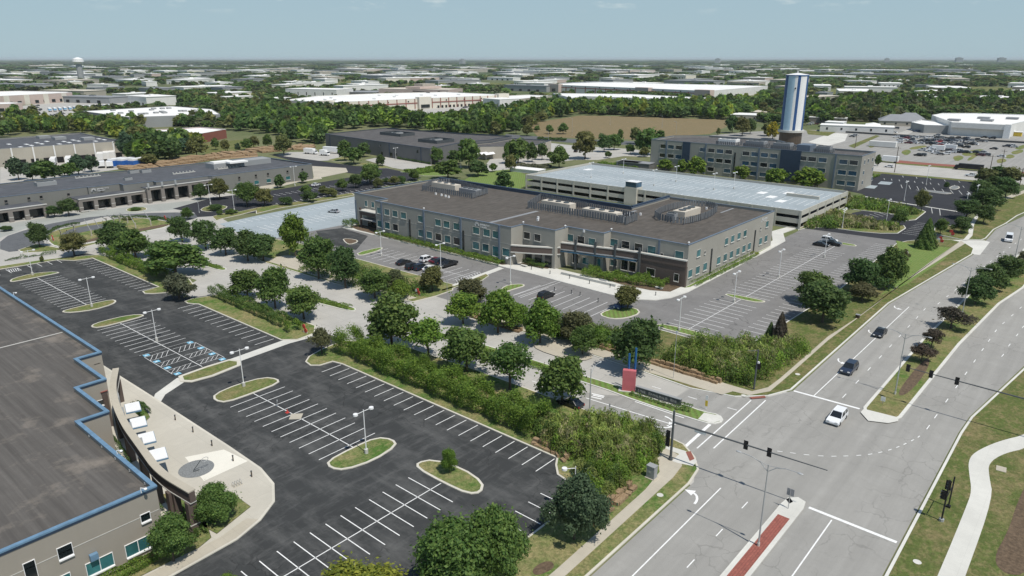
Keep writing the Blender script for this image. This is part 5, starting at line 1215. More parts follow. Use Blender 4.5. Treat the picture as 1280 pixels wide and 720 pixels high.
def trunk_mesh(seed, kind):
    rng = random.Random(seed); b = MB()
    top = .55 if kind != 'conifer' else .95
    b.tube((0, 0, -.01), (0, 0, top*.45), .024, .017, 7, False); b.tube((0, 0, top*.45), (rng.uniform(-.02, .02), .01, top), .017, .006, 6, False)
    if kind != 'conifer':
        for k in range(7):
            a = rng.random()*6.28; z0 = rng.uniform(.2, .45); r = rng.uniform(.18, .3)
            b.tube((0, 0, z0), (r*math.cos(a), r*math.sin(a), z0+rng.uniform(.15, .3)), .012, .004, 5, False)
    me = D.meshes.new('trunk'); me.from_pydata(b.v, [], b.f); me.materials.append(MT['bark']); return me
PROTO = {}
def proto(kind, lod, var):
    key = (kind, lod, var)
    if key not in PROTO:
        n, s = {'hi': (30000, .0185), 'mid': (9500, .029), 'low': (2600, .060), 'tiny': (360, .15)}[lod]
        if kind == 'sparse': n = int(n*.42); s *= .9
        if kind == 'conifer': s *= .85
        PROTO[key] = (crown_mesh({'broad': 10, 'shrub': 30, 'sparse': 50, 'oval': 70, 'full': 80, 'conifer': 90}[kind]+var, kind, n, s, 'crown'), trunk_mesh(var, kind))
    return PROTO[key]
GREENS = {'g': (.115, .195, .048), 'd': (.085, .150, .045), 'l': (.15, .25, .04), 'y': (.21, .26, .04), 'o': (.16, .18, .06), 'r': (.125, .135, .062), 'p': (.095, .082, .058), 'b': (.085, .142, .075), 's': (.15, .16, .095), 'Y': (.42, .38, .04)}
trng = random.Random(11)
def plant(kind, g, w_, h, col='g', lod='mid', label=None, cat='tree', name='tree', group=None, z=.1, jit=.12):
    v = trng.randrange(5)
    cm, tm = proto(kind, lod, v)
    t = thing(name, label, cat, (g[0], g[1], z), group, trng.random()*6.28)
    if kind == 'conifer': sx = w_
    else: sx = w_*1.28; h *= 1.06
    t.scale = (sx*trng.uniform(.92, 1.08), sx*trng.uniform(.9, 1.1), h)
    c = D.objects.new('crown', cm); COL.objects.link(c); c.parent = t
    k = 1+trng.uniform(-jit, jit); gc = GREENS[col]; c.color = (gc[0]*k*(1+trng.uniform(-.1, .1)), gc[1]*k, gc[2]*k, 1)
    if lod != 'tiny' and not (kind == 'shrub' and h < 3):
        tr = D.objects.new('trunk', tm); COL.objects.link(tr); tr.parent = t
    return t
def tt(kind, n, bx, by, wz, topy, col, label, lod='mid', name='tree', cat='tree', group=None, hmax=16):
    g = pt(n, bx, by); w_ = wz/4.*mpp(g); h = min(hmax, max(.8, hgt(n, bx, by, topy)))
    return plant(kind, g, w_, h, col, lod, label, cat, name, group)
NEAR = [
 ('broad', 10, 680, 215, 245, -45, 'g', 'large leafy street tree behind the left start of the long hedge'),
 ('sparse', 10, 862, 275, 225, 70, 'l', 'airy street tree second along behind the long hedge, wide crown over the road'),
 ('broad', 10, 1055, 340, 235, 115, 'g', 'round dark leafed street tree third along behind the long hedge'),
 ('sparse', 11, -10, 430, 250, 205, 'g', 'pale green street tree fourth along behind the long hedge'),
 ('broad', 11, 250, 505, 235, 265, 'g', 'dense street tree over the dark parked car beside the side road'),
 ('broad', 6, 98, 662, 160, 450, 'g', 'street tree left of the round entrance shrub, above the strip of median hedge'),
 ('broad', 6, 240, 715, 190, 553, 'g', 'street tree directly over the small sparse tree by the lot entrance'),
 ('broad', 5, 1240, 612, 180, 465, 'g', 'street tree above the clipped hedge at the middle driveway'),
 ('oval', 6, 198, 402, 150, 185, 'l', 'tall bright green tree on the verge before the pale parking deck'),
 ('broad', 6, 38, 425, 150, 285, 'd', 'dark tree left of the tall bright green tree'),
 ('broad', 6, 315, 515, 180, 300, 'g', 'light topped tree right of the tall bright green tree'),
 ('broad', 6, 448, 560, 165, 355, 'd', 'dark round tree beside the gray lot entrance row'),
 ('broad', 6, 595, 610, 170, 470, 'g', 'low spreading tree right of the dark round tree'),
 ('broad', 6, 695, 570, 105, 465, 'r', 'reddish brown small tree behind the bright weeping bush'),
 ('shrub', 6, 722, 615, 110, 512, 'l', 'bright weeping yellow green bush at the verge end'),
 ('broad', 6, 882, 578, 130, 452, 'o', 'lone round tree on the planted nose left of the lot driveway'),
 ('broad', 6, 1075, 640, 165, 520, 'r', 'brownish tree behind the bright maples right of the lot driveway'),
 ('broad', 10, 1035, 100, 175, -55, 'l', 'bright green tree right beside the lot driveway'),
 ('broad', 10, 1210, 145, 190, -70, 'l', 'bright green tree second right of the lot driveway'),
 ('broad', 11, 25, 130, 120, 0, 'l', 'small bright tree between the two bright trees and the tall feathery one'),
 ('broad', 11, 140, 198, 185, -15, 'l', 'tall feathery light green tree over the tan bank'),
 ('broad', 11, 325, 190, 190, 35, 'r', 'dull reddish green tree behind the small verge tree'),
 ('broad', 11, 352, 255, 125, 108, 'g', 'small tree with visible trunk on the tan bank'),
 ('shrub', 11, 440, 205, 110, 105, 'l', 'light green shrub left of the big dark maple'),
 ('broad', 11, 615, 335, 255, 68, 'd', 'big dark maple left of the blue posts of the red sign'),
 ('broad', 7, 577, 668, 135, 545, 'o', 'thin olive tree over the blue parked car in the office lot'),
 ('broad', 8, 225, 640, 215, 475, 'g', 'large tree of the twin clump at the right side of the office lot'),
 ('broad', 12, 270, 95, 245, -110, 'd', 'darker front tree of the twin clump at the right side of the office lot'),
 ('broad', 8, 468, 585, 195, 412, 'd', 'round dark tree in the row right of the twin clump'),
 ('broad', 8, 468, 628, 130, 535, 'r', 'small purple brown tree in front of the round dark tree'),
 ('broad', 8, 592, 562, 165, 362, 'g', 'tall tree right of the round dark tree with a square trimmed top'),
 ('broad', 8, 675, 450, 60, 370, 'r', 'small brown tree behind the tall tree near the white ball sign'),
 ('conifer', 8, 785, 362, 105, 210, 'g', 'tall pointed conifer at the right end of the office lot'),
 ('broad', 8, 655, 248, 85, 165, 'g', 'small tree on the kerb nose between the two dark lots'),
 ('broad', 8, 765, 180, 72, 68, 'o', 'tall brownish tree on the kerb nose by the dark lot'),
 ('broad', 8, 860, 292, 68, 213, 'g', 'small tree left of the orange marker sign'),
 ('broad', 8, 962, 285, 90, 205, 'd', 'spreading tree right of the orange marker sign'),
 ('broad', 8, 990, 215, 130, 115, 'd', 'dark tree at the left foot of the roadside clump'),
 ('broad', 8, 1075, 240, 100, 140, 'd', 'tree at the bend of the pale footpath'),
 ('broad', 8, 1090, 175, 160, 60, 'd', 'dense tree in the middle of the roadside clump'),
 ('broad', 8, 1060, 115, 110, 20, 'd', 'tree at the back left of the roadside clump'),
 ('broad', 8, 1185, 110, 120, 5, 'd', 'tree at the right end of the roadside clump'),
 ('broad', 8, 1035, 642, 150, 498, 'd', 'nearest dark round tree of the median row by the road'),
 ('broad', 8, 1108, 575, 150, 448, 'd', 'second dark round tree of the median row by the road'),
 ('broad', 8, 1180, 540, 140, 398, 'd', 'third dark round tree of the median row by the road'),
 ('broad', 8, 1225, 495, 105, 420, 'd', 'small rear tree at the end of the dark median row'),
 ('broad', 8, 1285, 465, 110, 375, 's', 'grey leafed tree at the right picture edge in the median'),
 ('sparse', 12, 912, 125, 175, 22, 'p', 'widest purple leafed small tree in the main road median'),
 ('sparse', 12, 815, 222, 115, 130, 'p', 'purple leafed small tree in the middle of the three in the road median'),
 ('sparse', 12, 765, 292, 130, 205, 'p', 'purple leafed small tree nearest the intersection in the road median'),
 ('full', 15, 310, 540, 250, 190, 'b', 'big round blue green conifer at the right corner of the near lot'),
 ('sparse', 10, 330, 252, 120, 125, 'r', 'sparse nearly bare small tree at the near lot entrance'),
 ('broad', 14, 968, 208, 85, 82, 'l', 'tiny young tree on the bottom kerbed island'),
 ('oval', 5, 200, 358, 95, 238, 'd', 'dark pine on the strip left of the oval drive'),
 ('broad', 5, 372, 398, 150, 283, 'o', 'olive tree with slanting trunk below the oval drive'),
 ('broad', 5, 575, 372, 165, 232, 'd', 'dark tree behind the left end of the clipped hedge'),
 ('broad', 5, 680, 412, 165, 272, 'g', 'mid green tree between the street light and the dark tree'),
 ('broad', 5, 880, 500, 285, 320, 'g', 'broad spreading tree shading the hedge end and road'),
 ('shrub', 5, 898, 620, 145, 478, 's', 'round grey green shrub tree on the kerb nose by the driveway'),
 ('broad', 5, 912, 330, 120, 200, 'd', 'left tree of the dark row before the pale parking deck'),
 ('broad', 5, 1030, 365, 140, 220, 'd', 'second tree of the dark row beside the tall street lamp'),
 ('broad', 5, 1130, 395, 150, 258, 'd', 'third tree of the dark row right of the tall street lamp'),
 ('broad', 5, 1240, 425, 160, 275, 'd', 'right hand tree of the dark row before the pale parking deck'),
 ('broad', 5, 940, 218, 62, 160, 'g', 'small tree above the dark row, by the drive bend'),
 ('broad', 5, 1100, 118, 105, 10, 'o', 'olive tree at the end of the long left office'),
 ('broad', 5, 1235, 150, 115, 28, 'g', 'bright round tree before the light end of the long left office'),
 ('broad', 5, 1005, 118, 70, 38, 'd', 'dark small tree tucked under the colonnade end'),
 ('broad', 5, 275, 205, 75, 148, 'd', 'left dark shrub tree before the long left office wall'),
 ('broad', 5, 345, 200, 90, 112, 'd', 'right dark shrub tree before the long left office wall'),
 ('shrub', 13, 1080, 455, 200, 255, 'g', 'round shrub tree on the plaza lawn by the pebble bed'),
 ('broad', 13, 870, 650, 235, 425, 'g', 'loose green tree at the corner of the near office'),
]
for kind, n_, bx_, by_, wz_, ty_, col_, lab_ in NEAR:
    nm = 'conifer' if kind in ('conifer', 'full') else ('shrub' if kind == 'shrub' else 'tree')
    tt(kind, n_, bx_, by_, wz_, ty_, col_, lab_, 'mid' if n_ < 13 else 'hi', nm, 'shrub' if kind == 'shrub' else 'tree')
# three trees cut by the lower frame edge
plant('broad', wp(565, 706, 5), 8.2, 10.2, 'g', 'hi', 'large dark green tree at the bottom edge, left one of the merged pair', 'tree')
plant('broad', wp(622, 692, 5), 6.8, 10.4, 'g', 'hi', 'large dark green tree at the bottom edge, right one of the merged pair', 'tree')
plant('broad', wp(457, 742, 4), 8.6, 7.2, 'y', 'hi', 'yellow green tree cut by the bottom picture edge', 'tree')
plant('shrub', (27.8, 64.5), 2.4, 2.5, 'l', 'hi', 'small light green sapling tip at the bottom edge in the near lot', 'tree')
# second distance: trees counted one by one, described in their rows
MID = [
 ('trees in the yard behind the long left office', 'tree standing in the planted strip behind the long low left office', 'b',
  [(1, 95, 660, 90, 545), (1, 165, 665, 90, 575), (1, 225, 665, 110, 560), (1, 275, 655, 80, 585), (1, 350, 645, 80, 575), (1, 395, 635, 90, 545), (1, 460, 620, 70, 535), (1, 325, 640, 60, 585), (1, 750, 590, 80, 530), (1, 640, 560, 90, 430), (1, 700, 500, 110, 390), (1, 760, 540, 90, 420), (1, 735, 545, 80, 470), (1, 850, 570, 120, 450), (1, 900, 500, 90, 410), (1, 985, 545, 110, 440), (1, 930, 530, 80, 450), (1, 1080, 510, 40, 455), (1, 1128, 520, 48, 458), (1, 1190, 520, 35, 480), (1, 1235, 510, 60, 455), (1, 1270, 500, 60, 440)]),
 ('trees around the dark slate office', 'tree on the lawns around the dark slate office box', 'g',
  [(2, 140, 535, 100, 440), (2, 60, 500, 50, 430), (2, 445, 565, 80, 470), (2, 490, 580, 95, 495), (2, 540, 545, 70, 470), (2, 625, 590, 55, 535), (2, 905, 580, 65, 500), (2, 1000, 580, 80, 510), (2, 1065, 600, 115, 450), (2, 960, 655, 150, 565), (2, 1110, 640, 100, 560), (2, 1240, 720, 85, 615), (2, 1255, 580, 40, 470), (2, 1270, 620, 60, 530), (2, 1185, 620, 40, 575), (2, 790, 660, 55, 612), (2, 575, 675, 90, 580), (2, 240, 675, 50, 620), (2, 122, 700, 50, 635)]),
 ('trees along the lots before the long office', 'tree in the planted strip between the dark lot and the pale parking deck', 'd',
  [(6, 255, 95, 60, 50), (6, 435, 75, 65, 20), (6, 500, 60, 70, -10), (6, 570, 45, 90, -60), (6, 610, 60, 60, 10), (6, 340, 95, 55, 50), (6, 380, 105, 70, 60), (6, 270, 130, 80, 75), (6, 45, 150, 100, 65), (6, 150, 145, 80, 105), (6, 5, 110, 50, 50), (6, 650, 40, 40, 10), (6, 695, 45, 60, 5), (6, 795, 25, 50, -30), (6, 730, 40, 50, 0)]),
 ('trees round the yards behind the garage', 'tree beside the yards between brown field and parking garage', 'g',
  [(3, 30, 580, 120, 455), (3, 100, 570, 60, 475), (3, 150, 560, 60, 475), (3, 235, 600, 90, 500), (3, 365, 555, 120, 410), (3, 460, 520, 80, 435), (3, 510, 510, 80, 430), (3, 540, 470, 30, 405), (3, 670, 535, 130, 395), (3, 620, 480, 60, 395), (3, 740, 460, 50, 410), (3, 590, 530, 50, 480), (3, 660, 545, 50, 500), (3, 75, 440, 60, 385), (3, 125, 420, 35, 390), (3, 187, 430, 42, 385), (3, 255, 430, 60, 380), (3, 20, 430, 60, 365), (3, 190, 560, 40, 520), (3, 480, 550, 40, 515)]),
 ('trees before the three storey office', 'green tree between garage deck and three storey office front', 'l',
  [(3, 765, 615, 75, 555), (3, 850, 625, 60, 560), (3, 915, 640, 95, 545), (3, 1150, 660, 85, 590), (3, 1290, 685, 60, 610), (4, 40, 690, 110, 600), (4, 190, 700, 140, 600), (4, 245, 700, 60, 625)]),
 ('trees at the road end on the right', 'roadside tree beyond the far dark parking lot', 'd',
  [(4, 1085, 680, 90, 600), (4, 1150, 665, 90, 590), (4, 1205, 680, 100, 595), (4, 1130, 705, 90, 640), (4, 1190, 720, 80, 650), (8, 890, 65, 28, 30), (4, 548, 590, 30, 535), (4, 30, 430, 60, 375), (4, 0, 440, 70, 370)]),
 ('trees at the edge of the striped tower yard', 'dark tree between brown field and striped tower', 'd',
  [(3, 1100, 425, 70, 335), (3, 1150, 440, 80, 350), (3, 1190, 430, 60, 350), (3, 1030, 435, 22, 400), (3, 1250, 330, 50, 270)]),
 ('shrubs on the drive islands', 'small shrub on a kerbed island of the left office drive', 'g',
  [(5, 212, 432, 24, 398), (5, 30, 275, 60, 248), (5, 680, 172, 60, 155), (5, 1075, 175, 70, 140), (5, 1155, 190, 60, 165), (5, 1100, 195, 40, 170), (5, 640, 220, 50, 205), (5, 770, 222, 40, 208)]),
]
for grp, lab, col, L in MID:
    for (n_, bx_, by_, wz_, ty_) in L:
        small = wz_ < 45
        tt('shrub' if grp.startswith('shrubs') else trng.choice(['broad', 'broad', 'oval']), n_, bx_, by_, wz_, ty_, trng.choice([col, col, 'g', 'd', 'o'] if col != 'l' else ['l']), lab, 'low' if n_ < 5 else 'mid', 'shrub' if grp.startswith('shrubs') else 'tree', 'shrub' if grp.startswith('shrubs') else 'tree', grp)
tt('broad', 4, 22, 455, 62, 372, 'Y', 'bright yellow tree just left of the striped tower foot', 'low')
tt('broad', 2, 50, 365, 50, 330, 'r', 'rusty orange tree in the wood left of the long white warehouse', 'low')
# hedges and thickets: continuous masses of clipped or wild planting
def hedge(label, path, w_, h, col, dens=26, leaf=.13, name='hedge', cat='hedge', rough=.25, up=0, asp=1, z0=.13, top=1.0):
    rng = np.random.default_rng(len(path)*7+int(path[0][0]*3) % 97)
    P = [Vector(p) for p in path]; seg = [(P[i+1]-P[i]).length for i in range(len(P)-1)]; L = sum(seg)
    n = int(L*(w_+2*h)*dens); s = rng.random(n)*L
    cum = np.concatenate([[0], np.cumsum(seg)]); k = np.clip(np.searchsorted(cum, s)-1, 0, len(seg)-1)
    Pa = np.array([tuple(p) for p in P]); f = (s-cum[k])/np.array(seg)[k]
    c = Pa[k]*(1-f)[:, None]+Pa[k+1]*f[:, None]; d = (Pa[k+1]-Pa[k])/np.array(seg)[k][:, None]; nn = np.stack([-d[:, 1], d[:, 0]], 1)
    wob = 1+rough*(np.sin(s*.9)+.6*np.sin(s*2.3+1)+.5*np.sin(s*.37+2))/2
    th = rng.random(n)*math.pi; e = .42
    ex = np.sign(np.cos(th))*np.abs(np.cos(th))**e; ez = np.abs(np.sin(th))**e
    rr_ = 1-.22*rng.random(n)**2+rough*.25*rng.normal(size=n)
    off = ex*w_/2*rr_*wob; zz = np.maximum(.03, ez*h*rr_*wob)
    # end caps
    cen = np.stack([c[:, 0]+nn[:, 0]*off, c[:, 1]+nn[:, 1]*off, z0+zz], 1)
    nr = np.stack([nn[:, 0]*np.cos(th), nn[:, 1]*np.cos(th), np.sin(th)], 1)+.7*rng.normal(size=(n, 3))
    o = (P[0].x, P[0].y, 0); cen -= np.array(o)
    me = mesh_from(leafcards(cen, nr, np.full(n, leaf), rng, up, asp), name, MT['leaf'])
    ob = D.objects.new(name, me); COL.objects.link(ob); ob.location = o; ob.color = (*GREENS[col], 1)
    return tag(ob, label, cat)
hedge('clipped bright hedge along the left section of the near lot', [(75.4, 224), (75.0, 205), (75.4, 186)], 3.0, 2.2, 'l', 60, .12)
hedge('clipped hedge along the middle section of the near lot', [(77.4, 163), (77.2, 145), (76.8, 130)], 2.8, 2.2, 'g', 60, .12)
hedge('rounded bush closing the clipped hedge beside the red marker sign', [(76.5, 128.3), (76.0, 125.8)], 2.8, 2.0, 'l', 70, .12, name='bush', cat='bush')
hedge('tall loose hedge along the right section of the near lot', [(77.2, 110.5), (76.8, 95), (76.6, 80), (76.4, 66), (76.4, 60)], 4.4, 3.8, 'l', 120, .12, rough=.35)
hedge('low wild bushes filling the end of the tall loose hedge', [(78.5, 66), (77.5, 58)], 4.5, 2.6, 'g', 50, .15, rough=.4)
for lab, path, w_, h, c in (
  ('strip of bright ground cover on the side road median beside the red sign', [(96.2, 68), (94.8, 84), (94.2, 100)], 1.6, .5, 'l'),
  ('low bright hedge on the second side road median', [(92.6, 129), (90.9, 143), (89.8, 156.5)], 1.5, .8, 'l'),
  ('low bright hedge on the third side road median', [(89.6, 183), (89.0, 200)], 1.4, .6, 'l'),
  ('low green plants around the foot of the dark lettered sign', [(98.0, 48.6), (98.6, 46.2)], 1.9, .7, 'g'),
  ('narrow planting before the dark lettered sign', [(97.2, 57), (97.4, 48.6)], .9, .45, 'g')):
    hedge(lab, path, w_, h, c, 60, .10)
hedge('long low hedge before the left half of the middle office', [(143.6, 182), (143.2, 160), (142.9, 140), (142.8, 127)], 2.7, 1.3, 'l', 60, .12)
hedge('dense bush at the left corner entrance of the middle office', [(144.5, 199.5), (144.6, 195)], 4.0, 2.2, 'g', 50, .14, name='bush', cat='bush')
hedge('low bushes by the left part of the office ramp', [(147.8, 123), (148.2, 115.5)], 2.4, 1.4, 'g', 55, .12)
hedge('mixed bushes by the right part of the office ramp', [(150.6, 104), (151.2, 98), (153.0, 90), (154.4, 82)], 4.0, 1.8, 'l', 60, .14, rough=.4, name='bush', cat='bush')
hedge('sloping bright ground cover under the right hand office wall', [(160, 77.9), (176, 78.0), (196, 77.8)], 2.6, .9, 'l', 60, .10)
hedge('bright small bush halfway along the right hand office wall', [(197.5, 77.9), (200, 77.9)], 1.8, .9, 'y', 60, .12, name='bush', cat='bush')
hedge('tall bush at the far corner of the middle office beside the garage', [(217, 84), (221, 86)], 3.0, 2.6, 'o', 40, .18, name='bush', cat='bush')
hedge('bush planting round the entrance nose of the office lot', [(111.5, 125), (112.5, 128), (110, 131)], 3.0, 1.2, 'g', 45, .14, name='bush', cat='bush')
hedge('green bush left of the tall bright tree on the verge', [(102.5, 196), (104, 190)], 4.0, 2.6, 'l', 45, .15, name='bush', cat='bush')
hedge('hedge curving round the oval drive', [pt(5, *p) for p in [(228, 300), (290, 262), (400, 243)]], 1.3, .8, 'd', 60, .12)
hedge('second hedge arc on the far rim of the oval drive', [pt(5, *p) for p in [(560, 214), (700, 210), (800, 216), (850, 228)]], 1.3, .8, 'd', 60, .12)
hedge('row of low mounded shrubs left of the near lot', [(66.3, 235.5), (60, 236.4), (53.5, 237)], .9, .55, 'd', 60, .1, rough=1.0)
hedge('leafy hedge at the foot of the near office wall', [(12, 75.6), (18, 75.7), (26.5, 75.9)], 1.9, .9, 'l', 110, .09)
hedge('hedge between screen columns and plaza walk', [(30.9, 79), (31.0, 84), (30.6, 75.6)], 1.3, .8, 'g', 110, .09)
hedge('small shrubs beneath the far canopies of the plaza', [(39.4, 112), (39.8, 117)], 1.5, 1.1, 'd', 90, .1, name='bush', cat='bush')
hedge('dark creeping plants between near office and entrance screen', [(29, 84), (29.2, 97), (31.5, 100), (32.6, 110)], 1.4, .8, 'd', 70, .1)
hedge('hedge before the dark slate office wall', [pt(2, 715, 555), pt(2, 880, 582)], 2.5, 1.0, 'd', 20, .25)
hedge('mounded hedge beside the dark slate office lawn', [pt(2, 770, 630), pt(2, 900, 612)], 9, 1.6, 'l', 14, .3)
hedge('clipped hedge along the yard road below the brown field', [pt(3, 130, 460), pt(3, 270, 466)], 4, 1.8, 'd', 14, .4)
for n_, x0_, y0_, x1_, y1_, w_, h_, c_, l_ in ((3, 25, 590, 190, 600, 7, 1.2, 's', 'pale dry shrubs along the garage side lawn'), (3, 440, 585, 640, 605, 5, 1.6, 'l', 'bushes before the fenced enclosure behind the garage'), (4, 480, 660, 540, 640, 3, .8, 'l', 'ground cover under the end wall of the three storey office')):
    hedge(l_, [pt(n_, x0_, y0_), pt(n_, x1_, y1_)], w_, h_, c_, 14, .3)
# wild thickets: nobody could count their plants
def thicket(name, poly, h, cols, n, leaf, up=.0, asp=1, z0=.13, clump=3.0, seed=1, edge=.5):
    rng = np.random.default_rng(seed); P = np.array(ccw(poly)); lo, hi = P.min(0), P.max(0)
    def inside(Q):
        r = np.zeros(len(Q), bool); j = len(P)-1
        for i in range(len(P)):
            c = ((P[i, 1] > Q[:, 1]) != (P[j, 1] > Q[:, 1])) & (Q[:, 0] < (P[j, 0]-P[i, 0])*(Q[:, 1]-P[i, 1])/(P[j, 1]-P[i, 1]+1e-9)+P[i, 0]); r ^= c; j = i
        return r
    area = abs(sum(P[i-1, 0]*P[i, 1]-P[i, 0]*P[i-1, 1] for i in range(len(P))))/2
    m = max(6, int(area/(clump*clump*.35)))
    C = lo+(hi-lo)*rng.random((m*6, 2)); C = C[inside(C)][:m]; m = len(C)
    hh = h*rng.uniform(.55, 1.1, m); rr_ = clump*rng.uniform(.5, .9, m); ci = rng.integers(0, len(cols), m); ca = np.array([GREENS[c] for c in cols])
    idx = rng.choice(m, n, p=(rr_**2)/(rr_**2).sum())
    d = rng.normal(size=(n, 3)); d /= np.linalg.norm(d, axis=1)[:, None]; d[:, 2] = np.abs(d[:, 2])
    ra = 1-.4*rng.random(n)**2
    cen = np.stack([C[idx, 0]+d[:, 0]*rr_[idx]*ra, C[idx, 1]+d[:, 1]*rr_[idx]*ra, z0+d[:, 2]*hh[idx]*ra], 1)
    nr = d+.7*rng.normal(size=(n, 3))
    V = leafcards(cen, nr, np.full(n, leaf), rng, up, asp)
    cb = (1+.22*rng.normal(size=m)).clip(.55, 1.5); col = ca[ci[idx]]*cb[idx][:, None]*(1+.05*rng.normal(size=(n, 1))); col = np.clip(np.concatenate([col, np.ones((n, 1))], 1), .01, 1); col = np.repeat(col, 4, 0)
    o = D.objects.new(name, mesh_from(V, name, MT['leaf_f'], 4, col)); COL.objects.link(o)
    return tag(o, kind='stuff')
tt('conifer', 12, 52, 215, 105, 40, 'p', 'dull purple brown spruce behind the wild bushes at the intersection corner')
tt('conifer', 12, 5, 200, 70, 90, 'd', 'thin dark spruce left of the dull purple brown spruce')
GREENS['Q'] = (.27, .35, .09); GREENS['c'] = (.33, .32, .16); GREENS['q'] = (.17, .21, .06)
thicket('wild_thicket', [(75, 60), (79.5, 60.5), (86.3, 54), (86.5, 45), (80.5, 42.5), (74.5, 44), (73.4, 52), (74.2, 58)], 3.2, 'qqlcqlgl', 70000, .105, .45, 1.7, clump=1.3, seed=2)
thicket('wild_thicket', [(71, 49.5), (74, 47), (73.5, 42.5), (66.5, 42.5), (66, 45), (69, 46.5)], 3.0, 'gllq', 34000, .10, .1, 1.2, clump=1.4, seed=3)
thicket('wild_thicket', [(112.6, 60), (112, 49), (114, 43), (122, 41.5), (136, 41.2), (137, 45), (133, 49.5), (127.5, 53), (127, 58), (120, 60)], 3.4, 'glllq', 60000, .13, .1, 1.2, clump=2.0, seed=4)
thicket('wild_thicket', [(110.5, 103), (110, 84), (111.5, 64), (116, 62), (119, 74), (114, 90), (114, 104)], 3.2, 'glglo', 34000, .13, .1, 1.2, clump=1.8, seed=5)
thicket('wild_thicket', [(103, 166), (103.5, 135), (105, 126), (111, 124), (116, 130), (116, 160), (110, 168)], 1.5, 'gdlo', 9000, .17, .1, 1.2, clump=1.6, seed=6)
thicket('tall_grass', [(76, 58), (79.5, 58), (86, 53), (86, 46), (80, 43.5), (75, 45), (74.6, 54)], 3.8, 'QQcQlq', 70000, .085, .85, 2.8, clump=1.4, seed=12)
thicket('tall_grass', [(113, 58), (113, 48), (122, 43), (135, 42.5), (131, 48), (122, 57)], 3.8, 'QQclq', 42000, .10, .85, 2.8, clump=1.5, seed=13)
thicket('reed_bank', [pt(8, *p) for p in [(190, 255), (470, 262), (620, 275), (660, 262), (560, 245), (470, 225), (330, 190), (240, 205)]], 2.2, 'ccql', 16000, .28, .7, 2.0, clump=2.2, seed=7)
thicket('reed_bank', [pt(8, *p) for p in [(180, 262), (330, 262), (330, 235), (200, 225)]], 3.0, 'gl', 5000, .25, .2, 1.3, clump=2.4, seed=8)
thicket('reed_bank', [pt(8, *p) for p in [(400, 165), (700, 195), (740, 200), (740, 180), (640, 155), (480, 122), (390, 125)]], 2.4, 'lqg', 11000, .28, .4, 1.5, clump=2.4, seed=9)
thicket('reed_bank', [pt(8, *p) for p in [(330, 165), (400, 150), (400, 105), (340, 120)]], 3.2, 'cr', 5000, .28, .7, 2.0, clump=2.4, seed=10)
GREENS['m'] = (.13, .09, .07)
# rocks: limestone ledges
def ledge(label, path, w_, h, seed=1, n=None, sc=1.0):
    rng = random.Random(seed); b = MB()
    P = [Vector(p) for p in path]
    for i in range(len(P)-1):
        L = (P[i+1]-P[i]).length; k = max(2, int(L/(.95*sc)))
        for j in range(k):
            for row in range(2):
                g = P[i].lerp(P[i+1], (j+rng.random()*.6)/k); d = (P[i+1]-P[i]).normalized(); nn = Vector((-d.y, d.x))
                g = g+nn*w_*(row-.5)*.8; hh = h*(.55+.45*row)*rng.uniform(.7, 1.1)
                b.obox(g.x, g.y, .1, .1+hh, rng.uniform(.7, 1.4)*sc, rng.uniform(.5, .9)*sc*w_, math.atan2(d.y, d.x)+rng.uniform(-.25, .25))
    o = b.build('rock_ledge', MT['rock'], org=(P[0].x, P[0].y, 0)); return tag(o, label, 'rock wall')
ledge('tan limestone ledge below the utility cabinet beside the sidewalk', [(63.5, 41.6), (68, 41.7), (73.4, 41.9)], 1.0, 1.0, 1)
ledge('tan limestone ledge along the right end of the near lot', [(73.6, 59.5), (73.7, 54.5), (72.4, 52.0)], .9, .8, 2)
ledge('long limestone ledge under the shrubs behind the red sign', [(111.2, 73), (111.1, 60), (111.0, 47)], .9, 1.0, 3)
ledge('short limestone ledge right of the office lot driveway', [(107.6, 106), (107.4, 98), (107.2, 90)], .9, .8, 4)
ledge('boulder bank behind the long left office roof', [pt(1, 620, 608), pt(1, 800, 590), pt(1, 920, 570), pt(1, 1080, 545), pt(1, 1275, 530)], 6, 1.8, 5, sc=2.6)
ledge('boulder heap beside the parked white trucks', [pt(2, 0, 520), pt(2, 120, 505), pt(2, 290, 500)], 7, 1.8, 6, sc=2.6)
for i, (n_, x_, y_) in enumerate(((6, 175, 425), (11, 250, 235))):
    g = pt(n_, x_, y_); b = MB(); b.sheet(chaikin([(g[0]-3, g[1]-6), (g[0]+3, g[1]-7), (g[0]+4, g[1]+6), (g[0]-3, g[1]+7)], 2), .162); struct(b.build('bare_earth', MT['walk']))
b = MB(); b.sheet([(107.2, 45), (110.0, 44), (110.5, 62), (110.8, 100), (108.9, 102), (107.8, 88), (107.0, 60)], .158); struct(b.build('bare_earth', MT['walk']))
b = MB(); b.sheet([(102.6, 165), (102.8, 130), (105.2, 124), (108, 123.5), (108, 165), (104, 185), (102, 184)], .158); struct(b.build('bare_earth', MT['walk']))
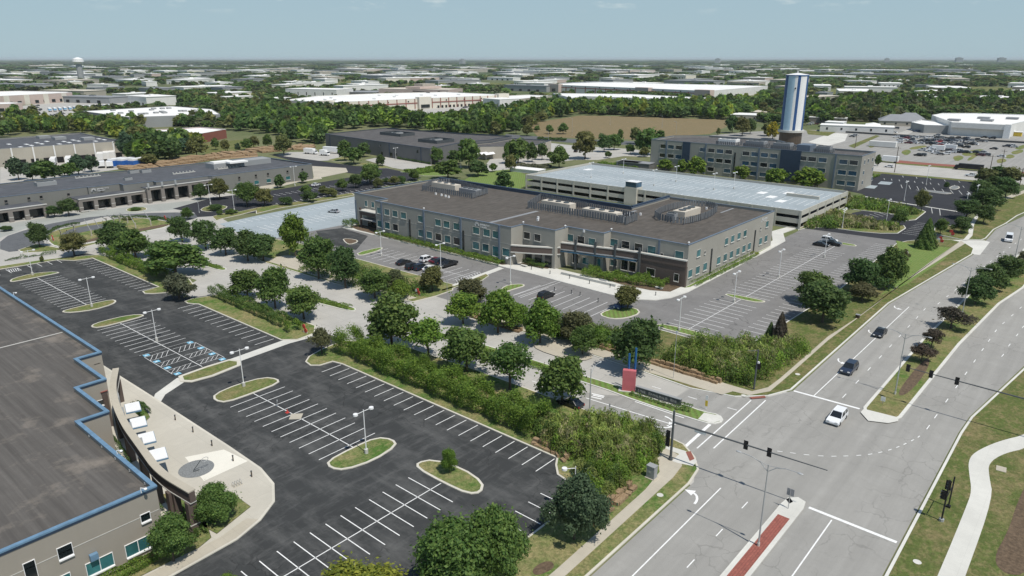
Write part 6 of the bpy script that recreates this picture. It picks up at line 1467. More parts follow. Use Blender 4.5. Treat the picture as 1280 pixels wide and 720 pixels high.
# ================================================================== vehicles
def prof(b, pts, w0, w1, zt):   # extrude a side profile, narrowing to w1 above zt
    L = [(x, -(w0 if z <= zt else w1)/2, z) for x, z in pts]; Rr = [(x, (w0 if z <= zt else w1)/2, z) for x, z in pts]
    n = len(pts); b.poly(L); b.poly(Rr[::-1])
    for i in range(n):
        j = (i+1) % n; b.poly([L[i], Rr[i], Rr[j], L[j]][::-1])
CARP = {}
def carparts(kind):
    if kind in CARP: return CARP[kind]
    S = {'suv': (4.9, 1.95, 1.72), 'sedan': (4.7, 1.85, 1.42), 'van': (5.6, 2.1, 2.3), 'pickup': (5.7, 2.0, 1.8)}[kind]
    L, W, H = S; out = []
    b = MB(); x0, x1 = -L/2, L/2; bh = {'suv': 1.02, 'sedan': .88, 'van': 1.25, 'pickup': 1.05}[kind]
    # body sides with rounded nose and tail and raised sills
    pr = [(x0+.05, .35), (x0, .55), (x0+.04, bh-.12), (x0+.18, bh), (x1-1.15, bh), (x1-.30, bh-.13), (x1-.05, bh-.30), (x1, .55), (x1-.08, .33)]
    if kind == 'pickup': pr = [(x0+.05, .45), (x0, .6), (x0, bh+.05), (x0+.08, bh+.06), (x1-1.5, bh+.05), (x1-.25, bh-.03), (x1, bh-.25), (x1, .6), (x1-.08, .42)]
    prof(b, pr, W, W, 9)
    cab = {'suv': [(x0+.10, bh), (x0+.42, H), (x1-2.25, H), (x1-1.35, bh)], 'sedan': [(x0+.55, bh), (x0+1.25, H), (x1-2.2, H), (x1-1.25, bh)],
           'van': [(x0+.02, bh), (x0+.12, H), (x1-1.35, H), (x1-.75, bh)], 'pickup': [(x0+1.95, bh), (x0+2.15, H), (x1-2.35, H), (x1-1.6, bh)]}[kind]
    wt = W-.42
    # roof panel and pillars
    b.prism([(cab[1][0], -wt/2), (cab[2][0], -wt/2), (cab[2][0], wt/2), (cab[1][0], wt/2)], H-.05, H+.015, True)
    for (a, c_) in ((0, 1), (3, 2)):
        for s in (-1, 1): b.tube((cab[a][0], s*(W/2-.07), cab[a][1]), (cab[c_][0], s*(wt/2-.03), cab[c_][1]-.02), .055, n=5)
    xm = (cab[1][0]+cab[2][0])/2
    for s in (-1, 1): b.tube((xm, s*(W/2-.07), bh), (xm, s*(wt/2-.01), H-.03), .05, n=5)
    if kind == 'pickup': b.box(x0+.1, -W/2+.12, .7, x0+1.9, W/2-.12, .75)
    if kind == 'suv':
        for s in (-1, 1): b.box(cab[1][0]+.3, s*(wt/2-.1)-.03, H+.015, cab[2][0]-.2, s*(wt/2-.1)+.03, H+.06)
    out.append(('body', b, 'carpaint'))
    g = MB(); lo_, hi_ = W/2-.06, wt/2-.02
    c0, c1, c2, c3 = cab; k = .02
    g.poly([(c3[0]+k, -lo_, bh), (c3[0]+k, lo_, bh), (c2[0]+k, hi_, H-.05), (c2[0]+k, -hi_, H-.05)])
    g.poly([(c0[0]-k, lo_, bh), (c0[0]-k, -lo_, bh), (c1[0]-k, -hi_, H-.05), (c1[0]-k, hi_, H-.05)])
    xr = c0[0] if kind != 'van' else c2[0]-1.6
    for s in (-1, 1):
        P = [(c0[0], s*lo_, bh+.02), (c3[0], s*lo_, bh+.02), (c2[0], s*hi_, H-.05), (c1[0], s*hi_, H-.05)]
        if kind == 'van': P = [(xr, s*lo_, bh+.02), (c3[0], s*lo_, bh+.02), (c2[0], s*hi_, H-.35), (xr, s*(hi_+.02), H-.35)]
        g.poly(P if s < 0 else P[::-1])
    out.append(('windows', g, 'carglass'))
    if kind == 'van':
        b.poly([(c0[0], -lo_-.01, bh), (c1[0], -hi_-.01, H), (xr, -hi_-.01, H), (xr, -lo_-.01, bh)][::-1]); b.poly([(c0[0], lo_+.01, bh), (c1[0], hi_+.01, H), (xr, hi_+.01, H), (xr, lo_+.01, bh)])
    for s in (-1, 1):
        h_ = MB(); h_.box(x1-.14, s*(W/2-.36)-.2, bh-.36, x1+.01, s*(W/2-.36)+.2, bh-.20); out.append(('headlight', h_, 'headlamp'))
        h_ = MB(); h_.box(x0-.01, s*(W/2-.16)-.1, bh-.38, x0+.05, s*(W/2-.16)+.1, bh-.08); out.append(('tail_light', h_, 'taillamp'))
        for x in (x0+.95, x1-.95):
            h_ = MB(); h_.tube((x, s*(W/2-.22), .34), (x, s*(W/2+.01), .34), .34, n=14); out.append(('wheel', h_, 'tyre'))
    res = []
    for nm, mb, m in out:
        me = D.meshes.new(nm); me.from_pydata(mb.v, [], mb.f); me.materials.append(MT[m]); me.update(); res.append((nm, me))
    CARP[kind] = res; return res
CC = {'black': (.012, .013, .016), 'white': (.78, .79, .80), 'grey': (.12, .125, .13), 'silver': (.42, .44, .46), 'red': (.22, .012, .02), 'blue': (.03, .07, .16), 'maroon': (.12, .015, .03), 'dark blue': (.02, .03, .055), 'bright red': (.45, .03, .03)}
def car(kind, g, ang, col, label, group=None, z=.012, name=None, full=True):
    nm = name or {'suv': 'suv', 'sedan': 'parked_car', 'van': 'van', 'pickup': 'pickup_truck'}[kind]
    t = thing(nm, label, {'suv': 'car', 'sedan': 'car', 'van': 'van', 'pickup': 'pickup truck'}[kind], (g[0], g[1], z), group, ang)
    for n_, me in carparts(kind):
        if not full and n_ in ('headlight', 'tail_light'): continue
        o = D.objects.new(n_, me); COL.objects.link(o); o.parent = t; o.color = (*CC[col], 1)
    return t
PI = math.pi
car('suv', (110.8, 27.2), PI, 'white', 'white estate SUV crossing the stop line of the intersection', name='suv')
car('suv', (131.8, 31.6), PI-.02, 'dark blue', 'dark SUV waiting in the lane behind the stop line')
car('sedan', (155.0, 32.4), PI, 'black', 'small black car farther up the approach lane beside a turn arrow')
car('van', (268.5, 24.2), PI+.09, 'white', 'boxy white van coming down the road at the right picture edge')
car('sedan', pt(11, 290, 508), PI/2, 'black', 'black car half hidden under a street tree on the side road', z=.02)
for k_, n_, x_, y_, c_, l_ in (
  ('sedan', 6, 738, 440, 'black', 'black car standing apart at the left of the parked group'),
  ('suv', 6, 788, 463, 'black', 'black SUV second from the left in the parked group'),
  ('suv', 6, 826, 466, 'dark blue', 'very dark SUV right beside the second black one in the parked group'),
  ('sedan', 6, 872, 472, 'white', 'white car partly behind the round tree in the parked group'),
  ('suv', 6, 857, 425, 'white', 'white SUV in the back row of the parked group'),
  ('sedan', 6, 903, 430, 'maroon', 'maroon car between the white SUV and a dark pickup'),
  ('suv', 6, 932, 438, 'dark blue', 'dark blue SUV next to the maroon car'),
  ('pickup', 6, 963, 451, 'black', 'black pickup truck at the right end of the parked group')):
    g = pt(n_, x_, y_); car(k_, g, 0 if k_ != 'pickup' else PI, c_, l_, 'cars parked before the middle office')
car('suv', pt(7, 170, 608), 0, 'black', 'lone black car in the near bays of the office lot')
car('sedan', pt(7, 547, 658), PI, 'blue', 'blue grey car under the thin olive tree')
car('pickup', pt(8, 318, 345), -PI/2, 'black', 'black pickup truck parked in the double row right of the office')
car('sedan', pt(8, 265, 350), -PI/2, 'black', 'black car nearest the office in the trio of the right hand lot')
car('suv', pt(8, 305, 330), -PI/2, 'white', 'white car behind the black pickup in the right hand lot')
car('sedan', pt(6, 389, 183), PI/2+.3, 'silver', 'silver car alone on the pale blue parking deck', z=.03)
car('sedan', pt(2, 300, 690), .3, 'white', 'white car in the dark lot before the long left office', z=.03)
car('pickup', pt(3, -80, 530), 2.6, 'maroon', 'maroon pickup truck beside the tan annex', z=.03)
car('sedan', pt(3, 141, 540), .4, 'silver', 'silver car under trees in the service yard', z=.03)
car('suv', pt(3, 320, 520), .4, 'black', 'dark car at the yard edge under the broad tree', z=.03)
car('sedan', pt(4, 605, 597), PI/2, 'white', 'white car with dark windows on the pale back road beside the three storey office', z=.03)
car('pickup', pt(4, 1018, 643), PI/2-.1, 'white', 'white pickup truck on the pale back road', z=.03)
car('suv', pt(4, 1268, 640), PI/2-.1, 'bright red', 'red vehicle at the right picture edge on the back road', z=.03)
def truck(g, ang, lab, L=9, W=2.6, H=3.4, box='white_m', cab='white_m', cat='truck', name='box_truck', group=None, z=.03):
    t = thing(name, lab, cat, (g[0], g[1], z), group, ang); t['_org'] = (0, 0, 0)
    b = MB(); b.box(-L/2, -W/2, .9, L/2-2.0, W/2, H); b.build('cargo_box', MT[box], t)
    b = MB(); P = [(L/2-1.95, .5), (L/2-1.95, 2.5), (L/2-.7, 2.5), (L/2-.25, 1.5), (L/2, 1.3), (L/2, .5)]; prof(b, P, W-.3, W-.3, 9); b.build('cab', MT[cab], t)
    b = MB(); b.poly([(L/2-.66, -W/2+.25, 2.4), (L/2-.66, W/2-.25, 2.4), (L/2-.22, W/2-.25, 1.55), (L/2-.22, -W/2+.25, 1.55)][::-1]); b.build('windscreen', MT['carglass'], t)
    for x in (-L/2+1.4, L/2-1.2):
        for s in (-1, 1): MB().tube((x, s*(W/2-.35), .5), (x, s*(W/2-.02), .5), .5, n=10).build('wheel', MT['tyre'], t)
    return t
def trailer(g, ang, lab, L=13, W=2.6, H=3.9, m='white_m', m2=None, group=None, z=.03, z0=1.1, name='trailer', cat='trailer'):
    t = thing(name, lab, cat, (g[0], g[1], z), group, ang); t['_org'] = (0, 0, 0)
    b = MB(); b.box(-L/2, -W/2, z0, L/2, W/2, H); b.build('box', MT[m], t)
    if m2: MB().box(-L/2-.05, -W/2-.05, z0+.4, L/2+.05, W/2+.05, H-.9).build('side_panel', MT[m2], t)
    if z0 > .5:
        for x in (-L/2+1.5, -L/2+2.8):
            for s in (-1, 1): MB().tube((x, s*(W/2-.35), .5), (x, s*(W/2-.02), .5), .5, n=8).build('wheel', MT['tyre'], t)
        MB().box(L/2-3, -.9, 0, L/2-2.6, .9, 1.1).build('landing_leg', MT['grey_m'], t)
    return t
truck(pt(4, 1000, 612), PI/2, 'long black truck on the pale back road', 13, 2.6, 3.3, 'black', 'black')
truck(pt(4, 600, 572), PI/2, 'white coach like truck beyond the end of the three storey office', 10, 2.6, 3.6)
truck(pt(2, 275, 530), -1.3, 'white box truck parked by the boulder heap', 9)
truck(pt(2, 345, 538), -1.3, 'white tractor unit end of the parked lorry beside the dark slate office', 6)
trailer(pt(2, 385, 527), -1.3, 'long white lorry trailer beside the dark slate office', 13)
for i, (x_, y_, l_) in enumerate(((270, 585, 'white trailer under the left end of the skylit warehouse'), (345, 580, 'white trailer second from the left under the skylit warehouse'))):
    trailer(pt(1, x_, y_), 1.2, l_, 12)
for i, (x_, y_, m_, l_) in enumerate(((505, 565, 'wall_white', 'pale container left of three before the skylit warehouse'), (535, 560, 'wall_white', 'pale container in the middle of three before the skylit warehouse'), (565, 556, 'wall_white', 'pale container right of three before the skylit warehouse'), (510, 598, 'white_m', 'small white tank trailer in front of the pale containers'), (552, 598, 'white_m', 'second small white tank trailer in front of the pale containers'))):
    trailer(pt(1, x_, y_), 1.2, l_, 10 if i < 3 else 6, 3.0, 4.6 if i < 3 else 3.4, m_, name='container', cat='container')
for i, x_ in enumerate((590, 635, 690)):
    trailer(pt(1, x_, 592), .4, ['bright blue container left of the boulder bank', 'white topped blue container in the middle left of the boulder bank', 'bright blue container nearest the boulder bank'][i], 9, 3.4, 4.4, 'white_m', 'bluebox', z0=.2, name='container', cat='container')
for i in range(13):
    x_ = 250+i*25; trailer(pt(1, x_, 318-i*1.6), 1.35, 'parked lorry trailer in the row above the white roofed grey warehouse', 13, 2.6, 4, 'white_m', 'skybox' if i < 7 else None, 'lorry trailers parked above the grey warehouse')
# cars on the dealership lot
DC = [(630, 480, 'silver'), (655, 475, 'white'), (690, 455, 'red'), (727, 470, 'silver'), (763, 468, 'grey'), (795, 468, 'black'), (825, 485, 'black'), (812, 502, 'grey'), (855, 473, 'bright red'), (858, 487, 'red'), (895, 470, 'dark blue'), (935, 470, 'silver'), (945, 487, 'black'), (920, 496, 'black'), (955, 495, 'black'), (988, 480, 'silver'), (1022, 482, 'grey'), (990, 500, 'black'), (805, 520, 'white'), (835, 530, 'white'), (890, 532, 'white'), (860, 535, 'grey'), (770, 540, 'grey'), (750, 540, 'black'), (1128, 507, 'black'), (1192, 495, 'dark blue'), (1215, 493, 'white'), (1230, 498, 'silver'), (1090, 540, 'grey'), (1060, 540, 'maroon'), (1165, 545, 'white'), (740, 420, 'blue'), (770, 415, 'dark blue'), (730, 412, 'white'), (785, 402, 'silver'), (845, 440, 'silver'), (630, 425, 'white'), (560, 405, 'black'), (575, 412, 'silver'), (590, 398, 'black'), (640, 405, 'grey'), (1040, 462, 'black'), (1080, 450, 'black'), (985, 463, 'dark blue'), (1120, 455, 'black'),
      (240, 383, 'maroon'), (215, 380, 'white'), (430, 440, 'white'), (420, 445, 'grey'), (265, 395, 'grey'), (300, 390, 'white'), (205, 385, 'silver')]
CW = {'silver': 'silver', 'white': 'white', 'red': 'dark red', 'grey': 'dark grey', 'black': 'black', 'dark blue': 'dark blue', 'bright red': 'bright red', 'maroon': 'maroon', 'blue': 'blue'}
dr = random.Random(17)
for row_y, x0_, x1_ in ((448, 640, 1000), (462, 660, 1090), (478, 700, 1060), (514, 770, 960), (524, 920, 1090)):
    x_ = x0_
    while x_ < x1_:
        if all(abs(x_-a)+2*abs(row_y-b2) > 16 for a, b2, _ in DC): DC.append((x_, row_y+(x_-x0_)*.02, dr.choice(['white', 'silver', 'black', 'grey', 'silver', 'dark blue', 'white', 'maroon'])))
        x_ += dr.choice([13, 17, 22, 34])
for i, (x_, y_, c_) in enumerate(DC):
    car(['sedan', 'suv', 'suv'][i % 3], pt(4, x_, y_), PI/2+.25*math.sin(i), c_, CW[c_]+' car parked on the lots around the car dealership', CW[c_]+' cars on the dealership lots', .03, 'parked_car', full=False)
for i, (x_, y_) in enumerate(((840, 515), (900, 512))): truck(pt(4, x_, y_), PI/2, ['white delivery truck left of two in the dealership lot', 'white delivery truck right of two in the dealership lot'][i], 9, 2.6, 3.6)
trailer(pt(4, 572, 495), 1.6, 'white office trailer at the near left of the dealership lot', 16, 4, 3.6, 'wall_white', z0=.3, name='office_trailer')
# cars in the yards far behind
fr = random.Random(5)
for i in range(26):
    x_, y_ = fr.choice([(fr.uniform(560, 800), fr.uniform(300, 312)), (fr.uniform(850, 1110), fr.uniform(292, 300))])
    car('sedan', pt(2, x_, y_ if x_ > 820 else y_+20), fr.random()*3, fr.choice(['white', 'silver', 'grey', 'black']), 'tiny parked car before the long white warehouse with the rust band', 'cars before the long white warehouse', .03, 'parked_car', full=False)
for i in range(30):
    x_ = fr.uniform(120, 390); car('suv', pt(1, x_, fr.uniform(290, 330) if x_ < 200 else fr.uniform(330, 360)), fr.random()*3, fr.choice(['white', 'silver', 'black', 'grey', 'grey']), 'tiny parked car in the yard left of the white roofed grey warehouse', 'cars left of the grey warehouse', .03, 'parked_car', full=False)

# ================================================================== street furniture
def lot_lamp(g, h, lab, heads=2, z0=0., ang=0, group='parking lot lamps', arm=1.15):
    t = thing('parking_lamp', lab, 'lamp post', (g[0], g[1], z0), group, ang); t['_org'] = (0, 0, 0)
    MB().tube((0, 0, 0), (0, 0, .75), .28, n=12).build('footing', MT['trim'], t)
    MB().tube((0, 0, .75), (0, 0, h), .085, .06, n=8).build('pole', MT['white_m'], t)
    b = MB(); b.tube((-arm if heads == 2 else 0, 0, h-.25), (arm, 0, h-.25), .045, n=6); b.build('arm', MT['white_m'], t)
    for s in ((-1, 1) if heads == 2 else (1,)):
        b = MB(); b.tube((s*(arm+.25), 0, h-.38), (s*(arm+.25), 0, h-.12), .36, .34, n=14); b.build('lamp_head', MT['white_m'], t)
for (x, y, h, l) in ((54.0, 215.2, 6.9, 'white twin lamp post on the far left kerbed island of the near lot'), (54.4, 175.9, 7.1, 'white twin lamp post on the second kerbed island of the near lot'), (54.9, 143.3, 6.8, 'white twin lamp post in the stall row beside the blue bays'), (55.4, 110.1, 7.1, 'white twin lamp post on the island beside the lot crossing path'), (55.4, 75.9, 7.1, 'white twin lamp post on the green island in the middle of the near lot')):
    lot_lamp((x, y), h, l, z0=.0 if abs(y-143.3) < 1 else .1)
g = wp(719.5, 583, 6.3); lot_lamp(g, 6.3, 'white single lamp beside the big blue green conifer', 1, ang=2.4)
for (g, h, l, z0) in (((129.2, 137.3), 7.3, 'twin lamp post beside the parked group of cars', 0), ((130.9, 113.5), 7.6, 'twin lamp post on the green nose in the office lot', 0), ((155.1, 64.4), 7.6, 'twin lamp post in the right hand double row', 0), (pt(8, 70, 368, 7.6), 7.6, 'twin lamp post whose head shows below the reed bank', 0), (pt(7, 848, 606, 7.5), 7.5, 'twin lamp post near the right front corner of the middle office', 0), (pt(6, 620, 275, 7.5), 7.5, 'twin lamp post near the left corner of the middle office', 0),
                     (pt(8, 588, 244), 9, 'tall lamp post beside the small enclosed bays', 0), (pt(8, 680, 124), 8, 'lamp post in the far dark lot near the divider kerb', 0), (pt(8, 370, 262), 7, 'lamp post in the reed bank', 0), (pt(8, 298, 290, 7), 7, 'lamp post at the top row right of the trio of cars', 0), (pt(8, 978, 208), 9, 'lamp post at the left foot of the roadside tree clump', 0), (pt(8, 1030, 160), 9, 'lamp post in the roadside tree clump', 0), (pt(8, 790, 45), 9, 'lamp post in the far dark lot before the back road', 0),
                     (pt(5, 1053, 142), 8, 'white lamp post before the long left office end', 0), (pt(5, 1172, 172), 8, 'white lamp post right of the olive tree', 0), (pt(2, 195, 690), 9, 'tall white lamp post before the light end of the long left office', 0), (pt(2, 575, 670), 7, 'lamp post among the trees above the pale deck', 0), (pt(2, 1025, 600), 8, 'lamp post right of the dark slate office', 0), (pt(2, 700, 560), 7, 'lamp post before the dark slate office entrance', 0)):
    lot_lamp(g, h, l, z0=z0)
for i, (x, y) in enumerate(((256.6, 145.1), (271.5, 143.2), (263.8, 122.4), (271.2, 117.4), (257, 176.4), (276, 172))):
    lot_lamp((x, y), 6.8, ['lamp on the garage deck straight behind the stair lantern', 'lamp on the far side of the garage deck behind the stair lantern', 'lamp on the garage deck left of the right hand pair', 'lamp at the right on the garage deck before the office trees', 'lamp at the left near side of the garage deck', 'lamp at the left far side of the garage deck'][i], z0=5.5, group='lamps on the garage deck')
def road_lamp(g, h, lab, arms=(1, -1), along='y', al=3.2, group='road lamps', m='steel', z0=.12):
    t = thing('street_lamp', lab, 'street lamp', (g[0], g[1], z0), group); t['_org'] = (0, 0, 0)
    MB().tube((0, 0, 0), (0, 0, .5), .17, n=8).build('footing', MT['trim'], t)
    MB().tube((0, 0, .2), (0, 0, h), .11, .06, n=8).build('pole', MT[m], t)
    for s in arms:
        b = MB(); dx, dy = (0, s) if along == 'y' else (s, 0)
        pts = [(0, 0, h-.9), (dx*.9, dy*.9, h-.1), (dx*al*.6, dy*al*.6, h+.25), (dx*al, dy*al, h+.3)]
        for a, c_ in zip(pts[:-1], pts[1:]): b.tube(a, c_, .045, n=5)
        b.tube((0, 0, h-.15), (dx*al*.6, dy*al*.6, h+.2), .03, n=5); b.build('arm', MT[m], t)
        b = MB(); b.ball((dx*(al+.35), dy*(al+.35), h+.28), .38 if dx else .18, .38 if dy else .18, .10, 8, 5); b.build('lamp_head', MT['steel'], t)
road_lamp((126.8, 22.6), 11.1, 'grey double arm street lamp in the road median by the intersection')
road_lamp((72.6, 24.2), 11.0, 'grey double arm street lamp on the red paved median')
road_lamp((181.1, 21.9), 10.8, 'grey double arm street lamp in the median by the dark round trees')
road_lamp(pt(8, 1228, 440), 10.6, 'grey double arm street lamp farthest up the median')
road_lamp((87.4, 58.7), 7.6, 'slim street lamp with one short arm at the edge of the wild thicket', (1,), 'x', 2.2)
road_lamp((97.9, 204.8), 7.4, 'street lamp beside the dark tree row with arm to the left', (1,), 'y', 2.0)
road_lamp((83.8, 219.3), 4.6, 'street lamp between two trees at the clipped hedge', (-1,), 'y', 1.8)
road_lamp(pt(6, 258, 402), 5.5, 'street lamp right of the tall bright tree', (1, -1), 'y', 1.4)
road_lamp(pt(5, 997, 186), 4.5, 'single arm lamp at the bend of the drive', (1,), 'y', 2.0)
for i, (n_, x_, y_, ty_) in enumerate(((3, 300, 440, 352), (3, 182, 465, 415), (3, 750, 400, 340), (4, 557, 378, 320), (4, 235, 195, 60), (2, 950, 200, 115), (3, 490, 385, 345), (3, 820, 430, 370))):
    g = pt(n_, x_, y_); h = max(5, min(60, hgt(n_, x_, y_, ty_)))
    road_lamp(g, h, ['curved arm lamp left in the brown field', 'thin lamp post by the clipped yard hedge', 'pole at the far side of the brown field', 'pole at the wood edge beside the hipped roof house', 'tall mast beyond the striped tower', 'tall mast behind the long white warehouse', 'thin pole in the middle of the brown field', 'thin pole right of the brown field middle'][i], (1,), 'y', 2 if i not in (4, 5) else .6, 'distant poles')
def utility_pole(g, h, lab, group='wooden utility poles on the back road'):
    t = thing('utility_pole', lab, 'utility pole', (g[0], g[1], 0), group); t['_org'] = (0, 0, 0)
    MB().tube((0, 0, 0), (0, 0, h), .2, .13, n=7).build('pole', MT['bark'], t)
    MB().box(-.06, -1.3, h-.9, .06, 1.3, h-.75).build('crossarm', MT['bark'], t)
for i, (x_, y_, ty_) in enumerate(((632, 622, 458), (1110, 612, 535), (1165, 600, 508), (435, 500, 430), (1255, 700, 600))):
    utility_pole(pt(4, x_, y_), max(7, min(13, hgt(4, x_, y_, ty_))), ['pole left of the far lot on the back road', 'left one of two poles right of the black truck', 'right one of two poles right of the black truck', 'pole behind the roof end of the three storey office', 'leaning brown pole at the right picture edge'][i])
# power wire between back poles
b = MB()
pw = [pt(4, 632, 622), pt(4, 1110, 612), pt(4, 1300, 640)]
# signals
def head(par, x, y, z, dx=0, dy=0):
    b = MB(); b.box(x-.16, y-.17, z-.5, x+.16, y+.17, z+.5); ho = b.build('signal_head', MT['black'], par)
    b = MB(); b.box(x+.0 if dx <= 0 else x, y-.30, z-.65, x+.03, y+.30, z+.65); b.build('backplate', MT['black'], ho)
    for k, m in ((.38, 'red'), (0, 'yellow'), (-.38, 'dark')):
        p0 = Vector((x+dx*.2, y+dy*.22, z+k)); q = MB(); q.tube(p0, p0+Vector((dx, dy, 0))*.14, .13, n=8); q.build('lens', MT['dgrey_m'], ho)
def mast(g, h, arm_y, heads, lab, zarm=6.2, rise=.5, group='traffic signals'):
    t = thing('traffic_signal', lab, 'traffic signal', (g[0], g[1], .13), group)
    MB().tube((g[0], g[1], .1), (g[0], g[1], .5), .3, n=10).build('footing', MT['dgrey_m'], t)
    MB().tube((g[0], g[1], .3), (g[0], g[1], h), .19, .15, n=10).build('pole', MT['dgrey_m'], t)
    b = MB(); b.tube((g[0], g[1], zarm), (g[0]+.9, arm_y, zarm+rise), .15, .06, n=8); b.build('mast_arm', MT['dgrey_m'], t)
    for y in heads:
        f = (y-g[1])/(arm_y-g[1]); head(t, g[0]+.9*f, y, zarm+rise*f-.05, 1)
    return t
m1 = mast((82.8, 41.4), 8.0, 20.7, (31.0, 27.9), 'black traffic signal with long mast arm at the near corner by the pedestrian ramp', 6.2, .3)
head(m1, 82.5, 41.9, 4.2, 0, 1); head(m1, 82.5, 41.9, 2.9, 0, 1)
b = MB(); b.box(82.9, 36.5, 5.8, 82.95, 38.2, 6.2); b.build('street_name_plate', MT['white_m'], m1)
mast((123.2, -1.5), 7.8, 21.2, (20.9, 17.5, 13.8), 'black mast arm signal reaching over the far carriageway from the right picture edge', 6.3, .2)
m3 = thing('traffic_signal', 'dark signal pole at the far corner of the side road crossing', 'traffic signal', (112.8, 41.7, .13), 'traffic signals')
MB().tube((112.8, 41.7, .1), (112.8, 41.7, 7.6), .17, .13, n=10).build('pole', MT['dgrey_m'], m3)
b = MB(); b.tube((112.8, 41.7, 7.4), (111.2, 42.9, 7.6), .05); b.build('luminaire_arm', MT['dgrey_m'], m3)
head(m3, 113.1, 41.4, 4.5, 1); b = MB(); b.box(112.5, 41.2, 5.2, 112.8, 41.5, 5.5); b.build('camera_box', MT['white_m'], m3)
g1, g2 = pt(16, 865, 450), pt(16, 900, 380)
m4 = thing('traffic_signal', 'pair of thin black posts with two large signal heads in the grass beyond the road', 'traffic signal', (*g1, .13), 'traffic signals')
MB().tube((*g1, .1), (*g1, .5), .3, n=8).build('footing', MT['steel'], m4)
MB().tube((*g1, .3), (*g1, 6.0), .1, n=8).build('pole', MT['black'], m4)
MB().tube((*g2, .1), (*g2, 4.6), .09, n=8).build('pole', MT['black'], m4)
MB().box(g2[0]-.25, g2[1]-.25, .1, g2[0]+.25, g2[1]+.25, .4).build('footing', MT['black'], m4)
MB().tube((g1[0], g1[1], 3.4), (g2[0], g2[1], 3.4), .05).build('brace', MT['black'], m4)
head(m4, g1[0]-.2, g1[1]+.3, 3.9, 0, 1); head(m4, g1[0]+.3, g1[1]+.1, 5.1, -1, 0)
# signs
def sign(g, h, w_, hh, lab, m='grey_m', z0=.15, ang=0, m2='white_m', extra=None, name='road_sign', group=None):
    t = thing(name, lab, 'sign', (g[0], g[1], z0), group, ang); t['_org'] = (0, 0, 0)
    MB().tube((0, 0, 0), (0, 0, h), .05, n=6).build('post', MT['steel'], t)
    MB().box(.05, -w_/2, h-hh, .09, w_/2, h).build('panel', MT[m], t)
    if extra: extra(t, h)
    return t
def ex1(t, h):
    b = MB(); b.poly([(.1, -.45, h-1.75), (.1, 0, h-2.2), (.1, .45, h-1.75), (.1, 0, h-1.3)]); b.poly([(.09, -.45, h-1.75), (.09, 0, h-1.3), (.09, .45, h-1.75), (.09, 0, h-2.2)]); b.build('diamond_panel', MT['dark'], t)
sign(pt(16, 100, 388), 2.9, .9, 1.0, 'back of a square and a diamond sign on the white nose of the red median', 'grey_m', extra=ex1)
sign(pt(12, 572, 500), 1.2, .7, .8, 'small black and white arrow sign on the grass median nose', 'white_m', ang=PI)
b = MB()
g = pt(11, 970, 528); t = thing('object_marker', 'yellow and white striped marker post on the side road median nose', 'sign', (*g, .15)); t['_org'] = (0, 0, 0)
MB().tube((0, 0, 0), (0, 0, 2.4), .05).build('post', MT['white_m'], t); MB().box(-.05, -.22, .5, -.02, .22, 1.5).build('yellow_panel', MT['yellow'], t); MB().box(-.05, -.22, 1.7, -.02, .22, 2.4).build('white_panel', MT['white_m'], t)
ln = MB()
sign(pt(11, 485, 558), 2.0, .25, .6, 'thin grey post sign at the near kerb of the side road', 'grey_m')
sign(pt(11, 806, 375), 9.1, .5, .5, 'tall thin light pole on the verge behind the red sign', 'white_m', name='light_pole')
g = pt(10, 960, 80); sign(g, 9.0, .3, .3, 'tall thin light pole at the lot driveway corner', 'white_m', name='light_pole')
g = pt(10, 107, 512); sign(g, 1.2, .12, .3, 'small white post standing between stalls of the near lot', 'white_m', name='marker_post', z0=0)
g = pt(10, 157, 543); t = thing('traffic_cone', 'small red cone on the stall line of the near lot', 'cone', (*g, 0)); t['_org'] = (0, 0, 0)
MB().tube((0, 0, 0), (0, 0, .55), .22, .05, n=8).build('cone', MT['red'], t); MB().box(-.28, -.28, 0, .28, .28, .05).build('base', MT['red'], t)
for n_, x_, y_, s_, l_ in ((10, 250, 148, 1.0, 'red two lobed marker sign at the near lot entrance'), (5, 268, 328, 1.0, 'red and white marker sign at the left tip of the oval drive island'), (5, 830, 226, 1.0, 'red marker sign at the right tip of the oval drive island'), (8, 922, 300, 1.0, 'orange red marker sign on the grass by the far road bend'), (8, 868, 335, 1.0, 'red and white marker sign beside the entrance apron'), (6, 815, 598, .9, 'red and white marker sign in the bed under the lone round tree')):
    g = pt(n_, x_, y_); t = thing('marker_sign', l_, 'sign', (*g, .15)); t['_org'] = (0, 0, 0)
    for k, (dy, z) in enumerate(((.0, .55), (.55, 1.35))):
        b = MB(); b.tube((-.08, dy*s_, z*s_), (.08, dy*s_, z*s_), .5*s_, n=14); b.build('red_disc', MT['red'], t)
    MB().box(-.07, -.5, 0, .07, .9, .25).build('base', MT['trim'], t)
    if 'white' in l_: MB().tube((-.1, .9, 1.0), (.1, .9, 1.0), .4, n=12).build('white_disc', MT['white_m'], t)
g = pt(8, 686, 398); t = thing('ball_sign', 'small white dome sign on the lawn beside the brown tree', 'sign', (*g, .15)); t['_org'] = (0, 0, 0); MB().ball((0, 0, .6), .8, .8, .8).build('dome', MT['white_m'], t); MB().box(-.6, -.6, 0, .6, .6, .15).build('base', MT['walk'], t)
g = pt(15, 697, 232); t = thing('utility_cabinet', 'grey green signal cabinet beside the sidewalk and thicket', 'cabinet', (*g, .13)); t['_org'] = (0, 0, 0)
MB().box(-.45, -.6, .1, .45, .6, 1.85).build('casing', MT['grey_m'], t); MB().box(-.5, -.65, 1.85, .5, .65, 1.95).build('lid', MT['wall_grey'], t); MB().box(-.6, -.75, 0, .6, .75, .1).build('plinth', MT['walk'], t); MB().box(-.48, -.03, .9, -.45, .25, 1.1).build('handle', MT['steel'], t)
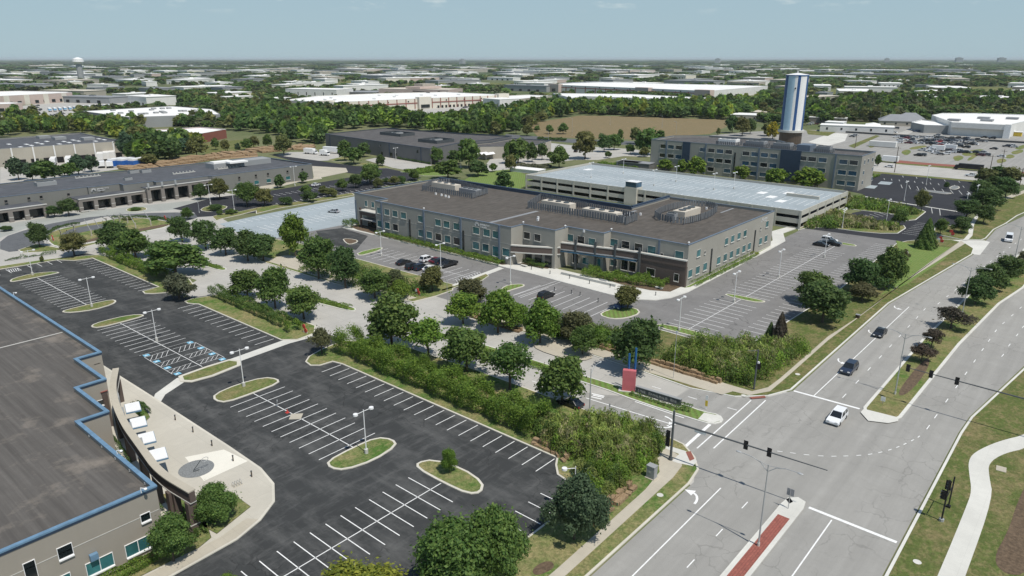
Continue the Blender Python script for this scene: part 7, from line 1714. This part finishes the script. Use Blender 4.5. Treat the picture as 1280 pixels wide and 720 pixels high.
g = pt(12, 447, 72); t = thing('utility_box', 'small brown grey utility box beside the sidewalk of the main road', 'utility box', (*g, .13)); t['_org'] = (0, 0, 0); MB().box(-.4, -.4, 0, .4, .4, .75).build('casing', MT['bronze'], t); MB().box(-.44, -.44, .75, .44, .44, .82).build('lid', MT['grey_m'], t)
# red sign with blue posts and dark lettered wall
RS = thing('monument_sign', 'red wall sign with two blue posts and a long dark lettered stone wall', 'monument sign', (98, 57.5, .14))
b = MB(); b.prism(strip([(97.5, 58.9), (98.5, 56.9)], .9), .3, 4.1, True); b.build('red_wall', MT['redstone'], RS)
b = MB(); b.prism(strip([(97.2, 59.4), (98.75, 56.4)], 1.3), .1, .32, True); b.build('plinth', MT['conc_new'], RS)
for (x, y, h) in ((98.35, 58.3, 6.9), (98.75, 57.3, 8.1)): MB().box(x-.13, y-.13, .2, x+.13, y+.13, h).build('blue_post', MT['bluem'], RS)
p0, p1 = Vector((98.3, 56.6)), Vector((98.75, 48.3))
b = MB(); b.prism(strip([tuple(p0), tuple(p1)], .5), .14, 1.35, True); b.build('letter_wall', MT['dgrey_m'], RS)
b = MB(); b.prism(strip([tuple(p0), tuple(p1)], .62), 1.352, 1.45, True); b.build('wall_cap', MT['wall_grey'], RS)
b = MB(); b.prism(strip([(98.1, 56.6), (98.5, 48.2)], 1.1), .1, .2, True); b.build('wall_base', MT['conc_new'], RS)
lt = MB(); lr = random.Random(2); d = (p1-p0).normalized(); nn = Vector((-d.y, d.x));
if nn.x > 0: nn = -nn
x = .5
wdt = [.26, .3, .24, .28]
k = 0
while x < 7.7:
    if k in (0, 1, 2) or 0: pass
    if k in (4, 14): x += .45; k += 1; continue
    wv = wdt[k % 4]; hh = .46 if k in (5, 15) else (.34 if lr.random() < .7 else .42)
    def bar(a0, z0, a1, z1):
        q0 = p0+d*(x+a0)+nn*.25; q1 = p0+d*(x+a1)+nn*.25
        lt.prism([tuple(q0), tuple(q1), tuple(q1+nn*.05), tuple(q0+nn*.05)], .6+z0, .6+z1, True)
    bar(0, 0, .06, hh)
    if lr.random() < .75: bar(wv-.06, 0, wv, hh)
    if lr.random() < .7: bar(.06, hh-.06, wv-.06, hh)
    if lr.random() < .5: bar(.06, 0, wv-.06, .06)
    if lr.random() < .5: bar(.06, hh*.5-.03, wv-.06, hh*.5+.03)
    x += wv+.12; k += 1
lt.build('sign_letters', MT['steel'], RS)
# leaning masts round the oval drive
for i, (x0, y0, x1, y1) in enumerate(((308, 308, 292, 262), (374, 276, 335, 230), (460, 302, 420, 214), (506, 293, 465, 210), (535, 240, 500, 200), (570, 236, 532, 195), (600, 232, 566, 192), (640, 238, 597, 186), (680, 266, 640, 180), (756, 250, 713, 164))):
    g = pt(5, x0, y0); h = 5.6; g1 = pt(5, x1, y1, h)
    t = thing('leaning_mast', 'pale leaning mast in the arc on the oval drive island', 'mast', (*g, .14), 'leaning masts on the oval drive island')
    MB().tube((*g, .14), (*g, 2.2), .22, n=8).build('post', MT['walk'], t)
    MB().tube((*g, 1.6), (g1[0], g1[1], h), .13, .08, n=6).build('spar', MT['wall_grey'], t)
for n_, x_, y_, l_ in ((5, 140, 215, 'small curved white seat under the left colonnade'), (5, 430, 180, 'rounded bench left of the sign on the long left office'), (5, 512, 168, 'rounded bench under the sign on the long left office')):
    g = pt(n_, x_, y_); t = thing('bench', l_, 'bench', (*g, .02)); MB().box(g[0]-1.6, g[1]-.35, .35, g[0]+1.6, g[1]+.35, .55).build('seat', MT['trim'], t); MB().box(g[0]-1.2, g[1]-.25, .02, g[0]-.9, g[1]+.25, .35).build('leg', MT['trim'], t); MB().box(g[0]+.9, g[1]-.25, .02, g[0]+1.2, g[1]+.25, .35).build('leg', MT['trim'], t)

RG = thing('roadside_barrier', 'long low dark wall between car dealership and its front parking rows', 'barrier', (600, 110, 0))
MB().prism(strip([(596, 172), (597, 100), (600, 40)], .5), 0, 1.1, True).build('wall', MT['dgrey_m'], RG)
MB().prism(strip([(596, 172), (597, 100), (600, 40)], .8), 1.102, 1.25, True).build('rail', MT['bark'], RG)
# ================================================================== the distance
far = random.Random(21); frn = np.random.default_rng(8)
keep = []   # rectangles kept free of woods
def hit(x, y, m=0): return any(a-m < x < b_+m and c-m < y < d_+m for a, b_, c, d_ in keep)
# buildings out to the horizon, one by one
FB = []
yaw = math.atan2(.653, .757)
def farpt(px, d):      # place at distance d along depth, photo column px
    lat = (px-640)/890.*(d*math.cos(PITCH)+CAMH*math.sin(PITCH))
    f = Vector((math.sin(R(49.2)), math.cos(R(49.2)))); r = Vector((f.y, -f.x)); p = f*d+r*lat; return p.x, p.y
kinds = [('wall_white', 'roof_w', 'white walled white roofed'), ('wall_cream', 'roof_w', 'cream walled white roofed'), ('wall_tan', 'roof_tan', 'tan flat roofed'), ('wall_grey', 'roof_grey', 'grey flat roofed'), ('wall_pink', 'roof_w', 'pinkish white roofed')]
band = [(900, 1300, 34), (1300, 2000, 66), (2000, 3300, 100), (3300, 6000, 90)]
cnt = 0
for d0, d1, n_ in band:
    tries = 0; k = 0
    while k < n_ and tries < 4000:
        tries += 1
        px = far.uniform(-20, 1300); d = far.uniform(d0, d1)
        if px > 960 and far.random() < .72: continue
        if d < 1300 and (300 < px < 980 or px < 90): continue
        if d < 2300 and 230 < px < 320 and far.random() < .5: continue
        x, y = farpt(px, d)
        if any((x-a)**2+(y-b_)**2 < (60+.035*d)**2 for a, b_ in FB): continue
        FB.append((x, y)); s = far.uniform(.6, 1.5)*(.95 if d > 2000 else (.72 if d > 1500 else .6))
        lx, ly, h = far.uniform(30, 70)*s, far.uniform(60, 150)*s, far.uniform(7, 11)
        if d > 3000: lx *= 1.5; ly *= 1.5
        wl, rf, ds = far.choices(kinds, (5, 3, 2, 3, 1))[0]
        if far.random() < .5: lx, ly = ly*.8, lx
        keep.append((x-max(lx, ly)*.6-8, x+max(lx, ly)*.6+8, y-max(lx, ly)*.6-8, y+max(lx, ly)*.6+8))
        b = MB(); an = far.choice([0, 0, .35, -.2]); b.mat(0).obox(x, y, 0, h, lx, ly, an); b.mat(1).obox(x, y, h, h+.5, lx+1, ly+1, an); b.mat(1).obox(x, y, h+.5, h+2.2, lx*.12, ly*.1, an)
        b.mat(2)
        for q in (-.3, -.1, .1, .3): b.obox(x-(lx/2+.1)*math.cos(an)-q*ly*math.sin(an)*-1*-1, y-(lx/2+.1)*math.sin(an)+q*ly*math.cos(an), .5, 3.8, .4, ly*.06, an)
        o = b.build('warehouse', [MT[wl], MT[rf], MT['dark']], org=(x, y, 0))
        zone = 'left' if px < 430 else ('middle' if px < 860 else 'right')
        dist = 'near the horizon' if d > 2600 else 'in the far industrial park'
        tag(o, ds+' building '+dist+', '+zone+' part of the view', 'warehouse', ds+' buildings '+dist+' '+zone)
        k += 1; cnt += 1
# tall dots on the horizon
for px, d, w_, h, l in ((897, 9000, 90, 52, 'pale high block standing on the horizon right of centre'), (1108, 8500, 80, 55, 'grey high block on the right horizon, left of three'), (1198, 9000, 120, 62, 'grey high block on the right horizon, middle of three'), (1251, 8500, 120, 60, 'grey high block on the right horizon, right of three'), (578, 7000, 60, 45, 'white high block on the horizon near the centre')):
    x, y = farpt(px, d); t = thing('high_block', l, 'building', (x, y, 0)); MB().obox(x, y, 0, h, w_, w_*.6, .3).build('wall', MT['wall_grey'], t); MB().obox(x, y, h, h+6, w_*.5, w_*.3, .3).build('penthouse', MT['wall_grey'], t)
# fields far off
for i, q in enumerate(([(1000, 1150), (1280, 1050), (1350, 1500), (1060, 1600)], [(700, -60), (900, -150), (1050, 30), (820, 100)], [(600, 1200), (760, 1300), (700, 1500), (560, 1380)], [(1400, 500), (1700, 620), (1650, 800), (1380, 640)])):
    sheet('meadow', q, 0.0, 'grass_dry' if i != 1 else 'grass')
# ---- woods: masses of crowns nobody could count
def blobset(n_faces, seed, kind='broad'):
    cen, nrm, rng = crown_pts(seed, kind, n_faces); return cen, nrm
def wood(name, pts_, sizes, nf, leaf, cols, seed):
    rng = np.random.default_rng(seed); pr = [blobset(nf, 100+seed+i, 'broad') for i in range(5)]
    VV, CC_ = [], []; ca = np.array([GREENS[c] for c in cols])
    ci = rng.integers(0, len(cols), len(pts_)); br = 1+.22*rng.normal(size=len(pts_))
    for i, (x, y) in enumerate(pts_):
        cen, nrm = pr[i % 5]; w_, h = sizes[i]; a = rng.random()*6.28; c_, s_ = math.cos(a), math.sin(a)
        V = leafcards(cen, nrm, np.full(len(cen), leaf), rng)
        V = np.stack([(V[:, 0]*c_-V[:, 1]*s_)*w_+x, (V[:, 0]*s_+V[:, 1]*c_)*w_+y, np.clip(V[:, 2], 0, 1.05)*h], 1); VV.append(V)
        col = np.clip(ca[ci[i]]*max(.5, br[i]), .01, 1); CC_.append(np.tile(np.append(col, 1.), (len(V), 1)))
    V = np.concatenate(VV); o = D.objects.new(name, mesh_from(V, name, MT['leaf_f'], 4, np.concatenate(CC_))); COL.objects.link(o)
    return tag(o, kind='stuff')
def inpoly(P, x, y):
    r = False; j = len(P)-1
    for i in range(len(P)):
        if (P[i][1] > y) != (P[j][1] > y) and x < (P[j][0]-P[i][0])*(y-P[i][1])/(P[j][1]-P[i][1])+P[i][0]: r = not r
        j = i
    return r
def fill(poly, sp, seed):
    rng = random.Random(seed); xs = [p[0] for p in poly]; ys_ = [p[1] for p in poly]; out = []
    x = min(xs)
    while x < max(xs):
        y = min(ys_)
        while y < max(ys_):
            a, b_ = x+rng.uniform(-.45, .45)*sp, y+rng.uniform(-.45, .45)*sp
            if inpoly(poly, a, b_) and not hit(a, b_): out.append((a, b_))
            y += sp
        x += sp
    return out
def belt(polys, sp, hm, nf, leaf, cols, seed, wf=1.3, thin=.88):
    P = []
    for i, q in enumerate(polys): P += fill(q, sp, seed+i)
    rng = random.Random(seed); P = [p for p in P if rng.random() < thin]
    S = [(sp*wf*rng.uniform(.75, 1.25), hm*rng.uniform(.7, 1.2)) for _ in P]
    if P: wood('woodland', P, S, nf, leaf, cols, seed)
    return len(P)
T_ = lambda n, L: [pt(n, *p) for p in L]
nn_ = 0
nn_ += belt([T_(3, [(-20, 392), (90, 372), (330, 338), (500, 336), (800, 352), (1070, 358), (1150, 355), (1280, 320), (1290, 275), (1060, 285), (700, 305), (300, 305), (0, 335)])], 9.5, 13, 200, .17, 'gddglly', 31)
nn_ += belt([T_(2, [(0, 420), (60, 440), (340, 450), (345, 425), (600, 396), (680, 398), (880, 425), (960, 440), (1160, 445), (1290, 420), (1290, 385), (1100, 400), (860, 395), (640, 350), (420, 350), (100, 350), (0, 375)])], 9.5, 13, 190, .17, 'gdgldolg', 32)
nn_ += belt([T_(2, [(150, 470), (340, 490), (342, 445), (150, 430)]), T_(2, [(1060, 395), (1290, 400), (1290, 350), (1150, 330), (1080, 330)])], 9, 12, 190, .17, 'gdl', 33)
nn_ += belt([T_(1, [(0, 450), (200, 425), (400, 425), (500, 430), (620, 470), (720, 500), (760, 460), (640, 410), (520, 400), (420, 392), (200, 400), (0, 410)]), T_(1, [(20, 400), (180, 385), (190, 350), (60, 350)]), T_(1, [(620, 560), (760, 580), (1000, 530), (1020, 500), (860, 470), (700, 480)])], 8.5, 11, 170, .17, 'gdgoly', 34)
nn_ += belt([T_(1, [(490, 415), (740, 410), (720, 390), (500, 385)]), T_(1, [(850, 400), (1050, 395), (1080, 375), (900, 380)]), T_(1, [(1120, 400), (1290, 440), (1290, 350), (1160, 330), (1110, 345)]), T_(1, [(740, 270), (1000, 288), (1120, 315), (1200, 320), (1290, 330), (1290, 280), (1100, 260), (750, 240)])], 10, 12, 120, .2, 'gdgo', 35, thin=.8)
nn_ += belt([T_(4, [(190, 320), (330, 345), (480, 375), (600, 378), (820, 345), (880, 330), (1000, 325), (1290, 330), (1290, 270), (1000, 260), (600, 262), (420, 285), (190, 285)])], 11, 14, 150, .19, 'gdgoled', 36, thin=.9) if False else 0
GREENS['e'] = (.11, .13, .06)
nn_ += belt([T_(4, [(190, 350), (300, 360), (480, 378), (600, 378), (780, 352), (820, 322), (1000, 318), (1290, 322), (1290, 255), (1000, 250), (600, 255), (420, 275), (190, 290)])], 11, 13.5, 150, .19, 'gdgoeedll', 36)
nn_ += belt([T_(2, [(0, 340), (60, 335), (140, 330), (330, 345), (480, 345), (480, 325), (300, 325), (130, 300), (60, 290), (0, 300)])], 11, 12, 120, .2, 'gddo', 37)
print('woods near', nn_)
# mid and far woods, thinning into the built land
def scatter(d0, d1, n_, sz, hm, nf, leaf, seed, dens=.5, freq=.004, cols='gddeo'):
    from mathutils import noise as mn
    rng = random.Random(seed); P, S = [], []; t = 0
    while len(P) < n_ and t < n_*12:
        t += 1
        u = rng.random(); d = 1/math.sqrt((1/d0**2)*(1-u)+(1/d1**2)*u); px = rng.uniform(-40, 1320); x, y = farpt(px, d)
        f = mn.noise(Vector((x*freq, y*freq, 3)))+.4*mn.noise(Vector((x*freq*3, y*freq*3, 7)))
        th = -.02 if px < 950 else -.35
        if f < th: continue
        if hit(x, y, 4): continue
        if any(inpoly(q, x, y) for q in FREE): continue
        P.append((x, y)); s = rng.uniform(.7, 1.3); S.append((sz*s, hm*rng.uniform(.7, 1.15)))
    if P: wood('woodland', P, S, nf, leaf, cols, seed)
FREE = [T_(3, [(90, 400), (120, 372), (340, 338), (500, 340), (1100, 360), (1070, 395), (990, 430), (620, 458), (130, 445)]), [(447, 716), (450, 645), (457, 630), (697, 600), (705, 724), (620, 765), (522, 770)], [(940, 455), (1000, 800), (1060, 810), (1190, 800), (1200, 465)], [(740, 540), (795, 600), (850, 650), (890, 540), (860, 350), (785, 365)], [(640, 590), (700, 670), (800, 660), (790, 590)], [(665, 835), (690, 920), (760, 850), (760, 740), (700, 720)], [(240, 1110), (250, 900), (380, 1070), (340, 1210)], [(245, 745), (245, 625), (320, 600), (350, 680), (340, 755)], [(436, 250), (430, -200), (770, 40), (770, 160), (560, 260)],
        T_(1, [(0, 350), (100, 285), (330, 262), (745, 258), (745, 290), (560, 305), (400, 320), (400, 375), (0, 400)]), T_(2, [(480, 335), (820, 298), (1150, 280), (1165, 305), (980, 350), (1090, 340), (860, 365), (820, 335)]), T_(4, [(190, 250), (320, 205), (640, 195), (760, 245), (420, 265)]), T_(4, [(820, 200), (1290, 190), (1290, 250), (1000, 225)])]
scatter(600, 1300, 1300, 12, 9, 90, .23, 51, freq=.006)
scatter(1000, 2200, 2600, 15, 9, 48, .30, 52)
scatter(1800, 4200, 2800, 26, 9, 24, .42, 53, freq=.0025)
scatter(3500, 9500, 3600, 60, 10, 16, .55, 54, freq=.0012)
scatter(8000, 20000, 2600, 170, 12, 14, .6, 55, freq=.0006)
# hazy air over the whole land
hz = MB(); hz.box(-60000, -60000, -1.1, 60000, 60000, 72)
hm = D.materials.new('haze air'); hm.use_nodes = True; ht = hm.node_tree; ht.nodes.remove(ht.nodes['Principled BSDF'])
pv = ht.nodes.new('ShaderNodeVolumePrincipled'); pv.inputs['Color'].default_value = (.86, .96, 1.0, 1); pv.inputs['Density'].default_value = HAZE; pv.inputs['Anisotropy'].default_value = 0.0
ht.links.new(pv.outputs[0], ht.nodes['Material Output'].inputs['Volume'])
ho = hz.build('haze', hm); tag(ho, kind='stuff')
for o in COL.objects:
    if '_org' in o: del o['_org']
